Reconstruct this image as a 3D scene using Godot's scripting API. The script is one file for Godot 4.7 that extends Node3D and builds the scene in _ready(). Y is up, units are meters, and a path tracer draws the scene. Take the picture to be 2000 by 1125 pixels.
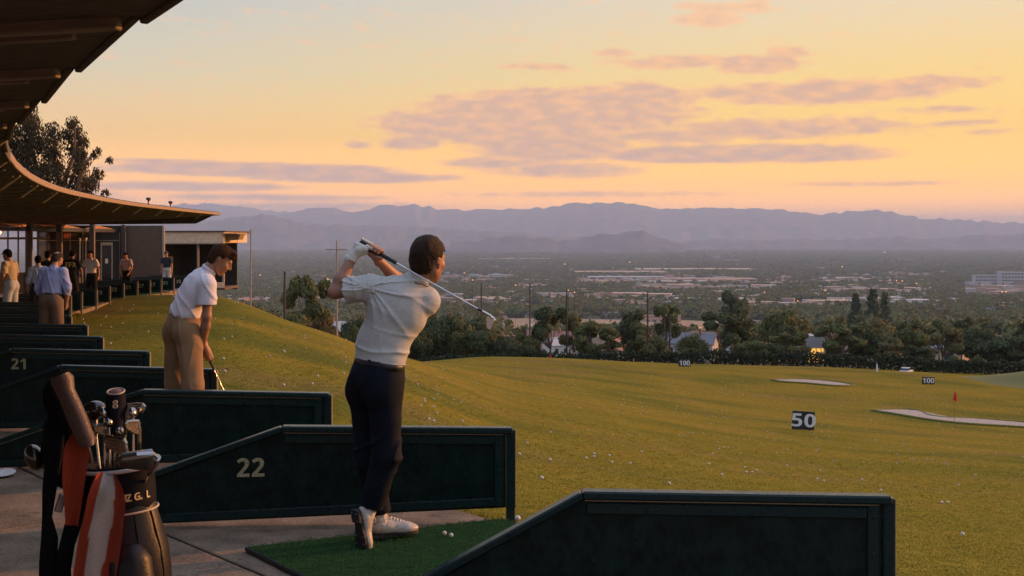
extends Node3D
# A hillside golf driving range at sunset above a wide valley.
# Units are metres, y up; the tee deck lies at y = 0, the view is along -z.

const F := 2250.0       # focal length in photograph pixels (2000 wide)
const HV := 466.0       # row of the eye level
const EYE := 1.8

var names := {}
var mats := {}
var texs := {}
var rng := RandomNumberGenerator.new()

func _ready():
	rng.seed = 11
	# ---- camera
	var cam := Camera3D.new()
	cam.name = "camera"
	cam.position = Vector3(0, EYE, 0)
	cam.set_frustum(0.05 * 1125.0 / F, Vector2(0, -0.05 * (562.5 - HV) / F), 0.05, 60000.0)
	add_child(cam)
	cam.current = true
	# ---- sky, sun, air, exposure
	var env := Environment.new()
	env.background_mode = Environment.BG_SKY
	env.sky = Sky.new()
	env.sky.sky_material = sunset_sky()
	env.background_energy_multiplier = 1.0
	env.tonemap_mode = Environment.TONE_MAPPER_LINEAR
	env.tonemap_exposure = 1.2
	env.sdfgi_enabled = true
	env.ssao_enabled = true
	env.ssil_enabled = true
	env.fog_enabled = true
	env.fog_density = 0.00009
	env.fog_light_color = Color(0.79, 0.89, 1.0)
	var we := WorldEnvironment.new()
	we.name = "world"
	we.environment = env
	add_child(we)
	var sun := DirectionalLight3D.new()
	sun.name = "sun"
	sun.light_color = Color(1.0, 0.66, 0.36)
	sun.light_energy = 1.6
	sun.light_angular_distance = 0.6
	sun.shadow_enabled = true
	sun.sky_mode = DirectionalLight3D.SKY_MODE_LIGHT_ONLY
	var az := deg_to_rad(SUN_AZ)
	var el := deg_to_rad(SUN_EL)
	var towards := Vector3(sin(az) * cos(el), sin(el), -cos(az) * cos(el))
	sun.basis = Basis.looking_at(-towards)
	add_child(sun)
	ntex("con_t", 0.012, 6, [grey(0.62), grey(0.82), grey(0.9), grey(1.0)])
	ntex("paint_t", 0.012, 5, [grey(0.72), grey(1.0), Color(0.95, 1.0, 0.98)])
	# ---- the place
	make_land()
	make_mountains()
	make_deck()
	make_bays()
	make_people()
	make_clubhouse()
	make_trees()
	make_town()
	make_range_things()
	make_bag()
	make_small_things()
	finish_labels()

const SUN_AZ := 66.0
const SUN_EL := 12.0

# ------------------------------------------------------------------ helpers
func P(u: float, v: float, d: float) -> Vector3:      # the point at depth d seen at (u, v) of the photograph
	return Vector3((u - 1000.0) / F * d, EYE - (v - HV) / F * d, -d)

func lin(r: float, g: float, b: float) -> Color:       # a linear base colour as albedo_color
	return Color(r, g, b).linear_to_srgb()

func noise(seed_: int, freq: float, octaves := 4, type := FastNoiseLite.TYPE_SIMPLEX_SMOOTH) -> FastNoiseLite:
	var n := FastNoiseLite.new()
	n.seed = seed_
	n.frequency = freq
	n.noise_type = type
	n.fractal_octaves = octaves
	return n

func ntex(key: String, freq: float, octaves: int, cols: Array, normal := 0.0, size := 512, type := FastNoiseLite.TYPE_SIMPLEX_SMOOTH) -> Texture2D:
	if texs.has(key):
		return texs[key]
	var t := NoiseTexture2D.new()
	t.width = size
	t.height = size
	t.seamless = true
	t.noise = noise(key.hash() % 1000, freq, octaves, type)
	if normal > 0.0:
		t.as_normal_map = true
		t.bump_strength = normal
	elif cols.size():
		var g := Gradient.new()
		var offs := PackedFloat32Array()
		var cc := PackedColorArray()
		for i in cols.size():
			offs.append(float(i) / (cols.size() - 1))
			cc.append(cols[i])
		g.offsets = offs
		g.colors = cc
		t.color_ramp = g
	texs[key] = t
	return t

func grey(a: float) -> Color:
	return Color(a, a, a)

# a material: linear colour, roughness, then options
func mat(key: String, c: Array, rough := 0.8, opt := {}) -> StandardMaterial3D:
	if mats.has(key):
		return mats[key]
	var m := StandardMaterial3D.new()
	m.resource_name = key
	m.albedo_color = lin(c[0], c[1], c[2])
	m.roughness = rough
	m.metallic = opt.get("metal", 0.0)
	m.metallic_specular = opt.get("spec", 0.5)
	var scale: float = opt.get("scale", 1.0)
	m.uv1_triplanar = true
	m.uv1_world_triplanar = opt.get("world", false)
	m.uv1_scale = Vector3.ONE * scale
	if opt.has("sx"):
		m.uv1_scale = opt.sx
	if opt.has("tex"):
		m.albedo_texture = opt.tex
	if opt.has("normal"):
		m.normal_enabled = true
		m.normal_texture = opt.normal
		m.normal_scale = opt.get("ns", 1.0)
	if opt.has("bump"):
		m.heightmap_enabled = true
		m.heightmap_texture = opt.bump
		m.heightmap_scale = opt.get("bs", 1.0)
	if opt.has("roughtex"):
		m.roughness_texture = opt.roughtex
	if opt.has("vc"):
		m.vertex_color_use_as_albedo = true
	if opt.has("rim"):
		m.rim_enabled = true
		m.rim = opt.rim
		m.rim_tint = 0.6
	if opt.has("coat"):
		m.clearcoat_enabled = true
		m.clearcoat = opt.coat
		m.clearcoat_roughness = opt.get("coat_rough", 0.2)
	if opt.has("sss"):
		m.subsurf_scatter_enabled = true
		m.subsurf_scatter_strength = opt.sss
	if opt.has("back"):
		m.backlight_enabled = true
		m.backlight = lin(opt.back[0], opt.back[1], opt.back[2])
	if opt.has("emit"):
		m.emission_enabled = true
		m.emission = lin(opt.emit[0], opt.emit[1], opt.emit[2])
		m.emission_energy_multiplier = opt.get("energy", 1.0)
	if opt.has("alpha"):
		m.transparency = BaseMaterial3D.TRANSPARENCY_ALPHA
		m.albedo_color.a = opt.alpha
	if opt.has("two"):
		m.cull_mode = BaseMaterial3D.CULL_DISABLED
	mats[key] = m
	return m

# collects triangles for one mesh; winding is made to agree with the normals
class Shape:
	var v := PackedVector3Array()
	var n := PackedVector3Array()
	var c := PackedColorArray()
	var idx := PackedInt32Array()
	var tint := Color.WHITE
	var tinted := false

	func tri(a: int, b: int, d: int):
		var g := (v[b] - v[a]).cross(v[d] - v[a])
		idx.append(a)
		if g.dot(n[a] + n[b] + n[d]) > 0.0:
			idx.append(d)
			idx.append(b)
		else:
			idx.append(b)
			idx.append(d)

	func vert(p: Vector3, nn: Vector3) -> int:
		v.append(p)
		n.append(nn)
		c.append(tint)
		return v.size() - 1

	# flat polygon, normal pointing away from "inside" when given
	func poly(pts: Array, inside = null):
		var nn: Vector3 = Vector3.ZERO
		for i in range(1, pts.size() - 1):
			nn += (pts[i] - pts[0]).cross(pts[i + 1] - pts[0])
		nn = nn.normalized()
		if inside != null and nn.dot(pts[0] - inside) < 0.0:
			nn = -nn
		var b := v.size()
		for p in pts:
			vert(p, nn)
		for i in range(1, pts.size() - 1):
			tri(b, b + i, b + i + 1)

	# box with chamfered edges
	func box(at: Vector3, size: Vector3, basis := Basis(), ch := 0.0):
		var h := size * 0.5
		var k := minf(ch, minf(h.x, minf(h.y, h.z)) * 0.9)
		var T := func(p: Vector3) -> Vector3: return at + basis * p
		if k <= 0.0:
			for ax in 3:
				for s in [-1.0, 1.0]:
					var o := Vector3.ZERO
					o[ax] = h[ax] * s
					var e1 := Vector3.ZERO
					e1[(ax + 1) % 3] = h[(ax + 1) % 3]
					var e2 := Vector3.ZERO
					e2[(ax + 2) % 3] = h[(ax + 2) % 3]
					poly([T.call(o - e1 - e2), T.call(o + e1 - e2), T.call(o + e1 + e2), T.call(o - e1 + e2)], at)
			return
		var f := func(ax: int, sx: float, sy: float, sz: float) -> Vector3:
			var q := Vector3(sx * (h.x - k), sy * (h.y - k), sz * (h.z - k))
			q[ax] = [sx, sy, sz][ax] * h[ax]
			return T.call(q)
		for ax in 3:
			for s in [-1.0, 1.0]:
				var ring := []
				for t in [[-1, -1], [1, -1], [1, 1], [-1, 1]]:
					var q := [0.0, 0.0, 0.0]
					q[ax] = s
					q[(ax + 1) % 3] = t[0]
					q[(ax + 2) % 3] = t[1]
					ring.append(f.call(ax, q[0], q[1], q[2]))
				poly(ring, at)
		for ax in 3:                      # twelve edges, along axis ax
			var b1 := (ax + 1) % 3
			var b2 := (ax + 2) % 3
			for s1 in [-1.0, 1.0]:
				for s2 in [-1.0, 1.0]:
					var lo := [0.0, 0.0, 0.0]
					lo[ax] = -1.0
					lo[b1] = s1
					lo[b2] = s2
					var hi := lo.duplicate()
					hi[ax] = 1.0
					poly([f.call(b1, lo[0], lo[1], lo[2]), f.call(b1, hi[0], hi[1], hi[2]), f.call(b2, hi[0], hi[1], hi[2]), f.call(b2, lo[0], lo[1], lo[2])], at)
		for s0 in [-1.0, 1.0]:
			for s1 in [-1.0, 1.0]:
				for s2 in [-1.0, 1.0]:
					poly([f.call(0, s0, s1, s2), f.call(1, s0, s1, s2), f.call(2, s0, s1, s2)], at)

	# a straight bar of rectangular section from a to b
	func bar(a: Vector3, b: Vector3, w: float, h: float, up := Vector3.UP, ch := 0.0):
		var z := (b - a).normalized()
		var x := up.cross(z).normalized()
		if x.length() < 0.1:
			x = Vector3.RIGHT
		box((a + b) * 0.5, Vector3(w, h, (b - a).length()), Basis(x, z.cross(x), z), ch)

	# round tube along a path with a radius per point; ends closed
	func tube(path: Array, radii: Array, seg := 8, caps := true, flat := Vector2.ONE, up := Vector3.UP):
		var m := path.size()
		var x := Vector3.ZERO
		var first := v.size()
		var len_ := 0.0
		for i in m:
			var z: Vector3 = (path[mini(i + 1, m - 1)] - path[maxi(i - 1, 0)]).normalized()
			if i == 0:
				x = up.cross(z)
				if x.length() < 0.05:
					x = Vector3.RIGHT.cross(z)
				if x.length() < 0.05:
					x = Vector3.FORWARD.cross(z)
			x = (x - z * x.dot(z)).normalized()
			var y := z.cross(x)
			var r: float = radii[mini(i, radii.size() - 1)]
			for k in seg:
				var a := TAU * k / seg
				var o := x * cos(a) * flat.x + y * sin(a) * flat.y
				var nn: Vector3 = (x * cos(a) / flat.x + y * sin(a) / flat.y).normalized()
				vert(path[i] + o * r, nn)
		for i in m - 1:
			for k in seg:
				var a := first + i * seg + k
				var b := first + i * seg + (k + 1) % seg
				tri(a, b, a + seg)
				tri(b, b + seg, a + seg)
		if caps:
			for e in [0, m - 1]:
				var z: Vector3 = (path[0] - path[1]).normalized() if e == 0 else (path[m - 1] - path[m - 2]).normalized()
				var cen := vert(path[e], z)
				var b0 := v.size()
				for k in seg:
					vert(v[first + e * seg + k], z)
				for k in seg:
					tri(cen, b0 + k, b0 + (k + 1) % seg)

	# surface of revolution: profile of (radius, height), about the y axis of basis
	func lathe(at: Vector3, prof: Array, seg := 16, basis := Basis(), squash := Vector2.ONE):
		var first := v.size()
		var m := prof.size()
		for i in m:
			var t: Vector2 = prof[mini(i + 1, m - 1)] - prof[maxi(i - 1, 0)]
			var nr := Vector2(t.y, -t.x).normalized()
			for k in seg:
				var a := TAU * k / seg
				var q := Vector3(cos(a) * squash.x, 0, sin(a) * squash.y)
				var nn: Vector3 = (basis * Vector3(cos(a) / squash.x * nr.x, nr.y, sin(a) / squash.y * nr.x)).normalized()
				vert(at + basis * (q * prof[i].x + Vector3(0, prof[i].y, 0)), nn)
		for i in m - 1:
			for k in seg:
				var a := first + i * seg + k
				var b := first + i * seg + (k + 1) % seg
				tri(a, b, a + seg)
				tri(b, b + seg, a + seg)

	func ball(at: Vector3, r: Vector3, basis := Basis(), seg := 10, rings := 7):
		var first := v.size()
		for i in rings + 1:
			var t := PI * i / rings
			for k in seg:
				var a := TAU * k / seg
				var q := Vector3(sin(t) * cos(a), cos(t), sin(t) * sin(a))
				vert(at + basis * (q * r), (basis * (q / r)).normalized())
		for i in rings:
			for k in seg:
				var a := first + i * seg + k
				var b := first + i * seg + (k + 1) % seg
				if i > 0:
					tri(a, b, a + seg)
				if i < rings - 1:
					tri(b, b + seg, a + seg)

	# outline (array of Vector2) in the plane of (x, y) axes of basis, thickness along z, with chamfered faces
	func prism(out: Array, depth: float, at := Vector3.ZERO, basis := Basis(), ch := 0.0):
		var pl := PackedVector2Array(out)
		if Geometry2D.is_polygon_clockwise(pl):
			pl.reverse()
		var inner := pl
		if ch > 0.0:
			var off := Geometry2D.offset_polygon(pl, -ch, Geometry2D.JOIN_MITER)
			if off.size() == 1 and off[0].size() == pl.size():
				# keep the same starting corner
				var best := 0
				for i in off[0].size():
					if off[0][i].distance_to(pl[0]) < off[0][best].distance_to(pl[0]):
						best = i
				inner = PackedVector2Array()
				for i in off[0].size():
					inner.append(off[0][(best + i) % off[0].size()])
				if Geometry2D.is_polygon_clockwise(inner):
					inner = pl
					ch = 0.0
			else:
				ch = 0.0
		var h := depth * 0.5
		var tr := Geometry2D.triangulate_polygon(inner)
		for s in [-1.0, 1.0]:
			var b := v.size()
			for p in inner:
				vert(at + basis * Vector3(p.x, p.y, s * h), basis.z * s)
			for i in range(0, tr.size(), 3):
				tri(b + tr[i], b + tr[i + 1], b + tr[i + 2])
		var m := pl.size()
		for i in m:
			var j := (i + 1) % m
			var e := (pl[j] - pl[i]).normalized()
			var o := basis * Vector3(e.y, -e.x, 0)
			var hz := h - ch
			var q := [Vector3(pl[i].x, pl[i].y, -hz), Vector3(pl[j].x, pl[j].y, -hz), Vector3(pl[j].x, pl[j].y, hz), Vector3(pl[i].x, pl[i].y, hz)]
			var b := v.size()
			for p in q:
				vert(at + basis * p, o)
			tri(b, b + 1, b + 2)
			tri(b, b + 2, b + 3)
			if ch > 0.0:
				for s in [-1.0, 1.0]:
					var nn: Vector3 = (o + basis.z * s).normalized()
					b = v.size()
					vert(at + basis * Vector3(pl[i].x, pl[i].y, s * hz), nn)
					vert(at + basis * Vector3(pl[j].x, pl[j].y, s * hz), nn)
					vert(at + basis * Vector3(inner[j].x, inner[j].y, s * h), nn)
					vert(at + basis * Vector3(inner[i].x, inner[i].y, s * h), nn)
					tri(b, b + 1, b + 2)
					tri(b, b + 2, b + 3)

	# a sheet of rows x cols points
	func sheet(pts: PackedVector3Array, cols: int, colors := PackedColorArray(), up := Vector3.UP):
		var rows := pts.size() / cols
		var first := v.size()
		for i in rows:
			for k in cols:
				var a := pts[i * cols + mini(k + 1, cols - 1)] - pts[i * cols + maxi(k - 1, 0)]
				var b := pts[mini(i + 1, rows - 1) * cols + k] - pts[maxi(i - 1, 0) * cols + k]
				var nn := a.cross(b).normalized()
				if nn.dot(up) < 0.0:
					nn = -nn
				if colors.size():
					tint = colors[i * cols + k]
				vert(pts[i * cols + k], nn)
		for i in rows - 1:
			for k in cols - 1:
				var a := first + i * cols + k
				tri(a, a + 1, a + cols)
				tri(a + 1, a + cols + 1, a + cols)

	func add(o: Shape, t := Transform3D()):
		var b := v.size()
		for i in o.v.size():
			v.append(t * o.v[i])
			n.append((t.basis * o.n[i]).normalized())
			c.append(o.c[i])
		for i in o.idx:
			idx.append(b + i)

	func mesh() -> ArrayMesh:
		var a := []
		a.resize(Mesh.ARRAY_MAX)
		a[Mesh.ARRAY_VERTEX] = v
		a[Mesh.ARRAY_NORMAL] = n
		a[Mesh.ARRAY_INDEX] = idx
		if tinted:
			a[Mesh.ARRAY_COLOR] = c
		var m := ArrayMesh.new()
		m.add_surface_from_arrays(Mesh.PRIMITIVE_TRIANGLES, a)
		return m

func numbered(called: String) -> String:
	var k: int = names.get(called, 0)
	names[called] = k + 1
	return called if k == 0 else "%s_%03d" % [called, k]

func child_name(called: String, parent: Node) -> String:
	if not parent.has_node(called):
		return called
	var k := 1
	while parent.has_node("%s_%03d" % [called, k]):
		k += 1
	return "%s_%03d" % [called, k]

# commits a shape (or a mesh) as one named MeshInstance3D
func obj(called: String, s, m: Material, parent: Node = null, at := Vector3.ZERO, label := "") -> MeshInstance3D:
	var o := MeshInstance3D.new()
	o.mesh = s.mesh() if s is Shape else s
	o.material_override = m
	o.position = at
	if parent == null:
		o.name = numbered(called)
		add_child(o)
	else:
		if parent.has_meta("n_" + called):
			var k: int = parent.get_meta("n_" + called)
			parent.set_meta("n_" + called, k + 1)
			o.name = "%s_%03d" % [called, k]
		else:
			parent.set_meta("n_" + called, 1)
			o.name = called
		parent.add_child(o)
	if label != "":
		o.set_meta("label", label)
	return o

func tag(o: Node, label: String, category: String, group := "", kind := ""):
	if label != "":
		o.set_meta("label", label)
	if category != "":
		o.set_meta("category", category)
	if group != "":
		o.set_meta("group", group)
	if kind != "":
		o.set_meta("kind", kind)

func thing(called: String, label: String, category: String, at := Vector3.ZERO, basis := Basis(), group := "") -> Node3D:
	var o := Node3D.new()
	o.name = numbered(called)
	o.transform = Transform3D(basis, at)
	add_child(o)
	tag(o, label, category, group)
	return o

func copy(o: Node3D, label: String, at: Vector3, basis := Basis()) -> Node3D:
	var called := String(o.name).rstrip("0123456789").rstrip("_")
	var r: Node3D = o.duplicate()
	r.name = numbered(called)
	add_child(r)
	r.transform = Transform3D(basis, at)
	if label != "":
		r.set_meta("label", label)
	return r

func struct_(called: String, s, m: Material, label: String) -> MeshInstance3D:
	var o := obj(called, s, m)
	tag(o, label, "", "", "structure")
	return o

# a smooth curve through points (Catmull-Rom), t in 0..n-1
func curve_at(pts: Array, t: float) -> Vector3:
	var i := clampi(int(floor(t)), 0, pts.size() - 2)
	var f := t - i
	var a: Vector3 = pts[maxi(i - 1, 0)]
	var b: Vector3 = pts[i]
	var c: Vector3 = pts[i + 1]
	var d: Vector3 = pts[mini(i + 2, pts.size() - 1)]
	return b.cubic_interpolate(c, a, d, f)

func resample(pts: Array, step: float) -> Array:      # points every "step" metres along the curve
	var fine := []
	var n := (pts.size() - 1) * 40
	for i in n + 1:
		fine.append(curve_at(pts, float(i) / 40.0))
	var out := [fine[0]]
	var acc := 0.0
	for i in range(1, fine.size()):
		var seg: float = fine[i].distance_to(fine[i - 1])
		while acc + seg >= step:
			var f := (step - acc) / seg
			var p: Vector3 = fine[i - 1].lerp(fine[i], f)
			out.append(p)
			fine[i - 1] = p
			seg = fine[i].distance_to(p)
			acc = 0.0
		acc += seg
	return out

func piece(xs: Array, ys: Array, x: float) -> float:   # piecewise linear
	if x <= xs[0]:
		return ys[0]
	for i in range(1, xs.size()):
		if x <= xs[i]:
			return lerpf(ys[i - 1], ys[i], (x - xs[i - 1]) / (xs[i] - xs[i - 1]))
	return ys[-1]

func sstep(a: float, b: float, x: float) -> float:
	return smoothstep(a, b, x)

# ------------------------------------------------------------------ sky
var cn1: FastNoiseLite
var cn2: FastNoiseLite
# clouds: azimuth, elevation (degrees), half width, half height, weight
var cloud_list := [
	[2.0, 6.2, 7.2, 1.3, 1.18], [6.0, 6.9, 3.8, 0.8, 1.05], [-2.5, 5.6, 4.6, 0.9, 1.08], [2.0, 4.7, 4.6, 1.0, 0.98],
	[15.0, 7.0, 6.3, 0.62, 1.0], [19.5, 7.2, 3.6, 0.42, 0.8], [13.0, 5.3, 6.6, 0.55, 0.85], [8.0, 5.0, 4.0, 0.5, 0.7],
	[10.7, 4.15, 7.6, 0.5, 1.1], [14.5, 3.9, 4.5, 0.28, 0.7],
	[-12.8, 3.35, 8.0, 0.38, 1.0], [-8.0, 3.0, 6.0, 0.3, 0.85], [-17.0, 3.7, 3.0, 0.10, 0.75], [-16.0, 2.5, 6.0, 0.28, 0.7], [-12.0, 2.0, 6.5, 0.2, 0.6],
	[-5.0, 4.75, 1.7, 0.42, 0.85], [-7.6, 4.6, 0.8, 0.22, 0.7], [-1.0, 3.75, 3.0, 0.35, 0.7], [2.5, 3.4, 4.5, 0.5, 0.6],
	[8.5, 8.6, 3.8, 0.36, 0.85], [12.2, 8.45, 2.5, 0.55, 0.9], [1.2, 8.5, 1.9, 0.18, 0.8], [5.2, 9.1, 1.3, 0.2, 0.7], [13.4, 8.9, 1.6, 0.3, 0.75],
	[9.6, 10.65, 1.9, 0.4, 0.85], [11.0, 11.1, 2.1, 0.34, 0.8], [13.0, 11.6, 1.6, 0.25, 0.6], [9.0, 11.3, 1.0, 0.25, 0.55],
	[21.3, 5.35, 1.6, 0.16, 0.8], [22.6, 4.9, 1.5, 0.14, 0.6], [20.2, 6.0, 2.6, 0.22, 0.6], [17.0, 2.6, 5.0, 0.14, 0.45], [4.0, 2.2, 9.0, 0.2, 0.4],
	[-23.0, 1.9, 5.0, 0.5, 0.7], [-10.0, 1.55, 7.0, 0.35, 0.55],
]

func sky_color(az: float, el: float) -> Color:
	var toward := 0.5 + 0.5 * cos(deg_to_rad(az - 62.0))            # 1 in the west, 0 in the east
	var w := pow(toward, 1.25)
	var e := maxf(el, 0.0)
	var warm := Vector3(0, 0, 0)
	var cool := Vector3(0, 0, 0)
	var es := [0.0, 1.2, 2.6, 5.0, 8.0, 12.0, 22.0, 45.0, 90.0]
	var wr := [3.3, 3.4, 2.15, 1.22, 0.99, 0.78, 0.68, 0.64, 0.6]
	var wg := [1.25, 1.35, 0.95, 0.72, 0.68, 0.65, 0.68, 0.7, 0.68]
	var wb := [0.06, 0.04, 0.03, 0.1, 0.21, 0.46, 0.7, 0.92, 1.0]
	var cr := [2.5, 2.6, 1.85, 1.0, 0.6, 0.36, 0.42, 0.54, 0.6]
	var cg := [0.86, 0.93, 0.82, 0.57, 0.57, 0.46, 0.54, 0.64, 0.68]
	var cb := [0.06, 0.04, 0.06, 0.13, 0.4, 0.52, 0.76, 0.94, 1.0]
	warm = Vector3(piece(es, wr, e), piece(es, wg, e), piece(es, wb, e))
	cool = Vector3(piece(es, cr, e), piece(es, cg, e), piece(es, cb, e))
	var k := clampf((w - 0.33) / 0.55, 0.0, 1.0)
	k = k * k * (3.0 - 2.0 * k)
	var c := cool.lerp(warm, k)
	if k <= 0.001 or true:                                           # the eastern sky goes on to dusky lavender
		var east := pow(1.0 - toward, 3.0) * exp(-e / 30.0) * 0.85
		c = c.lerp(Vector3(0.68, 0.76, 1.08), east)
	return Color(c.x, c.y, c.z)

func cloud_cover(az: float, el: float) -> float:
	var n := cn1.get_noise_2d(az * 1.0, el * 4.2)
	var f := cn2.get_noise_2d(az * 1.0, el * 3.0)
	var b := 0.0
	if az > -32.0 and az < 34.0:
		for q in cloud_list:
			var dx: float = (az - q[0]) / q[2]
			if absf(dx) > 1.5:
				continue
			var dy: float = (el - q[1]) / q[3]
			if absf(dy) > 1.8:
				continue
			var r := dx * dx + dy * dy
			b = maxf(b, q[4] * (1.0 - r * 0.75))
	var edge := clampf((absf(az - 1.0) - 25.0) / 6.0, 0.0, 1.0)     # beyond the listed clouds, more of the same
	var wild := (cn1.get_noise_2d(az * 0.35 + 90.0, el * 2.6) + 0.02 - absf(el - 5.5) * 0.05) * 1.6
	b = maxf(b, wild * edge)
	var calm := clampf((el - 3.2) / 2.5, 0.35, 1.0)              # long smooth streaks low down
	return clampf((b - 0.13 + (n * 0.50 + f * 0.22) * calm) * 1.9, 0.0, 1.0)

func sky_pixel(az: float, el: float) -> Color:
	var c := sky_color(az, el)
	if el > 0.3 and el < 26.0:
		var m := cloud_cover(az, el)
		if m > 0.0:
			var toward := 0.5 + 0.5 * cos(deg_to_rad(az - 62.0))
			var far_ := clampf(1.25 - toward * 1.35, 0.0, 1.0)
			var pink := Color(1.06, 0.53, 0.22).lerp(Color(0.92, 0.52, 0.30), far_)
			var grey_ := Color(0.68, 0.385, 0.285).lerp(Color(0.58, 0.39, 0.34), far_)
			grey_ = grey_.lerp(Color(0.53, 0.35, 0.33), clampf((5.0 - el) / 1.5, 0.0, 1.0))
			var t := clampf((m - 0.25) / 0.75, 0.0, 1.0)
			t *= clampf(0.72 + 1.1 * cn2.get_noise_2d(az * 0.5 + 40.0, el * 1.9), 0.25, 1.0)
			t = lerpf(t, t * 0.8 + 0.2, clampf((5.0 - el) / 2.0, 0.0, 1.0) * m)
			var cc := pink.lerp(grey_, t)
			var high := clampf((el - 8.0) / 4.0, 0.0, 1.0)
			cc = cc.lerp(Color(1.05, 0.60, 0.27), high * 0.6)
			var a := minf(1.0, m * 1.4) * (0.85 - 0.15 * high)
			c = c.lerp(cc, a)
	return c

func sunset_sky() -> PanoramaSkyMaterial:
	cn1 = noise(5, 0.42, 5)
	cn2 = noise(9, 1.15, 4)
	var w := 1024
	var h := 512
	var low := Image.create(w, h, false, Image.FORMAT_RGBF)
	for y in h:
		var el := 90.0 - 180.0 * (y + 0.5) / h
		if el < -1.0:
			low.fill_rect(Rect2i(0, y, w, h - y), Color(0.16, 0.12, 0.09))
			break
		for x in w:
			if el > 27.0 and x % 8:
				low.set_pixel(x, y, low.get_pixel(x - 1, y))
			else:
				low.set_pixel(x, y, sky_pixel(fposmod(360.0 * (x + 0.5) / w + 180.0, 360.0) - 180.0, el))
	low.resize(4096, 2048, Image.INTERPOLATE_BILINEAR)
	for y in range(850, 1026):
		var el := 90.0 - 180.0 * (y + 0.5) / 2048.0
		for k in range(-310, 310):
			low.set_pixel(posmod(k, 4096), y, sky_pixel(360.0 * (k + 0.5) / 4096.0, el))
	var m := PanoramaSkyMaterial.new()
	m.panorama = ImageTexture.create_from_image(low)
	return m

# ------------------------------------------------------------------ land
var TU := [-300.0, 150.0, 430.0, 560.0, 700.0, 1000.0, 1500.0, 2000.0, 2500.0]
var TD := [4.0, 7.0, 10.0, 15.0, 20.0, 27.0, 36.0, 46.0, 60.0, 75.0, 91.0, 112.0, 150.0, 200.0, 400.0, 700.0, 1000.0, 2000.0, 4000.0, 30000.0]
var TH := [
	[-0.12, -0.12, -0.12, -0.12, -0.12, -0.10, -0.12, -0.20, -0.25],
	[-0.12, -0.12, -0.12, -0.12, -0.12, -0.13, -0.28, -0.45, -0.60],
	[-0.12, -0.12, -0.12, -0.15, -0.20, -0.42, -0.75, -0.95, -1.10],
	[-0.12, -0.12, -0.14, -0.30, -0.45, -1.05, -1.55, -1.80, -1.90],
	[-0.20, -0.20, -0.22, -0.48, -0.75, -1.65, -2.30, -2.60, -2.70],
	[-0.33, -0.34, -0.35, -0.70, -1.15, -2.40, -3.30, -3.60, -3.80],
	[-0.46, -0.47, -0.48, -0.98, -1.70, -3.30, -4.60, -5.10, -5.40],
	[-0.50, -0.52, -0.60, -1.50, -2.45, -4.25, -5.75, -6.50, -6.90],
	[-2.00, -2.50, -3.30, -3.60, -4.10, -5.45, -7.20, -8.20, -8.60],
	[-5.00, -5.50, -6.00, -6.10, -6.20, -6.60, -8.15, -9.35, -9.80],
	[-8.50, -8.50, -8.50, -8.50, -8.30, -7.55, -8.80, -10.2, -10.8],
	[-12.0, -12.0, -12.0, -12.0, -11.6, -10.6, -10.6, -11.6, -12.2],
	[-15.0], [-20.0], [-38.0], [-58.0], [-70.0], [-88.0], [-100.0], [-100.0]]
var und: FastNoiseLite

func cub(a: float, b: float, c: float, d: float, t: float) -> float:
	return cubic_interpolate(b, c, a, d, t)

func land(x: float, z: float) -> float:
	var d := maxf(maxf(-z, 4.0), absf(x) * 0.9)
	var u := clampf(1000.0 + F * x / d, -300.0, 2500.0)
	var i := 0
	while i < TD.size() - 2 and d > TD[i + 1]:
		i += 1
	var ft := clampf(log(d / TD[i]) / log(TD[i + 1] / TD[i]), 0.0, 1.0)
	var k := 0
	while k < TU.size() - 2 and u > TU[k + 1]:
		k += 1
	var fu: float = (u - TU[k]) / (TU[k + 1] - TU[k])
	var col := []
	for r in 4:
		var row: Array = TH[clampi(i - 1 + r, 0, TH.size() - 1)]
		if row.size() == 1:
			col.append(row[0])
		else:
			col.append(cub(row[maxi(k - 1, 0)], row[k], row[k + 1], row[mini(k + 2, 8)], fu))
	var h := cub(col[0], col[1], col[2], col[3], ft)
	if d > 9.0 and d < 130.0:
		h += und.get_noise_2d(x, z) * 0.10 * sstep(9.0, 30.0, d) * sstep(430.0, 700.0, u)
	elif d >= 130.0 and d < 4000.0:
		h += und.get_noise_2d(x * 0.1, z * 0.1) * 2.0 * sstep(130.0, 400.0, d)
	return h

func edge_x(z: float) -> float:
	for i in EDGE.size() - 1:
		if z <= EDGE[i].z and z > EDGE[i + 1].z:
			return lerpf(EDGE[i].x, EDGE[i + 1].x, (z - EDGE[i].z) / (EDGE[i + 1].z - EDGE[i].z))
	return -99.0

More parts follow.
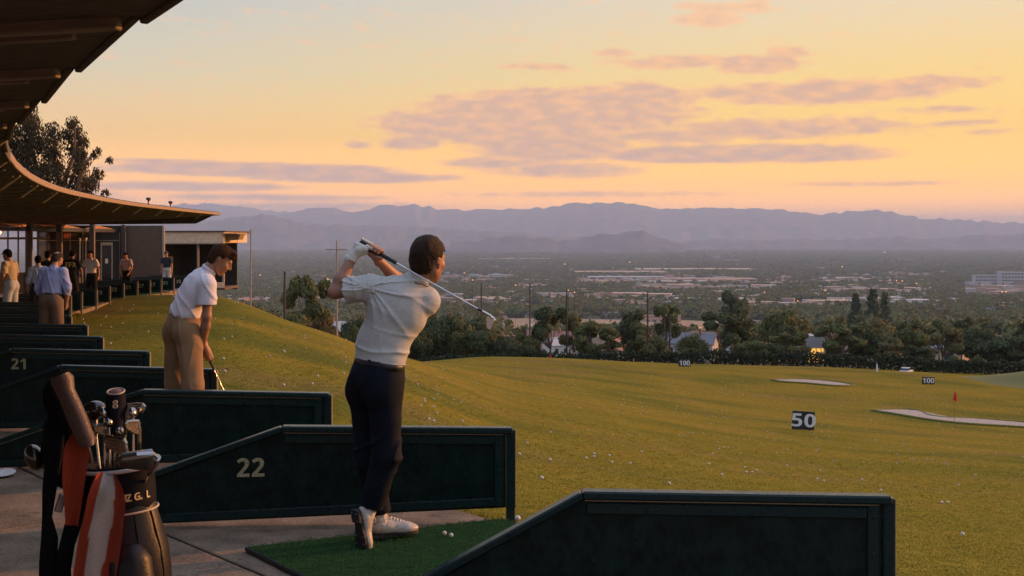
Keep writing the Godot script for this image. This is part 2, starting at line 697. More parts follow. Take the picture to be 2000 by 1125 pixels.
func make_land():
	und = noise(21, 0.045, 3)
	# the lawn of the range: a fan of fine cells
	var patch := noise(31, 0.08, 4)
	var streak := noise(33, 0.25, 3)
	var ds := []
	var d := 3.0
	while d < 118.0:
		ds.append(d)
		d *= 1.022
	ds.append(118.0)
	var us := []
	var u := -620.0
	while u <= 2700.0:
		us.append(u)
		u += 18.0 if u > -40.0 and u < 2040.0 else 60.0
	var pts := PackedVector3Array()
	var cols := PackedColorArray()
	for dd in ds:
		for uu in us:
			var x: float = (uu - 1000.0) / F * dd
			pts.append(Vector3(x, land(x, -dd), -dd))
			var p := patch.get_noise_2d(x, dd * 1.6)
			var q := streak.get_noise_2d(x * 0.5, dd * 1.2)
			var t := clampf(0.5 + p * 0.9 + q * 0.5, 0.0, 1.0)
			var c := Color(0.232, 0.214, 0.018).lerp(Color(0.37, 0.265, 0.030), t)
			c = c.lerp(Color(0.12, 0.145, 0.026), clampf(-p * 1.5 - 0.15, 0.0, 0.6))
			# trodden earth just off the deck, and worn patches on the slope
			var off := x - edge_x(-dd)
			c = c.lerp(Color(0.25, 0.175, 0.085), clampf((1.0 - off / 1.3) * 0.8 + q * 0.9 - 0.25, 0.0, 0.75) if off > -0.5 else 0.0)
			c = c.lerp(Color(0.31, 0.215, 0.075), clampf((q * 0.7 + patch.get_noise_2d(x * 0.4 + 300.0, dd * 1.1) - 0.32) * 2.2, 0.0, 0.6))
			c = c * (1.0 + 0.05 * sin((x * 0.55 + dd) * 1.9))       # mower's bands
			cols.append(c)
	var s := Shape.new()
	s.tinted = true
	s.sheet(pts, us.size(), cols)
	var gm := mat("lawn", [1, 1, 1], 0.95, {"vc": true, "world": true, "scale": 1.0, "spec": 0.2,
		"sx": Vector3(0.16, 0.3, 0.34), "tex": ntex("lawn_t", 0.02, 6, [Color(0.45, 0.52, 0.4), Color(0.74, 0.78, 0.68), Color(0.92, 0.92, 0.85), Color(1, 0.98, 0.9)], 0.0, 1024),
		"normal": ntex("lawn_n", 0.20, 4, [], 14.0, 1024), "ns": 1.0})
	struct_("lawn", s, gm, "rolling yellow green grass of the driving range")
	# the rest of the ground, from under the deck out to the foot of the mountains
	var s2 := Shape.new()
	s2.tinted = true
	pts = PackedVector3Array()
	cols = PackedColorArray()
	var field := noise(41, 0.006, 4)
	var rad := [0.0, 3.0, 5.5, 8.0, 11.0, 15.0, 20.0, 26.0, 34.0, 44.0, 54.0, 66.0, 80.0, 100.0, 112.0, 118.0]
	var r := 125.0
	while r < 30000.0:
		rad.append(r)
		r *= 1.055
	rad.append(30000.0)
	var na := 240
	for rr in rad:
		for a in na + 1:
			var az := TAU * a / na
			var x: float = sin(az) * rr
			var z: float = -cos(az) * rr
			var y := land(x, z)
			var uu := 1000.0 + F * x / maxf(-z, 0.01)
			if -z > 3.2 and -z < 117.0 and uu > -560.0 and uu < 2640.0:
				y -= 1.2
			else:
				y -= 0.08
			pts.append(Vector3(x, y, z))
			var f := field.get_noise_2d(x, z)
			var c := Color(0.075, 0.085, 0.036).lerp(Color(0.27, 0.195, 0.115), clampf(f * 1.8 + 0.2, 0.0, 1.0))
			cols.append(c)
	s2.sheet(pts, na + 1, cols)
	struct_("ground", s2, mat("valley_ground", [1, 1, 1], 0.95, {"vc": true, "world": true, "scale": 0.02, "spec": 0.2,
		"tex": ntex("valley_t", 0.03, 5, [grey(0.55), grey(0.8), grey(1.0)])}), "valley floor of dry fields below the range")

# a range of mountains: crest heights from a profile, ridges falling towards the valley
func ridge(called: String, label: String, prof: Array, dist: float, deep: float, base: float, seed_: int, c: Array):
	var nz := noise(seed_, 0.0011, 5, FastNoiseLite.TYPE_SIMPLEX)
	nz.fractal_type = FastNoiseLite.FRACTAL_RIDGED
	var fine := noise(seed_ + 1, 0.03, 5, FastNoiseLite.TYPE_SIMPLEX)
	var pts := PackedVector3Array()
	var u0: float = prof[0][0]
	var u1: float = prof[-1][0]
	var n := int((u1 - u0) / 5.0)
	var xs := []
	var ys := []
	for q in prof:
		xs.append(q[0])
		ys.append(q[1])
	var rows := 22
	for i in rows + 1:
		var t := float(i) / rows                     # 0 in front, 1 behind
		var prof_t := sin(minf(t / 0.72, 1.0) * PI * 0.5) if t < 0.72 else cos((t - 0.72) / 0.28 * PI * 0.5)
		for k in n + 1:
			var u := u0 + (u1 - u0) * k / n
			var d := dist - deep * 0.72 + deep * t
			var dist_k := dist
			var top: float = EYE - (piece(xs, ys, u) - 466.0 + fine.get_noise_1d(u) * 4.0) / F * dist_k
			var x := (u - 1000.0) / F * d
			var rid := nz.get_noise_2d(x, d * 0.9)
			var y: float = base + (top - base) * prof_t
			y -= (1.0 - absf(t - 0.72) / 0.72) * 0.0 + (1.0 - prof_t) * (rid * 0.35 + 0.1) * (top - base) * sin(clampf(prof_t, 0.0, 1.0) * PI) * 1.1
			pts.append(Vector3(x, maxf(y, base - 30.0), -d))
	var s := Shape.new()
	s.sheet(pts, n + 1)
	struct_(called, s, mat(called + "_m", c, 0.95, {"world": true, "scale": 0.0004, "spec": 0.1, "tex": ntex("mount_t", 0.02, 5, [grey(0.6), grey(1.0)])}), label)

func make_mountains():
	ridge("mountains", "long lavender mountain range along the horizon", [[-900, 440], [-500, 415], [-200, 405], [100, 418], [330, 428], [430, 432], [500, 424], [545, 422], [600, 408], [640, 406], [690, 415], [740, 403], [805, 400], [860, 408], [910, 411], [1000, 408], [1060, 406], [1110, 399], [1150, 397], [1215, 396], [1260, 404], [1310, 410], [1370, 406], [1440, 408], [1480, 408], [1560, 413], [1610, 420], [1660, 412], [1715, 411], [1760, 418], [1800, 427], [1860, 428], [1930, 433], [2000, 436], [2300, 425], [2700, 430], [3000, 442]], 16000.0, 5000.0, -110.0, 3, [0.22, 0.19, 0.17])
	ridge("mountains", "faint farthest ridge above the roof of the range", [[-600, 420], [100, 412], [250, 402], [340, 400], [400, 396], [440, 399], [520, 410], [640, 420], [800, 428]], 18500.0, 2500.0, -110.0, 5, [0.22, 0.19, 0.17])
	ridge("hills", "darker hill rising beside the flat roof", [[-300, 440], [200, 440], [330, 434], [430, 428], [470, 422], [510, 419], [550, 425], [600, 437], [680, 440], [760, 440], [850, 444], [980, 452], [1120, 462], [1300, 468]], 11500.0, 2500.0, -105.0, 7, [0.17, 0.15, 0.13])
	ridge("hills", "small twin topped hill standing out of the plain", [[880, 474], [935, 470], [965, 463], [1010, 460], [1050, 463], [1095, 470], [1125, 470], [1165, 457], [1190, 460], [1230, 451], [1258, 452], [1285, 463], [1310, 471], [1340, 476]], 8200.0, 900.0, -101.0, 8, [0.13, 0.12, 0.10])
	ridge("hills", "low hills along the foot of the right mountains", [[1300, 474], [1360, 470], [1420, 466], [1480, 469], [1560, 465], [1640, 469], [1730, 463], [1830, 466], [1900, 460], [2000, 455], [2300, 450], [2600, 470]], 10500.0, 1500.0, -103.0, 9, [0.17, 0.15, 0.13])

# ------------------------------------------------------------------ tee deck and bays
var EDGE := [Vector3(9.0, 0, 4.5), Vector3(5.6, 0, -0.6), Vector3(1.66, 0, -5.35), Vector3(-0.12, 0, -7.4), Vector3(-1.57, 0, -9.0), Vector3(-2.9, 0, -10.6), Vector3(-4.06, 0, -12.3), Vector3(-5.2, 0, -14.2), Vector3(-8.5, 0, -21.5), Vector3(-11.85, 0, -30.5), Vector3(-13.15, 0, -36.0), Vector3(-13.95, 0, -41.0), Vector3(-14.0, 0, -45.0), Vector3(-13.9, 0, -49.0), Vector3(-13.8, 0, -54.0)]

func deck_y(z: float) -> float:                        # the deck falls a little towards its far end
	return -0.37 * smoothstep(12.0, 40.0, -z)

func on_deck(x: float, z: float) -> Vector3:
	return Vector3(x, deck_y(z), z)

func make_deck():
	var con := mat("concrete", [0.34, 0.265, 0.19], 0.85, {"world": true, "scale": 0.42, "spec": 0.3,
		"tex": concrete_tex(), "normal": ntex("con_n2", 0.3, 3, [], 2.0), "ns": 0.22})
	var con2 := mat("concrete_worn", [0.30, 0.232, 0.165], 0.85, {"world": true, "scale": 0.37, "spec": 0.3, "tex": concrete_tex(), "normal": ntex("con_n2", 0.3, 3, [], 2.0), "ns": 0.22})
	# slabs between joints: rows run along the edge, 1.75 m and 3 m wide
	var deck := Node3D.new()
	deck.name = "tee_deck"
	add_child(deck)
	tag(deck, "curved brown concrete deck of the tee line", "", "", "structure")
	var line := resample(EDGE, 2.1)
	var offs := [0.0, 1.72, 4.4, 7.4, 11.0]
	var gap := 0.012
	for i in line.size() - 1:
		var a: Vector3 = line[i]
		var b: Vector3 = line[i + 1]
		var t0: Vector3 = (line[mini(i + 1, line.size() - 1)] - line[maxi(i - 1, 0)]).normalized()
		var t1: Vector3 = (line[mini(i + 2, line.size() - 1)] - line[i]).normalized()
		var n0 := Vector3(t0.z, 0, -t0.x)
		var n1 := Vector3(t1.z, 0, -t1.x)
		if n0.x > 0.0:
			n0 = -n0
			n1 = -n1
		for k in offs.size() - 1:
			if k >= 2 and i % 2 == 1 and false:
				continue
			var s := Shape.new()
			var ca: Vector3 = a + n0 * offs[k]
			var cb: Vector3 = b + n1 * offs[k]
			var cc: Vector3 = b + n1 * offs[k + 1]
			var cd: Vector3 = a + n0 * offs[k + 1]
			for p in 1:
				ca.y = deck_y(ca.z)
				cb.y = deck_y(cb.z)
				cc.y = deck_y(cc.z)
				cd.y = deck_y(cd.z)
			var mid: Vector3 = (ca + cb + cc + cd) / 4.0
			var top := []
			for p in [ca, cb, cc, cd]:
				var q: Vector3 = p
				q += (mid - q).normalized() * gap
				top.append(q)
			var cham := []
			for p in top:
				cham.append(p + (mid - p).normalized() * 0.012)
			var lift := rng.randf_range(-0.003, 0.003)
			var up := Vector3(0, lift, 0)
			s.poly([cham[0] + up, cham[1] + up, cham[2] + up, cham[3] + up], mid - Vector3(0, 1, 0))
			for e in 4:
				var f := (e + 1) % 4
				s.poly([cham[e] + up, cham[f] + up, top[f] + Vector3(0, -0.008, 0), top[e] + Vector3(0, -0.008, 0)], mid - Vector3(0, 0.3, 0))
				s.poly([top[e] + Vector3(0, -0.008, 0), top[f] + Vector3(0, -0.008, 0), top[f] + Vector3(0, -0.5, 0), top[e] + Vector3(0, -0.5, 0)], mid)
			obj("slab", s, con if (i * 3 + k) % 4 else con2, deck)
	# dark bed in the joints
	var bed := Shape.new()
	for i in line.size() - 1:
		var a: Vector3 = line[i]
		var b: Vector3 = line[i + 1]
		a.y = deck_y(a.z)
		b.y = deck_y(b.z)
		bed.poly([a + Vector3(-0.1, -0.03, -0.05), b + Vector3(-0.1, -0.03, -0.05), b + Vector3(-11, -0.03, 4), a + Vector3(-11, -0.03, 4)], Vector3(0, -5, 0))
	obj("joint_bed", bed, mat("joint", [0.05, 0.04, 0.03], 0.95), deck)

# a low bay divider: origin at the post on the grass side, its length runs along local -x
var divider_mesh := {}

func divider_parts(o: Node3D, number: String, far := false, end := -2.75):
	var paint := mat("divider_paint", [0.010, 0.034, 0.033], 0.5, {"spec": 0.28, "scale": 0.9, "roughtex": ntex("rough_t", 0.02, 4, [grey(0.55), grey(1.0)]),
		"tex": scuffed(), "normal": ntex("paint_n", 0.02, 3, [], 1.2), "ns": 0.35})
	var trim := mat("divider_trim", [0.008, 0.022, 0.022], 0.4, {"spec": 0.3, "scale": 1.4, "roughtex": ntex("rough_t", 0.02, 4, [])})
	var edge := mat("divider_edge", [0.34, 0.27, 0.17], 0.45, {"scale": 3.0, "tex": ntex("edge_t", 0.04, 4, [grey(0.5), grey(1.0)])})
	if not divider_mesh.has(end):
		var dm := {}
		divider_mesh[end] = dm
		var out := [Vector2(-0.03, 0.07), Vector2(-0.03, 0.545), Vector2(-1.45, 0.575), Vector2(end, 0.12), Vector2(end, -0.0)]
		var s := Shape.new()
		s.prism(out, 0.022, Vector3.ZERO, Basis(), 0.003)
		dm.panel = s.mesh()
		# frame strips on both faces
		s = Shape.new()
		for sd in [-1.0, 1.0]:
			var z: float = sd * 0.0165
			s.box(Vector3(-0.075, 0.31, z), Vector3(0.055, 0.46, 0.014), Basis(), 0.003)
			s.bar(Vector3(-0.105, 0.11, z), Vector3(end + 0.05, 0.035, z), 0.014, 0.05, Vector3.UP, 0.003)
			s.bar(Vector3(-0.105, 0.505, z), Vector3(-1.43, 0.535, z), 0.014, 0.05, Vector3.UP, 0.003)
		dm.frame = s.mesh()
		s = Shape.new()
		s.bar(Vector3(0.012, 0.566, 0), Vector3(-1.452, 0.598, 0), 0.085, 0.04, Vector3.UP, 0.008)
		s.bar(Vector3(-1.452, 0.597, 0), Vector3(end - 0.03, 0.135, 0), 0.082, 0.038, Vector3.UP, 0.008)
		dm.rail = s.mesh()
		s = Shape.new()
		for sd in [-1.0, 1.0]:
			s.bar(Vector3(-0.05, 0.5435, sd * 0.021), Vector3(-1.44, 0.574, sd * 0.021), 0.016, 0.008, Vector3.UP, 0.002)
		dm.bead = s.mesh()
		s = Shape.new()
		s.box(Vector3(0.0, 0.245, 0), Vector3(0.055, 0.65, 0.05), Basis(), 0.006)
		dm.post = s.mesh()
		s = Shape.new()
		s.bar(Vector3(-2.45, 0.22, 0), Vector3(-2.45, -0.01, 0), 0.05, 0.055, Vector3.RIGHT, 0.005)
		dm.foot = s.mesh()
		s = Shape.new()
		s.box(Vector3(0.0305, 0.32, 0), Vector3(0.006, 0.5, 0.044), Basis(), 0.002)
		dm.strip = s.mesh()
		var bolt := Shape.new()
		bolt.lathe(Vector3.ZERO, [Vector2(0.009, 0.0), Vector2(0.008, 0.004), Vector2(0.0, 0.005)], 8, Basis(Vector3(1, 0, 0), PI / 2))
		dm.bolt = bolt.mesh()
	var M: Dictionary = divider_mesh[end]
	if not far:
		for q in [[-0.075, 0.12], [-0.075, 0.31], [-0.075, 0.49], [-0.6, 0.513], [-1.1, 0.524]]:
			obj("bolt", M.bolt, trim, o, Vector3(q[0], q[1], 0.0235))
	obj("panel", M.panel, paint, o)
	obj("frame", M.frame, trim, o)
	obj("top_rail", M.rail, trim, o)
	obj("bead", M.bead, edge, o)
	obj("post", M.post, edge if far else trim, o)
	obj("post_strip", M.strip, edge, o)
	if number != "":
		digits(o, number, far)

func concrete_tex() -> Texture2D:                       # speckled slab with hairline cracks and old stains
	if texs.has("concrete_tex"):
		return texs.concrete_tex
	var r := RandomNumberGenerator.new()
	r.seed = 23
	var n1 := noise(75, 0.008, 5)
	var n2 := noise(76, 0.10, 3)
	var im := Image.create(768, 768, false, Image.FORMAT_RGB8)
	for y in 768:
		for x in 768:
			var v := 0.76 + 0.17 * n1.get_noise_2d(x, y) + 0.13 * n2.get_noise_2d(x, y) + r.randf_range(-0.07, 0.07)
			im.set_pixel(x, y, Color(v, v * 0.985, v * 0.96))
	for i in 26:                                         # stains and scuffs
		var c := Vector2(r.randf_range(0, 767), r.randf_range(0, 767))
		var rad := r.randf_range(4.0, 26.0)
		var k := r.randf_range(0.72, 0.9)
		for dy in range(-int(rad), int(rad)):
			for dx in range(-int(rad), int(rad)):
				var e := Vector2(dx, dy * 1.6).length() / rad + 0.5 * n2.get_noise_2d(c.x + dx, c.y + dy)
				if e < 1.0:
					var X := posmod(int(c.x) + dx, 768)
					var Y := posmod(int(c.y) + dy, 768)
					im.set_pixel(X, Y, im.get_pixel(X, Y) * lerpf(k, 1.0, e * e))
	for i in 4:                                          # cracks
		var p := Vector2(r.randf_range(0, 767), r.randf_range(0, 767))
		var a := r.randf_range(0, TAU)
		for k in r.randi_range(120, 420):
			a += r.randf_range(-0.35, 0.35)
			p += Vector2.from_angle(a)
			im.set_pixel(posmod(int(p.x), 768), posmod(int(p.y), 768), Color(0.30, 0.28, 0.26))
	texs.concrete_tex = ImageTexture.create_from_image(im)
	return texs.concrete_tex

func scuffed() -> Texture2D:                            # worn paint: mottling, ball marks, scratches, dirt
	if texs.has("scuffed"):
		return texs.scuffed
	var r := RandomNumberGenerator.new()
	r.seed = 19
	var n1 := noise(71, 0.012, 5)
	var n2 := noise(72, 0.06, 4)
	var im := Image.create(512, 512, false, Image.FORMAT_RGB8)
	for y in 512:
		for x in 512:
			var v := 0.62 + 0.22 * n1.get_noise_2d(x, y) + 0.16 * n2.get_noise_2d(x, y * 0.5)
			im.set_pixel(x, y, Color(v * 0.97, v, v))
	for i in 70:                                         # scratches
		var p := Vector2(r.randf_range(0, 511), r.randf_range(0, 511))
		var d := Vector2.from_angle(r.randf_range(-0.5, 0.5)) * r.randf_range(0.6, 1.0)
		var v := r.randf_range(0.72, 1.0)
		for k in r.randi_range(6, 46):
			p += d
			im.set_pixel(posmod(int(p.x), 512), posmod(int(p.y), 512), Color(v, v, v * 0.95))
	for i in 46:                                         # ball marks
		var c := Vector2(r.randf_range(0, 511), r.randf_range(0, 511))
		var rad := r.randf_range(1.5, 5.0)
		var v := r.randf_range(0.75, 1.0) if i % 3 else 0.35
		for dy in range(-6, 7):
			for dx in range(-6, 7):
				if Vector2(dx, dy).length() < rad and r.randf() < 0.65:
					im.set_pixel(posmod(int(c.x) + dx, 512), posmod(int(c.y) + dy, 512), Color(v, v, v * 0.93))
	texs.scuffed = ImageTexture.create_from_image(im)
	return texs.scuffed

func digits(o: Node3D, number: String, far: bool):
	var font := SystemFont.new()
	font.font_names = PackedStringArray(["Droid Sans"])
	font.font_weight = 700
	var t := TextMesh.new()
	t.text = number
	t.font = font
	t.font_size = 32
	t.pixel_size = (0.165 if not far else 0.19) / 32.0
	t.depth = 0.003
	t.curve_step = 1.0
	var m := MeshInstance3D.new()
	m.mesh = t
	m.material_override = mat("number_paint", [0.40, 0.38, 0.22], 0.7, {"scale": 4.0, "tex": ntex("numw_t", 0.03, 4, [grey(0.6), grey(0.95), grey(1.0)])})
	m.name = "number"
	m.position = Vector3(-0.34, 0.36, 0.0125) if far else Vector3(-1.37, 0.45, 0.0125) if number == "21" else Vector3(-1.645, 0.355, 0.0125)
	o.add_child(m)

var bay_posts := []

func make_bays():
	# post positions along the curving edge; near ones read from the photograph's depth
	var near := [Vector3(1.78, 0, -5.46), Vector3(-0.01, 0, -7.42), Vector3(-1.45, 0, -9.08), Vector3(-2.78, 0, -10.75), Vector3(-3.94, 0, -12.45), Vector3(-5.1, 0, -14.3)]
	var posts := near.duplicate()
	for q in [[-6.2, -16.6], [-7.35, -19.0], [-8.6, -21.7], [-9.75, -24.6], [-10.8, -27.5], [-11.75, -30.5], [-12.5, -33.3], [-13.05, -36.0], [-13.54, -38.6], [-13.88, -41.0], [-13.98, -42.8], [-13.95, -44.2], [-13.88, -45.4], [-13.83, -46.9], [-13.78, -48.6]]:
		posts.append(on_deck(q[0] + 0.06, q[1]))
	bay_posts = posts
	var numbers := {1: "22", 4: "21", 14: "25", 15: "23", 16: "21", 17: "27", 18: "27", 19: "31", 20: "25"}
	var said := ["nearest dark green bay divider, in front of the swinging golfer's mat", "dark green bay divider numbered 22 behind the swinging golfer's legs", "dark green bay divider just behind number 22, hiding the young man's shoes", "dark green bay divider behind the young man in khaki trousers", "dark green bay divider numbered 21 at the left edge", "dark green bay divider right behind number 21, below the old man in blue",
		"dark green bay divider at the feet of the old man in blue", "dark green bay divider seen over the old man's shoes", "dark green bay divider level with the old man's knees", "dark green bay divider level with the old man's thighs", "dark green bay divider ending behind the old man's right hip",
		"dark green bay divider with pale post at the old man's right hand", "dark green bay divider with pale post below the man in black", "dark green bay divider with pale post below the man in white", "far green bay divider lettered 25 right of the man in white", "far green bay divider lettered 23 right of number 25", "far green bay divider lettered 21 left of the man in the checked shirt", "far green bay divider lettered 27 right of the checked shirt man", "far green bay divider lettered 27 before the dark wall", "far green bay divider lettered 31 below the man in the cap", "farthest green bay divider, half hidden by the young man's shirt"]
	var turn := 4.5
	for i in posts.size():
		if i >= said.size():
			break
		var o := thing("bay_divider", said[i], "divider", posts[i], Basis(Vector3.UP, deg_to_rad([1.5, 5.0, 1.0, -1.5, 1.0, 1.0][i] if i < 6 else 1.0 + minf(i, 10) * 0.3 - maxf(i - 12.0, 0.0) * 0.5)), "green dividers between the tee bays")
		divider_parts(o, numbers.get(i, ""), i >= 11, -2.28 if i == 0 else -2.75)

# ------------------------------------------------------------------ the curved canopy and its buildings
var ROOF := [Vector3(3.4, 0, 3.0), Vector3(1.5, 0, 0.2), Vector3(0.0, 0, -2.1), Vector3(-1.14, 0, -3.86), Vector3(-1.82, 0, -4.99), Vector3(-2.71, 0, -6.64), Vector3(-3.45, 0, -8.0), Vector3(-4.5, 0, -10.2), Vector3(-5.9, 0, -13.7), Vector3(-7.28, 0, -17.8), Vector3(-8.5, 0, -22.4), Vector3(-9.9, 0, -29.8), Vector3(-10.6, 0, -36.5), Vector3(-11.0, 0, -44.0)]

func make_clubhouse():
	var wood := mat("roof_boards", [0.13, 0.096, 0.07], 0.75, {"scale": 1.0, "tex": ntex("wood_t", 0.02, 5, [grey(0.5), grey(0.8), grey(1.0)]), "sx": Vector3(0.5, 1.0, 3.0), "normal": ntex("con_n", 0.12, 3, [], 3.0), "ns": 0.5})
	var beam_m := mat("roof_beams", [0.30, 0.22, 0.155], 0.7, {"sx": Vector3(0.4, 2.0, 2.0), "tex": ntex("beam_t", 0.02, 4, [grey(0.75), grey(1.0)])})
	var fascia_m := mat("fascia_paint", [0.40, 0.27, 0.16], 0.6, {"scale": 1.2, "tex": ntex("con_t", 0.012, 6, [])})
	var steel := mat("dark_steel", [0.03, 0.028, 0.028], 0.45, {"scale": 2.0, "tex": ntex("paint_t", 0.012, 5, [])})
	var ply := mat("warm_ceiling", [0.50, 0.235, 0.10], 0.6, {"scale": 0.6, "tex": ntex("wood_t", 0.02, 5, [])})
	var wallm := mat("brown_wall", [0.115, 0.076, 0.048], 0.85, {"scale": 0.4, "tex": ntex("band_t", 0.02, 4, [grey(0.85), grey(1.0)])})
	var glass := mat("window_glass", [0.9, 0.95, 1.0], 0.05, {"alpha": 0.03})
	var pale := mat("pale_frame", [0.46, 0.36, 0.24], 0.55, {"scale": 2.0, "tex": ntex("con_t", 0.012, 6, [])})
	var o := thing("clubhouse", "long dark pavilion with a curved overhanging roof above the tee line", "building", Vector3(-14, 0, -30))
	var base := -o.position
	var line := resample(ROOF, 1.45)
	var back := []
	for p in line:
		back.append(p + Vector3(-9.5, 0, -0.4) if p.z > -38.0 else Vector3(-19.5, 0, p.z - 0.2))
	var edge_h := func(z: float) -> float: return 2.60 + 0.06 * smoothstep(15.0, 40.0, -z)
	# the roof deck above and its boarded underside, one panel per bay
	var roof := Shape.new()
	for i in line.size() - 1:
		var a: Vector3 = line[i]
		var b: Vector3 = line[i + 1]
		var ya: float = edge_h.call(a.z) + 0.13
		var yb: float = edge_h.call(b.z) + 0.13
		var ra: Vector3 = back[i]
		var rb: Vector3 = back[i + 1]
		roof.poly([a + Vector3(0, ya, 0), b + Vector3(0, yb, 0), rb + Vector3(0, 3.0, 0), ra + Vector3(0, 3.0, 0)], Vector3(a.x - 4, 0, a.z))
		roof.poly([ra + Vector3(0, 3.0, 0), rb + Vector3(0, 3.0, 0), rb + Vector3(0, 2.6, 0), ra + Vector3(0, 2.6, 0)], a)
	var e: Vector3 = line[-1]
	var eb: Vector3 = back[-1]
	roof.poly([e + Vector3(0, 2.79, 0), eb + Vector3(0, 3.0, 0), eb + Vector3(0, 2.3, 0), e + Vector3(-0.9, 2.36, 0)], Vector3(e.x - 4, 2.5, 0))
	var roof_o := obj("roof", roof, mat("roof_felt", [0.10, 0.08, 0.06], 0.9, {"scale": 0.5, "tex": ntex("con_t", 0.012, 6, [])}), o, base)
	for i in line.size() - 1:
		var a: Vector3 = line[i]
		var b: Vector3 = line[i + 1]
		var t := (b - a).normalized()
		var outw := Vector3(-t.z, 0, t.x)
		if outw.x < 0.0:
			outw = -outw
		var near := clampf((11.0 + a.z) / 4.0, 0.0, 1.0)
		var ya: float = edge_h.call(a.z)
		var yb: float = edge_h.call(b.z)
		var ra: Vector3 = back[i]
		var rb: Vector3 = back[i + 1]
		# boards: outer strip slopes down and inwards to the wall line
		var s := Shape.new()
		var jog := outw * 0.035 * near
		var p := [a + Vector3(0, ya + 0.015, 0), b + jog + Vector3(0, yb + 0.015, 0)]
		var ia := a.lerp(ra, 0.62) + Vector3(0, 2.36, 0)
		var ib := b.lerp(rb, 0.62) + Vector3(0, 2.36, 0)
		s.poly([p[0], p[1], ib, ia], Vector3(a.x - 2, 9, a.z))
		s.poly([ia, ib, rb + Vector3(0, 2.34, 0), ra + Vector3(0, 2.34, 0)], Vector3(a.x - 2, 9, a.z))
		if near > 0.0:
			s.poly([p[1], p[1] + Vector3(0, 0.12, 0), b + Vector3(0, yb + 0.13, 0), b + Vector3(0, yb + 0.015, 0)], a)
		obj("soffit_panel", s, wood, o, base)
		# fascia board
		s = Shape.new()
		var pa: Vector3 = p[0]
		var pb: Vector3 = p[1]
		if near > 0.0:
			s.bar(pa + Vector3(0, 0.055, 0) - t * 0.05 - outw * 0.01, pb + Vector3(0, 0.055, 0) + t * 0.02, 0.035, 0.14, Vector3.UP, 0.006)
			obj("fascia", s, wood, o, base)
		else:
			s.bar(pa + Vector3(0, 0.052, 0), pb + Vector3(0, 0.052, 0), 0.05, 0.095, Vector3.UP, 0.008)
			obj("fascia", s, fascia_m, o, base)
		# rafter under the boards, with a strut
		s = Shape.new()
		var r0 := a + Vector3(0, ya + (0.012 if near > 0.0 else 0.005), 0) - outw * (0.06 if near > 0.0 else 0.10)
		var r1 := ia + Vector3(0, -0.02, 0)
		s.bar(r0, r1, 0.06, 0.09 if near > 0.0 else 0.035, Vector3.UP, 0.006)
		obj("rafter", s, beam_m, o, base)
		if a.z > -9.0:
			s = Shape.new()
			var sp := r0.lerp(r1, 0.34)
			s.bar(sp, sp + t * 0.42 - outw * 0.42 + Vector3(0, -0.01, 0), 0.05, 0.05, Vector3.UP, 0.005)
			s.bar(r0.lerp(r1, 0.02) + t * 0.3 + Vector3(0, 0.0, 0), r1 + t * 0.3, 0.04, 0.06, Vector3.UP, 0.004)
			obj("strut", s, beam_m, o, base)
		elif i % 2 == 0:
			s = Shape.new()
			var q0 := r0 + Vector3(0.09, 0.0, 0)
			s.bar(q0, q0 + (r1 - r0).normalized() * 0.26 + Vector3(0, -0.17, 0), 0.024, 0.024, Vector3.UP, 0.003)
			obj("outrigger", s, pale, o, base)
	# columns and glazing along the inner line
	var cols := [Vector3(-16.4, 0, -36.4), Vector3(-16.5, 0, -39.4), Vector3(-16.5, 0, -42.0), Vector3(-16.4, 0, -45.0), Vector3(-16.38, 0, -48.55)]
	for c in cols:
		var s := Shape.new()
		var fy := deck_y(c.z)
		s.box(Vector3(c.x, (fy + 2.36) / 2.0, c.z), Vector3(0.17, 2.40 - fy, 0.17), Basis(), 0.012)
		obj("column", s, steel, o, base)
		s = Shape.new()
		s.box(Vector3(c.x + 0.10, (fy + 2.1) / 2.0, c.z + 0.03), Vector3(0.024, 2.1 - fy, 0.05), Basis(), 0.004)
		obj("conduit", s, pale, o, base)
	var hdr := Shape.new()
	for i in cols.size() - 1:
		hdr.bar(cols[i] + Vector3(-0.3, 2.12, 0), cols[i + 1] + Vector3(-0.3, 2.12, 0), 0.08, 0.13, Vector3.UP, 0.01)
	obj("header_beam", hdr, steel, o, base)
	# light plywood ceiling between column and header, one peaked bay each
	for i in cols.size() - 1:
		var s := Shape.new()
		var a: Vector3 = cols[i]
		var b: Vector3 = cols[i + 1]
		var m := a.lerp(b, 0.45)
		s.poly([a + Vector3(-0.35, 2.20, -0.15), b + Vector3(-0.35, 2.20, 0.15), m + Vector3(-0.35, 2.33, 0.0)], Vector3(9, 2.2, -30))
		s.poly([a + Vector3(-0.5, 2.32, -0.1), b + Vector3(-0.5, 2.32, 0.1), b + Vector3(-4.0, 2.24, 0.1), a + Vector3(-4.0, 2.24, -0.1)], Vector3(a.x, 9, a.z))
		obj("ceiling_panel", s, ply, o, base)
	# glazed screen at the left: low wall, mullions, transoms and panes
	var g0 := Vector3(-23.0, 0, -43.2)
	var g1 := Vector3(-18.75, 0, -46.6)
	var n_g := 14
	for i in n_g + 1:
		var p := g0.lerp(g1, i / float(n_g))
		var s := Shape.new()
		s.box(Vector3(p.x, 1.0, p.z), Vector3(0.05, 2.7, 0.06) if i % 4 else Vector3(0.20, 2.7, 0.16), Basis(), 0.006)
		obj("mullion", s, steel, o, base)
		if i < n_g:
			var q := g0.lerp(g1, (i + 1) / float(n_g))
			var gs := Shape.new()
			var mid := (p + q) / 2.0
			gs.bar(mid + Vector3(0, 1.11, 0) + (p - q) * 0.45, mid + Vector3(0, 1.11, 0) - (p - q) * 0.45, 0.012, 1.30)
			gs.bar(mid + Vector3(0, 1.98, 0) + (p - q) * 0.45, mid + Vector3(0, 1.98, 0) - (p - q) * 0.45, 0.012, 0.24)
			obj("pane", gs, glass, o, base)
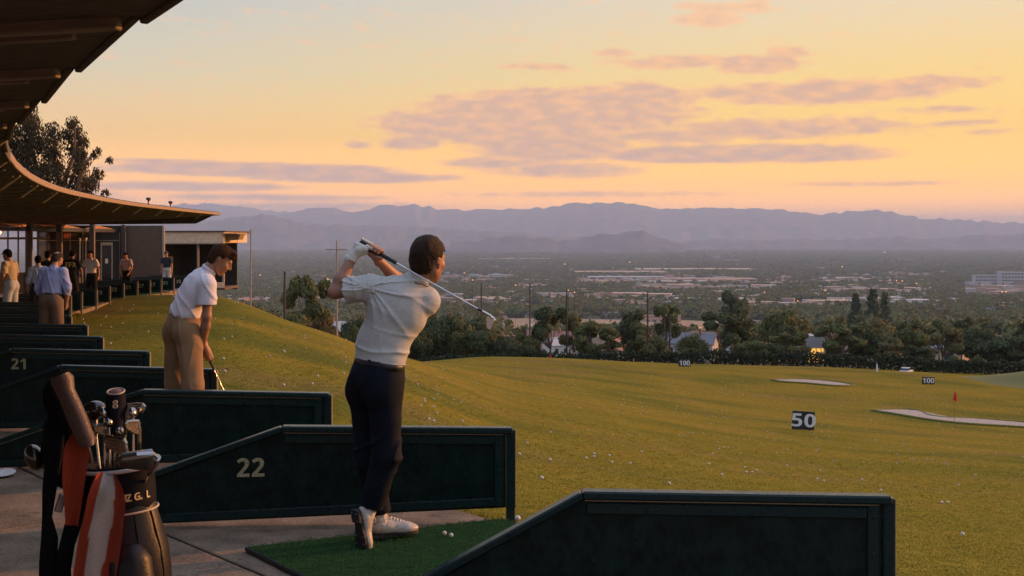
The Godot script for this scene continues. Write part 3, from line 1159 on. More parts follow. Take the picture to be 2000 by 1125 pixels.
	var tr := Shape.new()
	tr.bar(g0 + Vector3(0, 1.81, 0), g1 + Vector3(0, 1.81, 0), 0.06, 0.09)
	tr.bar(g0 + Vector3(0, 2.15, 0), g1 + Vector3(0, 2.15, 0), 0.06, 0.10)
	obj("transom", tr, steel, o, base)
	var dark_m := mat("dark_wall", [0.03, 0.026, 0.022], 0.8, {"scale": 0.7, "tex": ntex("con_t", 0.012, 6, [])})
	var w := Shape.new()
	w.bar(g0 + Vector3(0, 0.03, 0), g1 + Vector3(0, 0.03, 0), 0.12, 0.84)
	obj("wall", w, dark_m, o, base)
	# solid end wall and the dark shop front
	w = Shape.new()
	w.bar(Vector3(-16.45, 0.98, -48.75), Vector3(-14.85, 0.98, -49.05), 0.10, 2.75)
	obj("wall", w, wallm, o, base)
	var wa := Vector3(-16.45, 0, -48.7)
	var wb_ := Vector3(-19.3, 0, -46.8)
	w = Shape.new()
	w.bar(wa + Vector3(0, 0.95, 0), wb_ + Vector3(0, 0.95, 0), 0.10, 2.8)
	obj("wall", w, dark_m, o, base)
	w = Shape.new()
	w.box(Vector3(-14.82, 0.95, -49.0), Vector3(0.10, 2.72, 0.10), Basis(), 0.01)
	obj("corner_post", w, pale, o, base)
	var wd := (wb_ - wa).normalized()
	var wn := Vector3(wd.z, 0, -wd.x)
	if wn.z < 0.0:
		wn = -wn
	for i in 6:
		var p: Vector3 = wa + wd * (0.15 + i * 0.5) + wn * 0.07
		if i == 1:
			continue
		var s := Shape.new()
		s.box(Vector3(p.x, 0.85, p.z), Vector3(0.035, 2.4, 0.035), Basis(), 0.004)
		obj("mullion", s, beam_m, o, base)
	var sr := Shape.new()
	sr.bar(wa + wn * 0.07 + Vector3(0, 1.72, 0), wb_ + wn * 0.07 + Vector3(0, 1.72, 0), 0.035, 0.035)
	obj("transom", sr, beam_m, o, base)
	var door := Shape.new()
	var dp := wa + wd * 0.70 + wn * 0.08
	var db := Basis(wd, Vector3.UP, wd.cross(Vector3.UP))
	door.box(dp + Vector3(0, 0.62, 0), Vector3(0.40, 1.86, 0.03), db, 0.004)
	var door_o := obj("door", door, mat("door_glass", [0.015, 0.015, 0.018], 0.12), o, base)
	var fr := Shape.new()
	for sx in [-0.22, 0.22]:
		fr.box(dp + wd * sx + Vector3(0, 0.64, 0) + wn * 0.02, Vector3(0.05, 2.0, 0.07), db, 0.006)
	fr.box(dp + Vector3(0, 1.58, 0) + wn * 0.02, Vector3(0.49, 0.12, 0.075), db, 0.006)
	obj("frame", fr, pale, door_o)
	var nt := Shape.new()
	nt.box(dp + Vector3(0.0, 0.86, 0) + wn * 0.035, Vector3(0.12, 0.2, 0.012), db, 0.003)
	obj("notice", nt, mat("notice_paper", [0.62, 0.55, 0.42], 0.8), door_o)
	# two pale wall lamps on rods beside the door, unlit
	for i in 2:
		var p: Vector3 = wa + wd * (1.54 + i * 0.24) + wn * 0.14
		var s := Shape.new()
		s.lathe(Vector3(p.x, 1.70, p.z), [Vector2(0.0, 0.0), Vector2(0.035, 0.01), Vector2(0.06, 0.13), Vector2(0.0, 0.14)], 10)
		s.tube([Vector3(p.x, 1.70, p.z), Vector3(p.x, -0.3, p.z)], [0.016], 6)
		obj("rod_lamp", s, mat("lamp_enamel", [0.62, 0.60, 0.52], 0.4), o, base)
	var sg := Shape.new()
	var sp := wa + wd * 2.31 + wn * 0.12
	sg.box(sp + Vector3(0, 1.92, 0), Vector3(0.22, 0.26, 0.03), db, 0.005)
	obj("notice_board", sg, mat("red_board", [0.32, 0.09, 0.05], 0.7), o, base)
	# warm ceiling lamps lit inside the pavilion
	for i in 3:
		var lp := Vector3(-18.2 - 0.2 * i, 2.19, -37.8 - 3.2 * i)
		var lo := thing("ceiling_lamp", ["lit warm ceiling lamp inside the pavilion, nearest of three", "lit warm ceiling lamp inside the pavilion, middle of three", "lit warm ceiling lamp inside the pavilion, farthest of three"][i], "lamp", lp, Basis(), "warm lamps inside the pavilion")
		var ls := Shape.new()
		ls.lathe(Vector3.ZERO, [Vector2(0.0, -0.05), Vector2(0.09, -0.04), Vector2(0.11, 0.0), Vector2(0.11, 0.03), Vector2(0.0, 0.035)], 16)
		obj("bulb", ls, mat("warm_glow", [0.9, 0.6, 0.3], 0.5, {"emit": [1.0, 0.42, 0.13], "energy": 1.4}), lo)
		var ll := OmniLight3D.new()
		ll.name = "lamp_light"
		ll.light_color = Color(1.0, 0.55, 0.25)
		ll.light_energy = 0.55
		ll.light_size = 0.1
		ll.omni_range = 14.0
		ll.omni_attenuation = 2.0
		ll.shadow_enabled = true
		ll.position = Vector3(0, -0.13, 0)
		lo.add_child(ll)
	# ---- the lower annex with its pale band
	var an := thing("annex", "small flat roofed annex with a pale beige band above a dark opening", "building", Vector3(-14.4, -0.4, -52.0))
	var ab := -an.position
	var beige := mat("beige_band", [0.72, 0.53, 0.35], 0.7, {"scale": 0.5, "tex": ntex("band_t", 0.02, 4, [grey(0.85), grey(1.0)])})
	var s := Shape.new()
	s.box(Vector3(-14.36, 1.85, -52.0), Vector3(2.72, 0.50, 0.12), Basis(), 0.01)
	s.box(Vector3(-13.06, 1.85, -54.3), Vector3(0.12, 0.50, 4.48), Basis(), 0.01)
	obj("band", s, beige, an, ab)
	s = Shape.new()
	s.box(Vector3(-14.4, 2.13, -54.3), Vector3(3.0, 0.05, 4.9), Basis(), 0.008)
	obj("roof", s, wallm, an, ab)
	s = Shape.new()
	s.box(Vector3(-14.36, 1.575, -52.0), Vector3(2.74, 0.05, 0.16), Basis(), 0.006)
	obj("lintel", s, pale, an, ab)
	for x in [-13.02, -14.2]:
		s = Shape.new()
		s.box(Vector3(x, 0.58, -52.0 if x > -14.0 else -52.1), Vector3(0.09, 1.98, 0.10), Basis(), 0.008)
		obj("post", s, pale if x > -14.0 else beam_m, an, ab)
	s = Shape.new()
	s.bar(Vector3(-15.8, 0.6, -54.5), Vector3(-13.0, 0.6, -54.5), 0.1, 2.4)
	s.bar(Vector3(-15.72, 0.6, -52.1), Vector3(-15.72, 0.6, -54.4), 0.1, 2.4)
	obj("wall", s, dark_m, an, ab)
	s = Shape.new()
	s.box(Vector3(-13.6, -0.30, -52.0), Vector3(1.25, 0.25, 0.12), Basis(), 0.01)
	obj("sill", s, beige, an, ab)
	s = Shape.new()
	s.box(Vector3(-14.4, -0.46, -53.3), Vector3(2.9, 0.12, 2.7), Basis(), 0.01)
	obj("floor_slab", s, wallm, an, ab)
	s = Shape.new()
	s.box(Vector3(-12.68, 2.02, -52.9), Vector3(0.70, 0.05, 2.4), Basis(), 0.006)
	s.prism([Vector2(-12.98, 1.72), Vector2(-12.44, 1.75), Vector2(-12.34, 1.99), Vector2(-12.98, 1.99)], 0.9, Vector3(0, 0, -52.8), Basis(), 0.004)
	obj("eave", s, beam_m, an, ab)
	# two small floodlights clamped to the roof edge
	for k in 2:
		var f := thing("roof_floodlight", ["small floodlight on the roof edge, left of its twin", "small floodlight on the roof edge, nearer the roof's tip"][k], "lamp", Vector3(-10.2 if k == 0 else -10.5, 2.78, -32.3 if k == 0 else -35.4), Basis(), "floodlights on the roof edge")
		var q := Shape.new()
		q.tube([Vector3(0, -0.03, 0), Vector3(0, 0.10, 0)], [0.018], 6)
		obj("stem", q, steel, f)
		q = Shape.new()
		q.lathe(Vector3(0, 0.13, 0), [Vector2(0.02, -0.06), Vector2(0.04, -0.04), Vector2(0.055, 0.05), Vector2(0.05, 0.05), Vector2(0.0, 0.03)], 12, Basis(Vector3(0, 0, 1), -1.9))
		obj("housing", q, steel, f)

# ------------------------------------------------------------------ trees
func leaf(s: Shape, p: Vector3, dir: Vector3, nrm: Vector3, l: float, w: float):
	var side := dir.cross(nrm).normalized() * w
	var b := s.v.size()
	s.vert(p, nrm)
	s.vert(p + dir * l * 0.5 + side, nrm)
	s.vert(p + dir * l, nrm)
	s.vert(p + dir * l * 0.5 - side, nrm)
	s.tri(b, b + 1, b + 2)
	s.tri(b, b + 2, b + 3)

func rnd_dir(r: RandomNumberGenerator) -> Vector3:
	var z := r.randf_range(-1, 1)
	var a := r.randf_range(0, TAU)
	var q := sqrt(1.0 - z * z)
	return Vector3(q * cos(a), z, q * sin(a))

# kind: round, tall, loose, conifer, shrub. Returns [trunk mesh, crown mesh] for a tree of height 1 scaled by h metres
func tree_shapes(kind: String, h: float, leaves: int, lsize: float, seed_: int) -> Array:
	var r := RandomNumberGenerator.new()
	r.seed = seed_
	var tr := Shape.new()
	var cr := Shape.new()
	cr.tinted = true
	var clumps := []      # centre, radius
	var trunk_h := h * 0.8
	match kind:
		"round":
			for i in 17:
				var d := rnd_dir(r)
				var c := Vector3(d.x * 0.30, 0.56 + d.y * 0.24, d.z * 0.30) * r.randf_range(0.65, 1.05)
				c.y = 0.56 + (c.y - 0.56 * 1.0) * 1.0
				clumps.append([c * h, r.randf_range(0.10, 0.17) * h])
			clumps.append([Vector3(0, 0.55, 0) * h, 0.24 * h])
		"tall":
			for i in 18:
				var t := r.randf_range(0.28, 0.93)
				var w := 0.17 * sin(clampf((t - 0.15) / 0.85, 0.0, 1.0) * PI * 0.86 + 0.3)
				var a := r.randf_range(0, TAU)
				clumps.append([Vector3(cos(a) * w, t, sin(a) * w) * h, r.randf_range(0.06, 0.11) * h])
		"loose":
			for i in 13:
				var a := r.randf_range(0, TAU)
				var t := r.randf_range(0.42, 0.95)
				var w := r.randf_range(0.06, 0.30) * (1.15 - 0.6 * absf(t - 0.6))
				clumps.append([Vector3(cos(a) * w, t, sin(a) * w) * h, r.randf_range(0.06, 0.11) * h])
		"conifer":
			for i in 15:
				var t := 0.12 + 0.84 * i / 14.0
				var w := 0.17 * (1.04 - t)
				for k in 2:
					var a := r.randf_range(0, TAU)
					clumps.append([Vector3(cos(a) * w * 0.7, t, sin(a) * w * 0.7) * h, (0.03 + w * 0.6) * h])
		"shrub":
			trunk_h = h * 0.3
			for i in 10:
				var d := rnd_dir(r)
				clumps.append([Vector3(d.x * 0.42, 0.42 + d.y * 0.30, d.z * 0.42) * h, r.randf_range(0.18, 0.28) * h])
	var lean := Vector3(r.randf_range(-0.05, 0.05), 0, r.randf_range(-0.05, 0.05)) * h
	tr.tube([Vector3(0, -0.4, 0), Vector3(0, h * 0.12, 0) + lean * 0.3, Vector3(0, h * 0.4, 0) + lean, Vector3(0, trunk_h, 0) + lean * 0.6], [h * 0.028, h * 0.021, h * 0.015, h * 0.004], 6)
	var vol := 0.0
	for q in clumps:
		vol += q[1] * q[1]
	var centre := Vector3(0, h * 0.55, 0)
	for q in clumps:
		var c: Vector3 = q[0]
		if kind != "conifer" and kind != "shrub":
			tr.tube([Vector3(0, minf(h * 0.3, c.y * 0.6), 0) + lean * 0.7, Vector3(c.x * 0.6, c.y * 0.78, c.z * 0.6), c], [h * 0.011, h * 0.007, h * 0.003], 4, false)
		var n := int(leaves * q[1] * q[1] / vol)
		var shade := r.randf_range(0.75, 1.2)
		for i in n:
			var d := rnd_dir(r)
			var rad: float = q[1] * pow(r.randf(), 0.38)
			var p := c + d * rad * Vector3(1.1, 0.85, 1.1)
			var nrm := (d * 0.8 + (p - centre).normalized() * 0.5 + rnd_dir(r) * 0.7).normalized()
			var dir := rnd_dir(r)
			if kind == "loose" or kind == "tall":
				dir = (dir + Vector3(0, -0.7, 0)).normalized()
			dir = (dir - nrm * dir.dot(nrm)).normalized()
			var v := shade * r.randf_range(0.7, 1.3)
			cr.tint = Color(v * r.randf_range(0.92, 1.1), v, v * r.randf_range(0.85, 1.1))
			var l := lsize * r.randf_range(0.7, 1.35)
			leaf(cr, p, dir, nrm, l, l * r.randf_range(0.34, 0.55))
	return [tr.mesh(), cr.mesh()]

var LEAFC := {
	"dark": [0.068, 0.086, 0.034], "mid": [0.115, 0.125, 0.042], "olive": [0.14, 0.128, 0.044], "grey": [0.12, 0.13, 0.085], "gold": [0.120, 0.085, 0.028]}

func leaf_mat(tone: String) -> StandardMaterial3D:
	return mat("leaves_" + tone, LEAFC[tone], 0.75, {"vc": true, "spec": 0.3, "back": [0.35, 0.35, 0.2], "two": true})

var tree_protos := {}

func tree(kind: String, tone: String, h: float, at: Vector3, lod: int, variant: int, label: String, group: String, turn := 0.0, called := "tree") -> Node3D:
	var key := "%s_%d_%d" % [kind, lod, variant]
	if not tree_protos.has(key):
		var n: int = [7500, 3200, 900][lod]
		var ls: float = [0.046, 0.050, 0.080][lod]
		if kind == "shrub":
			n = n / 2
			ls *= 1.5
		tree_protos[key] = tree_shapes(kind, 1.0, n, ls, 100 + key.hash() % 1000)
	var m: Array = tree_protos[key]
	var o := thing(called, label, "tree" if called != "shrub" else "shrub", at, Basis(Vector3.UP, turn).scaled(Vector3(h, h, h)), group)
	obj("trunk", m[0], mat("bark", [0.11, 0.085, 0.065], 0.9), o)
	obj("crown", m[1], leaf_mat(tone), o)
	return o

var landmarks := [[60, "the old man"], [160, "the columns"], [380, "the young man"], [490, "the annex pole"], [556, "the hillside pole"], [658, "the crossarm pole"], [760, "the golfer's hands"], [838, "the golfer's head"], [940, "the first dark pole"], [1035, "the second dark pole"], [1107, "the lamp pole"], [1265, "the tall pole"], [1337, "the hedge sign"], [1430, "the grey roof"], [1568, "the 50 sign"], [1640, "the yellow shop"], [1712, "the white flag"], [1770, "the white car"], [1812, "the right sign"], [1864, "the red flag"], [1950, "the office blocks"]]
var to_label := []      # [node, phrase, u, d]

func place_words(u: float, d: float) -> String:
	var best := 0
	for i in landmarks.size():
		if absf(landmarks[i][0] - u) < absf(landmarks[best][0] - u):
			best = i
	var du: float = u - landmarks[best][0]
	var rel := "at"
	if du < -9.0:
		rel = "left of"
	elif du > 9.0:
		rel = "right of"
	return rel + " " + landmarks[best][1]

func later(o: Node3D, phrase: String):
	var p := o.position
	to_label.append([o, phrase, 1000.0 + F * p.x / -p.z, -p.z])

# gives every tree and house words of its own: kind, depth band, nearest landmark, order
func finish_labels():
	var seen := {}
	for q in to_label:
		var band := "at the hedge"
		if q[3] > 128.0:
			band = "behind the hedge"
		if q[3] > 170.0:
			band = "below the range"
		if q[3] > 260.0:
			band = "at mid distance"
		if q[3] > 480.0:
			band = "far out"
		if q[3] > 1000.0:
			band = "very far out"
		var l: String = "%s %s, %s" % [q[1], band, place_words(q[2], q[3])]
		if q[3] <= 1.0:
			l = "%s %s" % [q[1], place_words(q[2], q[3])]
		if not seen.has(l):
			seen[l] = []
		seen[l].append(q)
	var words := ["leftmost", "second", "third", "fourth", "fifth", "sixth", "seventh", "eighth"]
	for l in seen:
		var a: Array = seen[l]
		if a.size() == 1:
			a[0][0].set_meta("label", l)
			continue
		a.sort_custom(func(x, y): return x[2] < y[2])
		for i in a.size():
			if a.size() > 8:
				a[i][0].set_meta("label", l)
				continue
			if a.size() == 2:
				a[i][0].set_meta("label", ["left one: ", "right one: "][i] + l)
			else:
				a[i][0].set_meta("label", words[mini(i, 7)] + (" from left: " if i else ": ") + l)

func make_trees():
	# the eucalyptus behind the canopy
	var e := thing("eucalyptus_tree", "tall eucalyptus with loose drooping foliage behind the curved roof", "tree", Vector3(-30.3, land(-30.3, -75.0), -75.0))
	var r := RandomNumberGenerator.new()
	r.seed = 77
	var tr := Shape.new()
	var cr := Shape.new()
	cr.tinted = true
	var to := func(u: float, v: float, dz := 0.0) -> Vector3: return P(u, v, 75.0) - e.position + Vector3(0, 0, dz)
	var base := Vector3(0, -0.5, 0)
	tr.tube([base, to.call(95, 520), to.call(85, 430), to.call(75, 350), to.call(60, 280), to.call(52, 235)], [0.42, 0.36, 0.30, 0.20, 0.10, 0.04], 9)
	for q in [[85, 430, 130, 360, 150, 300], [80, 390, 110, 320, 100, 265], [75, 350, 40, 310, 25, 270], [85, 430, 160, 370, 190, 350], [120, 372, 150, 300, 158, 250], [78, 370, 30, 350, 12, 330], [150, 372, 175, 320, 192, 300]]:
		tr.tube([to.call(q[0], q[1]), to.call(q[2], q[3], r.randf_range(-1, 1)), to.call(q[4], q[5], r.randf_range(-1, 1))], [0.17, 0.10, 0.03], 6, false)
	# clumps: u, v, radius in photograph pixels, leaf tone
	for q in [[62, 215, 20], [48, 240, 26], [72, 245, 18], [30, 265, 26], [55, 275, 28], [30, 300, 30], [60, 305, 24], [98, 255, 22], [88, 278, 22], [112, 290, 24], [100, 315, 26], [122, 262, 16], [148, 240, 15], [142, 258, 18], [130, 285, 20], [160, 275, 14], [140, 310, 24], [165, 300, 15], [120, 340, 28], [90, 345, 26], [150, 345, 24], [60, 345, 24], [192, 300, 11], [203, 308, 8], [186, 290, 7], [178, 335, 14], [170, 322, 13], [188, 362, 13], [180, 355, 10], [193, 372, 9], [150, 370, 18], [125, 372, 20], [20, 285, 22], [18, 320, 22], [176, 350, 11], [60, 380, 30], [100, 375, 26], [20, 350, 26]]:
		var c: Vector3 = to.call(q[0], q[1], r.randf_range(-1.6, 1.6))
		var rad: float = q[2] / F * 75.0
		var shade := r.randf_range(0.75, 1.25)
		var n := int(q[2] * q[2] * 0.95)
		for i in n:
			var d := rnd_dir(r)
			var p := c + d * rad * pow(r.randf(), 0.45) * Vector3(1.0, 1.05, 1.0)
			var dir := (rnd_dir(r) * 0.7 + Vector3(0, -1, 0)).normalized()
			var nrm := (d + rnd_dir(r) * 0.9).normalized()
			nrm = (nrm - dir * nrm.dot(dir)).normalized()
			var v := shade * r.randf_range(0.7, 1.3)
			cr.tint = Color(v * 1.05, v, v * 0.9)
			var l := r.randf_range(0.16, 0.34)
			leaf(cr, p, dir, nrm, l, l * 0.17)
	obj("trunk", tr, mat("bark_euc", [0.16, 0.11, 0.075], 0.85), e)
	obj("crown", cr, mat("leaves_euc", [0.060, 0.046, 0.020], 0.7, {"vc": true, "spec": 0.35, "back": [0.4, 0.35, 0.2], "two": true}), e)
	# trees of the first rows, read off the photograph: u, top row, width px, depth, kind, tone
	var rows := [
		[505, 556, 95, 96, "round", "olive"], [470, 575, 60, 92, "round", "mid"], [545, 590, 50, 98, "shrub", "dark"], [600, 532, 62, 105, "loose", "mid"], [585, 575, 70, 99, "round", "mid"], [632, 600, 60, 94, "round", "gold"], [655, 622, 50, 92, "shrub", "gold"], [690, 588, 60, 104, "round", "dark"], [720, 600, 60, 112, "round", "dark"],
		[815, 612, 70, 116, "round", "dark"], [855, 585, 105, 120, "round", "dark"], [905, 600, 85, 119, "round", "mid"], [945, 618, 80, 117, "round", "dark"], [990, 640, 70, 116, "round", "dark"], [1025, 632, 60, 122, "round", "mid"], [1072, 595, 62, 124, "loose", "dark"], [1045, 655, 46, 115, "shrub", "dark"], [1120, 612, 50, 128, "loose", "olive"], [1150, 628, 56, 121, "tall", "mid"], [1190, 640, 52, 117, "tall", "mid"], [1232, 588, 82, 126, "round", "dark"], [1300, 590, 46, 170, "loose", "mid"], [1285, 652, 62, 118, "shrub", "olive"], [1258, 632, 50, 123, "loose", "mid"],
		[1418, 606, 80, 122, "loose", "dark"], [1470, 650, 82, 118, "round", "mid"], [1450, 600, 60, 150, "round", "dark"], [1515, 655, 60, 118, "round", "dark"], [1543, 640, 66, 119, "loose", "olive"], [1530, 600, 60, 160, "round", "mid"], [1640, 628, 80, 120, "loose", "mid"], [1690, 612, 88, 124, "round", "dark"], [1740, 656, 52, 117, "tall", "olive"], [1730, 612, 70, 150, "round", "olive"], [1798, 670, 58, 117, "loose", "dark"], [1775, 610, 80, 140, "round", "mid"], [1845, 632, 70, 125, "loose", "olive"], [1868, 690, 40, 116, "shrub", "mid"], [1915, 690, 44, 116, "shrub", "mid"], [1905, 612, 90, 138, "round", "dark"], [1970, 632, 118, 122, "round", "dark"], [2030, 600, 110, 126, "round", "dark"], [2090, 640, 90, 124, "round", "mid"], [780, 640, 60, 114, "round", "dark"], [750, 630, 60, 117, "round", "dark"], [430, 590, 60, 90, "round", "mid"], [395, 600, 70, 88, "round", "dark"], [1672, 572, 34, 430, "conifer", "dark"], [1704, 564, 44, 420, "conifer", "dark"], [1728, 570, 36, 435, "conifer", "dark"], [1425, 566, 44, 330, "tall", "dark"], [1448, 578, 40, 320, "tall", "mid"]]
	var k := 0
	for q in rows:
		var d: float = q[3]
		var x: float = (q[0] - 1000.0) / F * d
		var y := land(x, -d)
		var top: float = EYE - (q[1] - HV) / F * d
		var h := top - y
		var want: float = q[2] / F * d
		var nat: float = {"round": 0.84, "tall": 0.5, "loose": 0.62, "conifer": 0.36, "shrub": 1.4}[q[4]] * h
		var tone_w: String = {"dark": "dark green", "mid": "green", "olive": "olive green", "gold": "golden green", "grey": "grey green"}[q[5]]
		var kind_w: String = {"round": "round crowned tree", "tall": "narrow upright tree", "loose": "loose open crowned tree", "conifer": "pointed conifer", "shrub": "low bushy shrub"}[q[4]]
		var o := tree(q[4], q[5], h, Vector3(x, y, -d), 0 if k < 49 and k % 1 == 0 else 1, k % 3, "", "trees beyond the range", r.randf_range(0, TAU), "shrub" if q[4] == "shrub" else "tree")
		var sx := clampf(want / nat, 0.6, 1.9)
		o.scale = Vector3(h * sx, h, h * sx)
		later(o, tone_w + " " + kind_w)
		k += 1
	# the next 200 or so, down the slope and onto the plain
	var placed := []
	var tries := 0
	while placed.size() < 205 and tries < 9000:
		tries += 1
		var d := 128.0 * pow(5.2, pow(r.randf(), 0.85))
		var u := r.randf_range(440, 2060)
		var x := (u - 1000.0) / F * d
		var ok := true
		for p in placed:
			if absf(p.z + d) < d * 0.05 and absf(p.x - x) < d * 0.012 + 1.2:
				ok = false
				break
		if not ok or in_clearing(x, d):
			continue
		var y := land(x, -d)
		var kind: String = ["round", "round", "round", "tall", "loose", "round", "conifer" if d > 300.0 else "round", "loose"][r.randi() % 8]
		var tone: String = ["dark", "dark", "mid", "mid", "olive", "grey", "dark"][r.randi() % 7]
		if kind == "conifer":
			tone = "dark"
		var h := r.randf_range(5.0, 13.0)
		if kind == "conifer" or kind == "tall":
			h *= 1.2
		var low_zone := u > 960.0 and u < 1520.0
		h = minf(h, EYE - ((r.randf_range(636, 680) if low_zone else r.randf_range(572, 656)) - HV) / F * d - y) if d < 260.0 or (low_zone and d < 640.0) else h
		if h < 2.5:
			continue
		var tone_w: String = {"dark": "dark green", "mid": "green", "olive": "olive green", "gold": "golden green", "grey": "grey green"}[tone]
		var kind_w: String = {"round": "round crowned tree", "tall": "narrow upright tree", "loose": "loose open crowned tree", "conifer": "pointed conifer"}[kind]
		var o := tree(kind, tone, h, Vector3(x, y, -d), 1 if d < 260.0 else 2, r.randi() % 3, "", "trees beyond the range", r.randf_range(0, TAU))
		later(o, tone_w + " " + kind_w)
		placed.append(o.position)
	# the far woods of the plain, too many to count
	for t in 4:
		var tone: String = ["dark", "mid", "olive", "grey"][t]
		var kind: String = ["round", "round", "loose", "conifer"][t]
		var mesh: Mesh = tree_shapes(kind, 1.0, 300, 0.125, 300 + t)[1]
		var xf := []
		var wood := noise(55, 0.0016, 3)
		var n: int = [15000, 12000, 6000, 3000][t]
		while xf.size() < n:
			var q := r.randf()
			var d := 380.0 * pow(24.0, pow(q, 0.72))
			var u := r.randf_range(380, 2080)
			var x := (u - 1000.0) / F * d
			if d < 3000.0 and in_clearing(x, d):
				continue
			if d < 1500.0 and r.randf() < (0.8 if u > 960.0 and u < 1520.0 and d < 660.0 else 0.35):
				continue
			if wood.get_noise_2d(x * 1.5, d * 0.8) < -0.22 and r.randf() < 0.8:
				continue
			var h := r.randf_range(6.0, 14.0) * (1.0 + clampf((d - 2500.0) / 6000.0, 0.0, 0.6))
			var w := h * (1.0 + clampf((d - 1500.0) / 3000.0, 0.0, 2.2)) * r.randf_range(0.8, 1.3)
			xf.append(Transform3D(Basis(Vector3.UP, r.randf_range(0, TAU)).scaled(Vector3(w, h, w)), Vector3(x, land(x, -d) - 0.3, -d)))
		var mm := MultiMesh.new()
		mm.transform_format = MultiMesh.TRANSFORM_3D
		mm.mesh = mesh
		mm.instance_count = xf.size()
		for i in xf.size():
			mm.set_instance_transform(i, xf[i])
		var mi := MultiMeshInstance3D.new()
		mi.name = "far_woods" if t == 0 else "far_woods_%03d" % t
		mi.multimesh = mm
		mi.material_override = mat("woods_" + tone, [LEAFC[tone][0] * 1.35, LEAFC[tone][1] * 1.4, LEAFC[tone][2] * 1.35], 0.8, {"vc": true, "spec": 0.2, "two": true, "back": [0.3, 0.3, 0.2]})
		add_child(mi)
		tag(mi, ["dark tree cover spread over the whole plain", "green trees spread among the streets of the plain", "olive trees spread among the streets of the plain", "pointed grey green conifers spread over the plain"][t], "woods", "", "stuff")

# open ground that the photograph shows: fields, streets and yards (u range, depth range)
var clearings := [[975.0, 1500.0, 640.0, 1010.0], [1440.0, 1620.0, 1180.0, 1420.0], [1050.0, 1340.0, 1500.0, 1680.0], [1230.0, 1520.0, 1900.0, 2150.0], [1130.0, 1480.0, 2250.0, 2700.0], [1280.0, 1345.0, 128.0, 160.0], [1560.0, 1612.0, 126.0, 150.0], [1270.0, 1400.0, 200.0, 330.0], [1000.0, 1060.0, 240.0, 330.0], [1600.0, 1800.0, 1750.0, 1950.0], [1880.0, 2010.0, 1600.0, 2350.0], [1480.0, 1640.0, 860.0, 960.0], [1700.0, 1900.0, 620.0, 700.0], [1060.0, 1130.0, 124.0, 150.0], [700.0, 960.0, 1250.0, 1400.0], [800.0, 1000.0, 2600.0, 3000.0]]

func in_clearing(x: float, d: float) -> bool:
	var u := 1000.0 + F * x / d
	for c in clearings:
		if u > c[0] and u < c[1] and d > c[2] and d < c[3]:
			return true
	return false

# ------------------------------------------------------------------ houses, yards, poles, lamps
func house_parts(o: Node3D, kind: int, wall_c: String, roof_c: String):
	var W := {"white": [0.52, 0.49, 0.44], "tan": [0.42, 0.31, 0.21], "rose": [0.44, 0.27, 0.21], "grey": [0.33, 0.33, 0.33]}
	var R := {"brown": [0.16, 0.10, 0.07], "grey": [0.14, 0.14, 0.15], "red": [0.26, 0.11, 0.07], "pale": [0.42, 0.38, 0.34]}
	var wm := mat("wall_" + wall_c, W[wall_c], 0.85)
	var rm := mat("tiles_" + roof_c, R[roof_c], 0.8)
	var dark := mat("window_dark", [0.03, 0.035, 0.045], 0.15)
	var dim: Vector3 = [Vector3(12, 2.9, 8), Vector3(15, 3.0, 9), Vector3(9.5, 5.6, 8), Vector3(26, 4.6, 13)][kind]
	var s := Shape.new()
	s.box(Vector3(0, dim.y / 2.0 - 0.5, 0), dim + Vector3(0, 1.0, 0))
	var hx := dim.x / 2.0
	var hz := dim.z / 2.0
	if kind < 3:
		s.prism([Vector2(-hz, dim.y), Vector2(hz, dim.y), Vector2(0, dim.y + hz * 0.46)], dim.x - 0.1, Vector3.ZERO, Basis(Vector3(0, 0, -1), Vector3.UP, Vector3(1, 0, 0)))
	if not house_meshes.has(kind):
		var rs := Shape.new()
		if kind < 3:
			for sd in [-1.0, 1.0]:
				rs.bar(Vector3(-hx - 0.5, dim.y + hz * 0.23 - 0.02, sd * (hz * 0.5 + 0.1)), Vector3(hx + 0.5, dim.y + hz * 0.23 - 0.02, sd * (hz * 0.5 + 0.1)), hz * 1.16, 0.16, Vector3(0, 1, sd * 0.46).normalized())
		else:
			rs.box(Vector3(0, dim.y + 0.12, 0), Vector3(dim.x + 0.5, 0.35, dim.z + 0.5))
		var ch := Shape.new()
		ch.box(Vector3(hx * 0.4, dim.y + hz * 0.5, 0.6), Vector3(0.7, 1.5, 0.7))
		var win := Shape.new()
		win.box(Vector3.ZERO, Vector3(1.5, 1.15, 0.1))
		var dr := Shape.new()
		dr.box(Vector3(0, 1.0, 0), Vector3(1.0, 2.0, 0.1))
		house_meshes[kind] = [s.mesh(), rs.mesh(), ch.mesh(), win.mesh(), dr.mesh()]
	var m: Array = house_meshes[kind]
	obj("wall", m[0], wm, o)
	var rf := obj("roof", m[1], rm, o)
	if kind < 3:
		obj("chimney", m[2], mat("brick_red", [0.2, 0.1, 0.07], 0.9), rf)
	for i in (3 if kind != 3 else 5):
		for fl in (2 if kind == 2 else 1):
			obj("window", m[3], dark, o, Vector3(lerpf(-hx * 0.72, hx * 0.72, i / (2.0 if kind != 3 else 4.0)), 1.6 + fl * 2.7, hz + 0.03))
	obj("door", m[4], mat("door_brown", [0.12, 0.07, 0.05], 0.7), o, Vector3(hx * 0.36, 0, hz + 0.03))

var house_meshes := {}

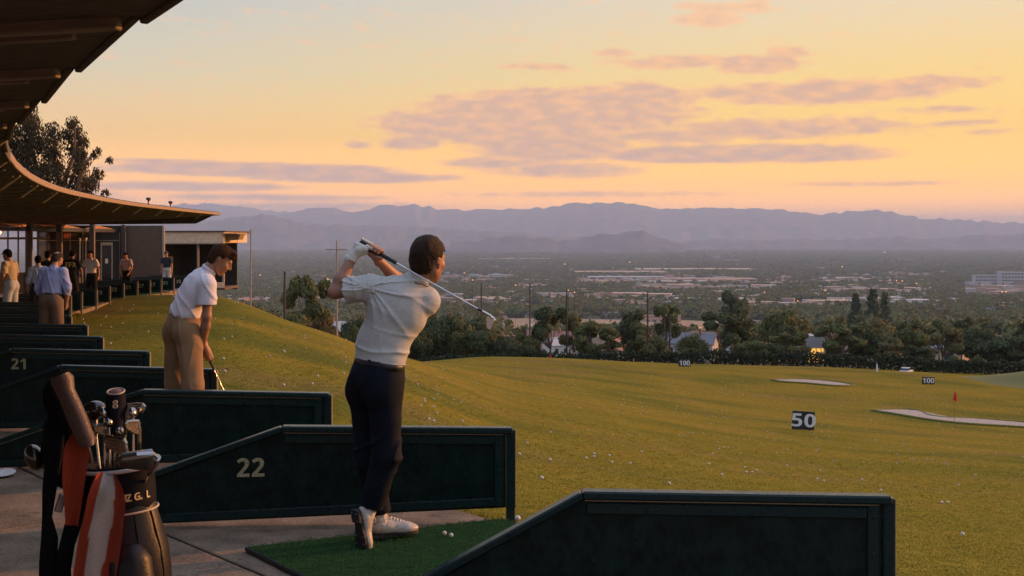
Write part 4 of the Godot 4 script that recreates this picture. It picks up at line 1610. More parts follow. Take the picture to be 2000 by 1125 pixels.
func long_building(label: String, u0: float, u1: float, v0: float, v1: float, d: float, wall: Array, roof: Array, storeys := 1):
	var a := P(u0, v1, d)
	var b := P(u1, v0, d)
	var w := b.x - a.x
	var h := b.y - a.y
	var deep := maxf(w * 0.35, 8.0)
	var o := thing("long_building", label, "building", Vector3((a.x + b.x) / 2.0, a.y, -d - deep / 2.0))
	var s := Shape.new()
	s.box(Vector3(0, h / 2.0 - 2.0, 0), Vector3(w, h + 4.0, deep))
	obj("wall", s, mat("lb_wall_%d" % [int(wall[0] * 100 + wall[2] * 1000)], wall, 0.8), o)
	s = Shape.new()
	s.box(Vector3(0, h + 0.3, 0), Vector3(w + 1.0, 0.6, deep + 1.0))
	obj("roof", s, mat("lb_roof_%d" % [int(roof[0] * 100 + roof[2] * 1000)], roof, 0.8), o)
	var dark := mat("window_dark", [0.03, 0.035, 0.045], 0.15)
	var wn := Shape.new()
	var ww := w / 9.0 * 0.66
	var wh := h / storeys * 0.36
	wn.box(Vector3.ZERO, Vector3(ww, wh, 0.2))
	var wmesh := wn.mesh()
	for fl in storeys:
		for i in 9:
			obj("window", wmesh, dark, o, Vector3((i - 4) * w / 9.0, h * (fl + 0.55) / storeys, deep / 2.0 + 0.04))

func make_town():
	var r := RandomNumberGenerator.new()
	r.seed = 404
	# landmarks
	var o := thing("house", "dark grey roofed pale house behind the hedge near the farther 100 yard sign", "house", P(1350, 696, 200), Basis(Vector3.UP, -0.35))
	house_parts(o, 1, "grey", "grey")
	o.scale = Vector3(0.56, 0.80, 0.64)
	o = thing("house", "white house hidden among trees right of the orange flag", "house", P(1092, 694, 190), Basis(Vector3.UP, 0.4))
	house_parts(o, 0, "white", "pale")
	o.scale = Vector3(0.36, 0.62, 0.6)
	o = thing("house", "small pale house with yellow gable between trees in the middle", "house", P(1170, 694, 190), Basis(Vector3.UP, 1.2))
	house_parts(o, 0, "tan", "pale")
	o.scale = Vector3(0.3, 0.75, 0.45)
	# the yellow lit shop
	o = thing("shop", "small shop with lit yellow front and grey upper wall behind trees", "building", P(1592, 706, 124))
	var s := Shape.new()
	s.box(Vector3(0, 1.2, -1.5), Vector3(2.2, 3.1, 3.0))
	obj("wall", s, mat("wall_grey", [0.33, 0.33, 0.33], 0.85), o)
	s = Shape.new()
	s.box(Vector3(0.05, 0.65, 0.03), Vector3(1.7, 1.5, 0.05))
	obj("lit_window", s, mat("lit_yellow", [0.8, 0.5, 0.12], 0.6, {"emit": [1.0, 0.50, 0.09], "energy": 0.75}), o)
	s = Shape.new()
	for x in [-0.5, 0.1, 0.62]:
		s.box(Vector3(x, 0.65, 0.07), Vector3(0.07, 1.5, 0.05))
	s.box(Vector3(0.35, 0.6, 0.07), Vector3(0.6, 0.35, 0.05))
	obj("frame", s, mat("door_brown", [0.12, 0.07, 0.05], 0.7), o)
	# long roofs and office blocks out on the plain
	var tan_ := [0.42, 0.30, 0.20]
	var wht := [0.38, 0.36, 0.34]
	var gry := [0.34, 0.33, 0.33]
	var ros := [0.36, 0.22, 0.17]
	var dep := func(v: float) -> float:
		var d := 200.0
		while d < 9000.0 and EYE - (v - HV) / F * d > land(0, -d):
			d *= 1.01
		return d
	var lb := [
		["white three storey office block at the right edge of the plain", 1905, 1951, 538, 557, wht, gry, 3], ["larger white office block cut off by the right edge", 1956, 2012, 532, 558, wht, wht, 4],
		["long tan warehouse in the middle of the plain", 1125, 1302, 531, 540, tan_, tan_, 1], ["long pale warehouse right of the middle of the plain", 1245, 1480, 526, 533, wht, tan_, 1],
		["pale low warehouse below the long tan one", 1150, 1300, 541, 548, wht, gry, 1], ["long low building before the pale warehouses", 1300, 1480, 545, 551, tan_, ros, 1],
		["pale tower block with stepped top far out on the plain", 1394, 1407, 497, 512, wht, wht, 4], ["long low wing beside the far pale tower", 1370, 1450, 508, 514, ros, ros, 1],
		["row of pale sheds far out above the golfer's hands", 935, 1075, 505, 511, tan_, tan_, 1], ["far bright roof left of the middle", 936, 966, 486, 490, tan_, wht, 1],
		["white sheds right of the swinging golfer's head", 1045, 1100, 552, 558, wht, wht, 1], ["pale yard building with rose roof", 1360, 1460, 553, 558, ros, wht, 1],
		["white hall with rounded row of windows at right", 1610, 1760, 543, 549, wht, gry, 1], ["pale low hall far right of the middle", 1640, 1790, 507, 511, tan_, wht, 1],
		["tan hall below the two white office blocks", 1700, 1880, 562, 568, tan_, gry, 1], ["long tan shed by the right field", 1450, 1605, 566, 572, tan_, tan_, 1],
		["pale roofed hall with blue grey roof at right", 1780, 1850, 596, 604, wht, gry, 1], ["white long bungalow roof at the right below the offices", 1940, 1990, 592, 603, wht, ros, 1],
		["pale strip of roofs far left below the pole's crossarm", 470, 520, 494, 497, wht, wht, 1], ["tan roof among trees left of the golfer", 700, 760, 592, 598, tan_, ros, 1]]
	for q in lb:
		var d: float = dep.call(q[4])
		long_building(q[0], q[1], q[2], q[3], q[4], d, q[5], q[6], q[7])
	# dry fields between the trees
	var fl := ["wide tan field beyond the hedge in the middle", "tan field right of the middle, below the long shed", "thin tan field in the middle of the plain", "tan field before the pale warehouses", "tan yard around the long warehouses"]
	for i in fl.size():
		var c: Array = clearings[i]
		var fp := PackedVector3Array()
		for a in 9:
			for b in 25:
				var d: float = lerpf(c[2], c[3], a / 8.0)
				var x: float = (lerpf(c[0], c[1], b / 24.0 + 0.03 * sin(a * 2.1)) - 1000.0) / F * d
				fp.append(Vector3(x, land(x, -d) + 1.2, -d))
		var fs := Shape.new()
		fs.sheet(fp, 25)
		struct_("field", fs, mat("dry_field", [0.40, 0.27, 0.15], 0.95, {"world": true, "scale": 0.01, "tex": ntex("valley_t", 0.03, 5, [])}), fl[i])
	# houses one by one
	var walls := ["white", "tan", "rose", "grey", "tan", "white"]
	var roofs := ["brown", "grey", "red", "pale", "brown"]
	var n := 0
	var taken := []
	var tries := 0
	while n < 250 and tries < 9000:
		tries += 1
		var d := 230.0 * pow(7.0, pow(r.randf(), 0.7))
		var u := r.randf_range(450, 2030)
		var x := (u - 1000.0) / F * d
		var ok := true
		for p in taken:
			if Vector2(p.x - x, -p.z - d).length() < 19.0:
				ok = false
		if not ok or (in_clearing(x, d) and r.randf() < 0.7):
			continue
		var kind: int = [0, 1, 0, 2, 3, 1][r.randi() % 6]
		if kind == 3 and d < 500.0:
			kind = 1
		var wc: String = walls[r.randi() % 6]
		var rc: String = roofs[r.randi() % 5]
		var ho := thing("house", "", "house", Vector3(x, land(x, -d) + 0.2, -d), Basis(Vector3.UP, r.randf_range(-0.9, 0.9)), "houses scattered over the plain")
		house_parts(ho, kind, wc, rc)
		later(ho, "%s %s house, %s roof" % [["low", "long low", "two storey", "flat roofed"][kind], wc, rc])
		ho.scale = Vector3.ONE * (1.0 + 0.25 * r.randf())
		taken.append(ho.position)
		n += 1
	# the farther roofs, as one mass
	for t in 3:
		var c: Array = [wht, tan_, ros][t]
		var bs := Shape.new()
		bs.box(Vector3(0, 0.45, 0), Vector3(1, 0.9, 0.6))
		bs.box(Vector3(0, 0.95, 0), Vector3(1.04, 0.12, 0.64))
		var mm := MultiMesh.new()
		mm.transform_format = MultiMesh.TRANSFORM_3D
		mm.mesh = bs.mesh()
		mm.instance_count = 1150
		for i in 1150:
			var d := 1300.0 * pow(6.0, pow(r.randf(), 0.8))
			var u := r.randf_range(420, 2050)
			if r.randf() < 0.45:
				u = [1000.0, 1250.0, 1430.0, 1650.0, 1800.0][r.randi() % 5] + r.randfn(0, 60)
			var x := (u - 1000.0) / F * d
			var w := r.randf_range(8, 26)
			if r.randf() < 0.12:
				w *= 2.3
			mm.set_instance_transform(i, Transform3D(Basis(Vector3.UP, r.randf_range(-0.4, 0.4)).scaled(Vector3(w, r.randf_range(3.5, 8.0), w)), Vector3(x, land(x, -d), -d)))
		var mi := MultiMeshInstance3D.new()
		mi.name = "far_roofs" if t == 0 else "far_roofs_%03d" % t
		mi.multimesh = mm
		mi.material_override = mat("far_wall_%d" % t, c, 0.8)
		add_child(mi)
		tag(mi, ["white specks of far houses and sheds on the plain", "tan specks of far houses and sheds on the plain", "rose specks of far houses and sheds on the plain"][t], "houses", "", "stuff")
	# utility poles and lamp poles: u, top, base row, depth, kind, label
	var wood_m := mat("pole_wood", [0.05, 0.04, 0.032], 0.9)
	var pale_m := mat("pole_concrete", [0.27, 0.23, 0.19], 0.8)
	var wire := mat("wire", [0.02, 0.02, 0.02], 0.6)
	var poles := [
		[490, 447, 585, 82, "lampp", "pale concrete lamp pole beside the annex with one arm"], [658, 470, 668, 78, "cross", "pale concrete pole with a crossarm left of the golfer's elbow"],
		[556, 530, 620, 84, "bare", "thin dark pole standing on the left hillside"], [940, 553, 640, 150, "bare", "dark wooden pole above the golf club head"],
		[1035, 553, 660, 150, "tee", "dark wooden pole with short top arm, second past the club"], [1107, 565, 690, 124, "lit2", "dark wooden pole with two lit orange lamps beside it"],
		[1265, 572, 706, 118, "bare", "tall dark wooden pole beyond the hedge in the middle"], [1308, 616, 700, 122, "tee", "short dark pole in front of the dark roofed house"], [1902, 630, 662, 200, "bare", "pale thin pole among trees at the right"]]
	for q in poles:
		var d: float = q[3]
		var x: float = (q[0] - 1000.0) / F * d
		var gy := land(x, -d)
		var top: float = EYE - (q[1] - HV) / F * d
		var po := thing("utility_pole", q[5], "pole", Vector3(x, gy, -d), Basis(), "poles beyond the range")
		var m: Material = pale_m if q[4] in ["lampp", "cross"] else wood_m
		var h := top - gy
		var sh := Shape.new()
		sh.tube([Vector3(0, -0.3, 0), Vector3(0, h * 0.5, 0), Vector3(0, h, 0)], [0.07, 0.06, 0.05] if m == pale_m else [0.11, 0.095, 0.075], 8)
		obj("pole", sh, m, po)
		if q[4] == "cross" or q[4] == "tee":
			sh = Shape.new()
			var ay := h - (0.6 if q[4] == "cross" else 0.1)
			sh.box(Vector3(0, ay, 0.12), Vector3(1.5 if q[4] == "cross" else 0.9, 0.07, 0.08), Basis(), 0.01)
			obj("crossarm", sh, m, po)
			sh = Shape.new()
			for xx in [-0.68, -0.4, 0.4, 0.68] if q[4] == "cross" else [-0.4, 0.4]:
				sh.tube([Vector3(xx, ay + 0.05, 0.12), Vector3(xx, ay + 0.22, 0.12)], [0.04, 0.025], 6)
			obj("insulator", sh, mat("porcelain", [0.5, 0.48, 0.44], 0.3), po)
		if q[4] == "lampp":
			sh = Shape.new()
			sh.tube([Vector3(0, h - 0.35, 0), Vector3(-0.4, h - 0.2, 0), Vector3(-0.75, h - 0.24, 0)], [0.04, 0.035, 0.03], 6)
			obj("arm", sh, m, po)
			sh = Shape.new()
			sh.ball(Vector3(-0.86, h - 0.27, 0), Vector3(0.2, 0.07, 0.1), Basis(), 8, 5)
			obj("lamp_head", sh, mat("porcelain", [0.5, 0.48, 0.44], 0.3), po)
		if q[4] == "cross":
			sh = Shape.new()
			sh.box(Vector3(0, 1.05, 0.14), Vector3(0.62, 0.2, 0.03), Basis(), 0.01)
			obj("orange_plate", sh, mat("orange_plate", [0.55, 0.16, 0.04], 0.6), po)
	# lit street lamps on the plain: u, v, depth
	var lamps := [[1110, 567, 340], [1122, 571, 360], [1230, 512, 1500], [1103, 516, 1500], [1493, 571, 620], [1612, 567, 640], [1647, 585, 430], [1697, 581, 430], [1957, 570, 520], [1965, 570, 520], [1738, 547, 900], [1751, 548, 900], [1762, 549, 900], [1790, 554, 800], [1728, 493, 2600], [1558, 588, 480], [508, 537, 800], [592, 550, 600], [907, 533, 800], [923, 547, 700], [1007, 557, 700], [640, 545, 700], [1645, 521, 1100]]
	var first: Node3D = null
	for q in lamps:
		var at := P(q[0], q[1], q[2])
		var gy := land(at.x, at.z)
		var rad: float = 1.15 / F * q[2]
		var lo: Node3D = thing("street_lamp", "", "lamp", Vector3(at.x, gy, at.z), Basis(), "lit street lamps on the plain")
		var sh := Shape.new()
		sh.tube([Vector3(0, -0.5, 0), Vector3(0, at.y - gy, 0)], [0.10], 5)
		obj("pole", sh, wood_m, lo)
		sh = Shape.new()
		sh.ball(Vector3(0, at.y - gy, 0), Vector3.ONE * rad, Basis(), 8, 6)
		obj("bulb", sh, mat("sodium_glow", [0.9, 0.5, 0.2], 0.5, {"emit": [1.0, 0.38, 0.06], "energy": 1.2}), lo)
		later(lo, "small lit orange street lamp")
		var l := OmniLight3D.new()
		l.name = "lamp_light"
		l.light_color = Color(1.0, 0.6, 0.25)
		l.light_energy = 0.2
		l.light_size = 0.1
		l.omni_range = 30.0
		l.omni_attenuation = 2.0
		l.shadow_enabled = true
		l.position = Vector3(0, at.y - gy - rad - 0.15, 0)
		lo.add_child(l)

# ------------------------------------------------------------------ things on the range
func text_mesh(txt: String, size: float, depth: float, weight := 700) -> TextMesh:
	var font := SystemFont.new()
	font.font_names = PackedStringArray(["Droid Sans"])
	font.font_weight = weight
	var t := TextMesh.new()
	t.text = txt
	t.font = font
	t.font_size = 32
	t.pixel_size = size / 32.0
	t.depth = depth
	t.curve_step = 1.0
	return t

func sign_board(label: String, txt: String, u: float, v0: float, v1: float, w_px: float, d: float, lean: float, turn: float):
	var at := P(u, v1, d)
	at.y = land(at.x, at.z)
	var h := (v1 - v0) / F * d
	var w := w_px / F * d
	var o := thing("distance_sign", label, "sign", at, Basis(Vector3.UP, turn) * Basis(Vector3(0, 0, 1), lean), "distance signs on the range")
	var s := Shape.new()
	s.box(Vector3(0, h / 2.0 + 0.03, 0), Vector3(w, h, 0.06), Basis(), 0.008)
	obj("board", s, mat("sign_black", [0.016, 0.016, 0.018], 0.5, {"scale": 1.0, "tex": ntex("paint_t", 0.012, 5, [])}), o)
	s = Shape.new()
	for x in [-w * 0.36, w * 0.36]:
		s.bar(Vector3(x, h * 0.7, -0.05), Vector3(x, -0.15, -0.35), 0.04, 0.04)
	obj("brace", s, mat("pole_wood", [0.05, 0.04, 0.032], 0.9), o)
	var t := MeshInstance3D.new()
	t.mesh = text_mesh(txt, h * 1.0, 0.006)
	t.name = "number"
	t.position = Vector3(0, h / 2.0 + 0.03, 0.033)
	t.material_override = mat("sign_white", [0.66, 0.66, 0.66], 0.6)
	t.scale = Vector3(1.2, 1, 1) if txt == "50" else Vector3(1.0, 1, 1)
	o.add_child(t)

func flag(label: String, u: float, v0: float, v1: float, vb: float, d: float, c: Array, w_px: float):
	var at := P(u, vb, d)
	at.y = land(at.x, at.z)
	var ft: float = EYE - (v0 - HV) / F * d - at.y
	var fb: float = EYE - (v1 - HV) / F * d - at.y
	var o := thing("flag", label, "flag", at, Basis(), "target flags on the range")
	var s := Shape.new()
	s.tube([Vector3(0, -0.1, 0), Vector3(0, ft + 0.05, 0)], [0.013], 6)
	obj("pole", s, mat("flag_pole", [0.16, 0.15, 0.12], 0.5), o)
	# limp cloth: hangs from the top in soft folds
	s = Shape.new()
	var w := w_px / F * d
	var pts := PackedVector3Array()
	for i in 8:
		var t := i / 7.0
		for k in 7:
			var f := k / 6.0
			var droop := w * (0.15 + 0.85 * pow(t, 0.8))
			pts.append(Vector3(f * droop * 0.75 - droop * 0.3 * (1.0 if t > 0.15 else 0.0), lerpf(ft, fb, t) - f * 0.10, 0.06 + sin(f * 9.0 + t * 2.0) * 0.05 * t + f * 0.04))
	s.sheet(pts, 7, PackedColorArray(), Vector3(0, 0, 1))
	var cm := mat("flag_%d" % [int(c[0] * 100 + c[1] * 1000)], c, 0.8, {"two": true})
	obj("cloth", s, cm, o)

func bunker(label: String, outline: Array, d0: float):
	# outline in photograph pixels; the sand lies in a shallow scrape of the lawn, its far lip rimmed with turf
	var o := Node3D.new()
	o.name = numbered("sand_bunker")
	add_child(o)
	tag(o, label, "bunker")
	var pts := []
	for q in outline:
		# find the depth where the sight line meets the lawn
		var d := 30.0
		while d < 112.0:
			var p := P(q[0], q[1], d)
			if p.y <= land(p.x, p.z):
				break
			d *= 1.004
		pts.append(P(q[0], q[1], d))
	var cen := Vector3.ZERO
	for p in pts:
		cen += p / pts.size()
	cen.y = land(cen.x, cen.z)
	o.position = cen
	var s := Shape.new()
	s.tinted = false
	var rings := 6
	var grid := []
	var m := pts.size() * 4
	var fine := []
	for i in m:
		var a: Vector3 = pts[(i / 4) % pts.size()]
		var b: Vector3 = pts[(i / 4 + 1) % pts.size()]
		var pa: Vector3 = pts[(i / 4 - 1 + pts.size()) % pts.size()]
		var pb: Vector3 = pts[(i / 4 + 2) % pts.size()]
		fine.append(a.cubic_interpolate(b, pa, pb, (i % 4) / 4.0))
	var first := s.v.size()
	for k in rings + 1:
		var f := float(k) / rings
		for i in m:
			var p: Vector3 = cen.lerp(fine[i], f)
			var y := land(p.x, p.z)
			var bowl := 0.07 - 0.02 * sin(p.x * 3.1) * sin(p.z * 2.3) * (1.0 - f)
			p.y = y + bowl - (0.05 if k == rings else 0.0)
			s.vert(p - cen, Vector3(rng.randf_range(-0.06, 0.06), 1, rng.randf_range(-0.06, 0.06)).normalized())
	for k in rings:
		for i in m:
			var a := first + k * m + i
			var b := first + k * m + (i + 1) % m
			s.tri(a, b, a + m)
			s.tri(b, b + m, a + m)
	obj("sand", s, mat("sand", [0.46, 0.38, 0.31], 0.95, {"world": true, "scale": 0.6, "tex": ntex("con_t", 0.012, 6, []), "normal": ntex("con_n", 0.12, 3, [], 3.0), "ns": 0.8}), o)
	# a low turf lip all round
	var lip := Shape.new()
	var path := []
	for i in m + 1:
		var p: Vector3 = fine[i % m]
		path.append(Vector3(p.x, land(p.x, p.z) + 0.035, p.z) - cen)
	lip.tube(path, [0.085], 7, false)
	obj("turf_lip", lip, mat("turf_lip", [0.16, 0.155, 0.026], 0.95, {"world": true, "scale": 0.8, "tex": ntex("lawn_t", 0.02, 6, [])}), o)

func make_range_things():
	sign_board("black 50 yard sign with white numerals, leaning on the grass", "50", 1568, 797, 833, 43, 46.0, -0.045, -0.12)
	sign_board("black 100 yard sign at the hedge in the middle", "100", 1337, 699, 712, 23, 91.0, 0.0, 0.0)
	sign_board("black 100 yard sign standing on the grass at the right", "100", 1813, 736, 750, 24, 91.0, 0.0, -0.05)
	flag("red flag on a thin pole by the right bunker", 1864, 764, 781, 812, 60.0, [0.66, 0.025, 0.012], 13.0)
	flag("white flag hanging limp near the hedge at the right", 1712, 708, 726, 727, 103.0, [0.72, 0.68, 0.66], 7.0)
	flag("small orange red flag on the crest in the middle", 1075, 690, 699, 700, 90.0, [0.62, 0.06, 0.03], 6.0)
	bunker("long pale sand bunker at the right edge, beside the red flag", [[1704, 802], [1770, 801], [1800, 806], [1815, 813], [1850, 818], [1890, 819], [1960, 824], [2030, 830], [2040, 838], [1960, 834], [1880, 829], [1810, 821], [1745, 810]], 55.0)
	bunker("small pale sand bunker beyond the 50 yard sign", [[1509, 743], [1560, 741.5], [1610, 745], [1650, 750], [1668, 754], [1630, 755], [1575, 750], [1530, 747]], 80.0)
	# hedge along the far end of the lawn
	var hr := RandomNumberGenerator.new()
	hr.seed = 8
	var hs := Shape.new()
	hs.tinted = true
	for i in 15000:
		var u := hr.randf_range(800, 2250)
		var d := 113.5 + hr.randf_range(-0.7, 0.7)
		var x := (u - 1000.0) / F * d
		var y := land(x, -d) + 1.25 * pow(hr.randf(), 0.7) * (1.0 + 0.10 * sin(x * 0.7) + 0.06 * sin(x * 2.9))
		var nrm := (rnd_dir(hr) + Vector3(0, 0.6, 0.5)).normalized()
		var dir := rnd_dir(hr)
		dir = (dir - nrm * dir.dot(nrm)).normalized()
		var v := hr.randf_range(0.6, 1.3)
		hs.tint = Color(v, v, v)
		leaf(hs, Vector3(x, y, -d), dir, nrm, 0.3, 0.11)
	var ho := obj("hedge", hs, mat("leaves_hedge", [0.030, 0.040, 0.018], 0.8, {"vc": true, "spec": 0.2, "two": true}))
	tag(ho, "long clipped dark hedge along the far end of the lawn", "hedge")
	# green mound at the right edge
	var ms := Shape.new()
	var mp := PackedVector3Array()
	for i in 14:
		for k in 30:
			var a := float(k) / 29.0
			var b := float(i) / 13.0
			var x := lerpf(39.0, 64.0, a)
			var d := lerpf(92.0, 106.0, b)
			var y := land(x, -d) - 0.1 + 1.9 * pow(sin(a * PI), 1.3) * sin(b * PI)
			mp.append(Vector3(x, y, -d))
	ms.sheet(mp, 30)
	struct_("mound", ms, mat("mound_grass", [0.11, 0.125, 0.026], 0.95, {"world": true, "scale": 0.5, "tex": ntex("lawn_t", 0.035, 5, [])}), "green grass mound at the right end of the range")
	car()

func car():
	var o := thing("parked_car", "white car parked in front of the hedge at the right", "car", Vector3((1770.0 - 1000.0) / F * 110.0, 0, -110.0), Basis(Vector3.UP, 1.0))
	o.position.y = land(o.position.x, -111.0) - 0.25
	o.scale = Vector3.ONE * 0.5
	var paint := mat("car_paint", [0.62, 0.62, 0.63], 0.3, {"coat": 0.6})
	var s := Shape.new()
	s.prism([Vector2(-2.2, 0.3), Vector2(2.15, 0.3), Vector2(2.2, 0.6), Vector2(2.05, 0.82), Vector2(1.2, 0.92), Vector2(-1.5, 0.95), Vector2(-2.15, 0.9), Vector2(-2.25, 0.6)], 1.7, Vector3.ZERO, Basis(), 0.08)
	obj("body", s, paint, o)
	s = Shape.new()
	s.prism([Vector2(-1.55, 0.93), Vector2(1.05, 0.9), Vector2(0.35, 1.38), Vector2(-0.95, 1.4)], 1.4, Vector3.ZERO, Basis(), 0.1)
	obj("cabin", s, mat("window_dark", [0.03, 0.035, 0.045], 0.15), o)
	s = Shape.new()
	s.prism([Vector2(-1.0, 1.37), Vector2(0.4, 1.35), Vector2(0.3, 1.44), Vector2(-0.9, 1.46)], 1.36, Vector3.ZERO, Basis(), 0.03)
	obj("roof", s, paint, o)
	for x in [-1.35, 1.35]:
		for z in [-0.78, 0.78]:
			s = Shape.new()
			s.lathe(Vector3(x, 0.32, z), [Vector2(0.0, -0.1), Vector2(0.3, -0.1), Vector2(0.33, -0.05), Vector2(0.33, 0.05), Vector2(0.3, 0.1), Vector2(0.0, 0.1)], 16, Basis(Vector3(1, 0, 0), PI / 2))
			obj("wheel", s, mat("tyre", [0.02, 0.02, 0.02], 0.8), o)

# ------------------------------------------------------------------ implicit bodies
class Field:
	var o: Vector3
	var h: float
	var nx: int
	var ny: int
	var nz: int
	var f := PackedFloat32Array()

	func _init(lo: Vector3, hi: Vector3, cell: float):
		h = cell
		o = lo - Vector3.ONE * cell * 2.0
		var s := (hi - lo) / cell
		nx = int(s.x) + 6
		ny = int(s.y) + 6
		nz = int(s.z) + 6
		f.resize(nx * ny * nz)
		f.fill(1.0)

	func span(lo: Vector3, hi: Vector3) -> Array:
		var a := (lo - o) / h
		var b := (hi - o) / h
		return [clampi(int(a.x), 0, nx - 1), clampi(int(b.x) + 1, 0, nx - 1), clampi(int(a.y), 0, ny - 1), clampi(int(b.y) + 1, 0, ny - 1), clampi(int(a.z), 0, nz - 1), clampi(int(b.z) + 1, 0, nz - 1)]

	# tapered capsule from a to b; kept on the inner side of a plane (cut_at, cut_n) when cut_n is not zero
	func cap(a: Vector3, b: Vector3, ra: float, rb: float, k := 0.02, cut_at := Vector3.ZERO, cut_n := Vector3.ZERO):
		var r := maxf(ra, rb) + k + 2.5 * h
		var e := Vector3.ONE * r
		var s := span(a.min(b) - e, a.max(b) + e)
		var ba := b - a
		var inv := 1.0 / maxf(ba.length_squared(), 1e-9)
		var cut := cut_n != Vector3.ZERO
		for z in range(s[4], s[5] + 1):
			for y in range(s[2], s[3] + 1):
				var i: int = (z * ny + y) * nx + s[0]
				var p := o + Vector3(s[0], y, z) * h
				for x in range(s[0], s[1] + 1):
					var pa := p - a
					var t := clampf(pa.dot(ba) * inv, 0.0, 1.0)
					var d := (pa - ba * t).length() - (ra + (rb - ra) * t)
					if cut:
						d = maxf(d, (p - cut_at).dot(cut_n))
					var c := f[i]
					if d - c < k:
						var g := maxf(k - absf(c - d), 0.0)
						f[i] = minf(c, d) - g * g * 0.25 / k
					i += 1
					p.x += h

	func ell(c: Vector3, bs: Basis, r: Vector3, k := 0.02):
		var m := maxf(r.x, maxf(r.y, r.z)) + k + 2.5 * h
		var e := Vector3.ONE * m
		var s := span(c - e, c + e)
		var inv := bs.transposed()
		var ir := Vector3(1.0 / r.x, 1.0 / r.y, 1.0 / r.z)
		for z in range(s[4], s[5] + 1):
			for y in range(s[2], s[3] + 1):
				var i: int = (z * ny + y) * nx + s[0]
				var p := o + Vector3(s[0], y, z) * h - c
				for x in range(s[0], s[1] + 1):
					var q := inv * p * ir
					var k0 := q.length()
					var k1 := (q * ir).length()
					var d := k0 * (k0 - 1.0) / maxf(k1, 1e-6)
					var cur := f[i]
					if d - cur < k:
						var g := maxf(k - absf(cur - d), 0.0)
						f[i] = minf(cur, d) - g * g * 0.25 / k
					i += 1
					p.x += h

	func carve(c: Vector3, bs: Basis, r: Vector3, k := 0.01):
		var m := maxf(r.x, maxf(r.y, r.z)) + k + 2.5 * h
		var e := Vector3.ONE * m
		var s := span(c - e, c + e)
		var inv := bs.transposed()
		var ir := Vector3(1.0 / r.x, 1.0 / r.y, 1.0 / r.z)
		for z in range(s[4], s[5] + 1):
			for y in range(s[2], s[3] + 1):
				for x in range(s[0], s[1] + 1):
					var i: int = (z * ny + y) * nx + x
					var q := inv * (o + Vector3(x, y, z) * h - c) * ir
					var k0 := q.length()
					var d := -(k0 * (k0 - 1.0) / maxf((q * ir).length(), 1e-6))
					var cur := f[i]
					var g := maxf(k - absf(cur - d), 0.0)
					f[i] = maxf(cur, d) + g * g * 0.25 / k

	# keep what lies behind the plane
	func clip(at: Vector3, n: Vector3):
		for z in nz:
			for y in ny:
				var i: int = (z * ny + y) * nx
				var p := o + Vector3(0, y, z) * h
				for x in nx:
					var d := (p - at).dot(n)
					if d > f[i]:
						f[i] = d
					i += 1
					p.x += h

	# push the surface out by fn(p) where it is near
	func relief(fn: Callable, reach := 0.03):
		for z in nz:
			for y in ny:
				var i: int = (z * ny + y) * nx
				for x in nx:
					if absf(f[i]) < reach:
						f[i] -= fn.call(o + Vector3(x, y, z) * h)
					i += 1

	func to_shape(s: Shape):
		var ids := PackedInt32Array()
		ids.resize(f.size())
		ids.fill(-1)
		var far := h * 4.0
		var sx := nx
		var sxy := nx * ny
		for z in nz - 1:
			for y in ny - 1:
				var i: int = (z * ny + y) * nx
				for x in nx - 1:
					var c0 := f[i]
					if absf(c0) < far:
						var c1 := f[i + 1]
						var c2 := f[i + sx]
						var c3 := f[i + sx + 1]
						var c4 := f[i + sxy]
						var c5 := f[i + sxy + 1]
						var c6 := f[i + sxy + sx]
						var c7 := f[i + sxy + sx + 1]
						var lo := minf(minf(minf(c0, c1), minf(c2, c3)), minf(minf(c4, c5), minf(c6, c7)))
						var hi := maxf(maxf(maxf(c0, c1), maxf(c2, c3)), maxf(maxf(c4, c5), maxf(c6, c7)))
						if lo < 0.0 and hi >= 0.0:
							var p := Vector3.ZERO
							var n := 0
							if (c0 < 0.0) != (c1 < 0.0):
								p += Vector3(c0 / (c0 - c1), 0, 0)
								n += 1
							if (c2 < 0.0) != (c3 < 0.0):
								p += Vector3(c2 / (c2 - c3), 1, 0)
								n += 1
							if (c4 < 0.0) != (c5 < 0.0):
								p += Vector3(c4 / (c4 - c5), 0, 1)
								n += 1
							if (c6 < 0.0) != (c7 < 0.0):
								p += Vector3(c6 / (c6 - c7), 1, 1)
								n += 1
							if (c0 < 0.0) != (c2 < 0.0):
								p += Vector3(0, c0 / (c0 - c2), 0)
								n += 1
							if (c1 < 0.0) != (c3 < 0.0):
								p += Vector3(1, c1 / (c1 - c3), 0)
								n += 1
							if (c4 < 0.0) != (c6 < 0.0):
								p += Vector3(0, c4 / (c4 - c6), 1)
								n += 1
							if (c5 < 0.0) != (c7 < 0.0):
								p += Vector3(1, c5 / (c5 - c7), 1)
								n += 1
							if (c0 < 0.0) != (c4 < 0.0):
								p += Vector3(0, 0, c0 / (c0 - c4))
								n += 1
							if (c1 < 0.0) != (c5 < 0.0):
								p += Vector3(1, 0, c1 / (c1 - c5))
								n += 1
							if (c2 < 0.0) != (c6 < 0.0):
								p += Vector3(0, 1, c2 / (c2 - c6))
								n += 1
							if (c3 < 0.0) != (c7 < 0.0):
								p += Vector3(1, 1, c3 / (c3 - c7))
								n += 1
							p /= n
							var g := Vector3(c1 + c3 + c5 + c7 - c0 - c2 - c4 - c6, c2 + c3 + c6 + c7 - c0 - c1 - c4 - c5, c4 + c5 + c6 + c7 - c0 - c1 - c2 - c3)
							ids[i] = s.vert(o + (Vector3(x, y, z) + p) * h, g.normalized())
					i += 1
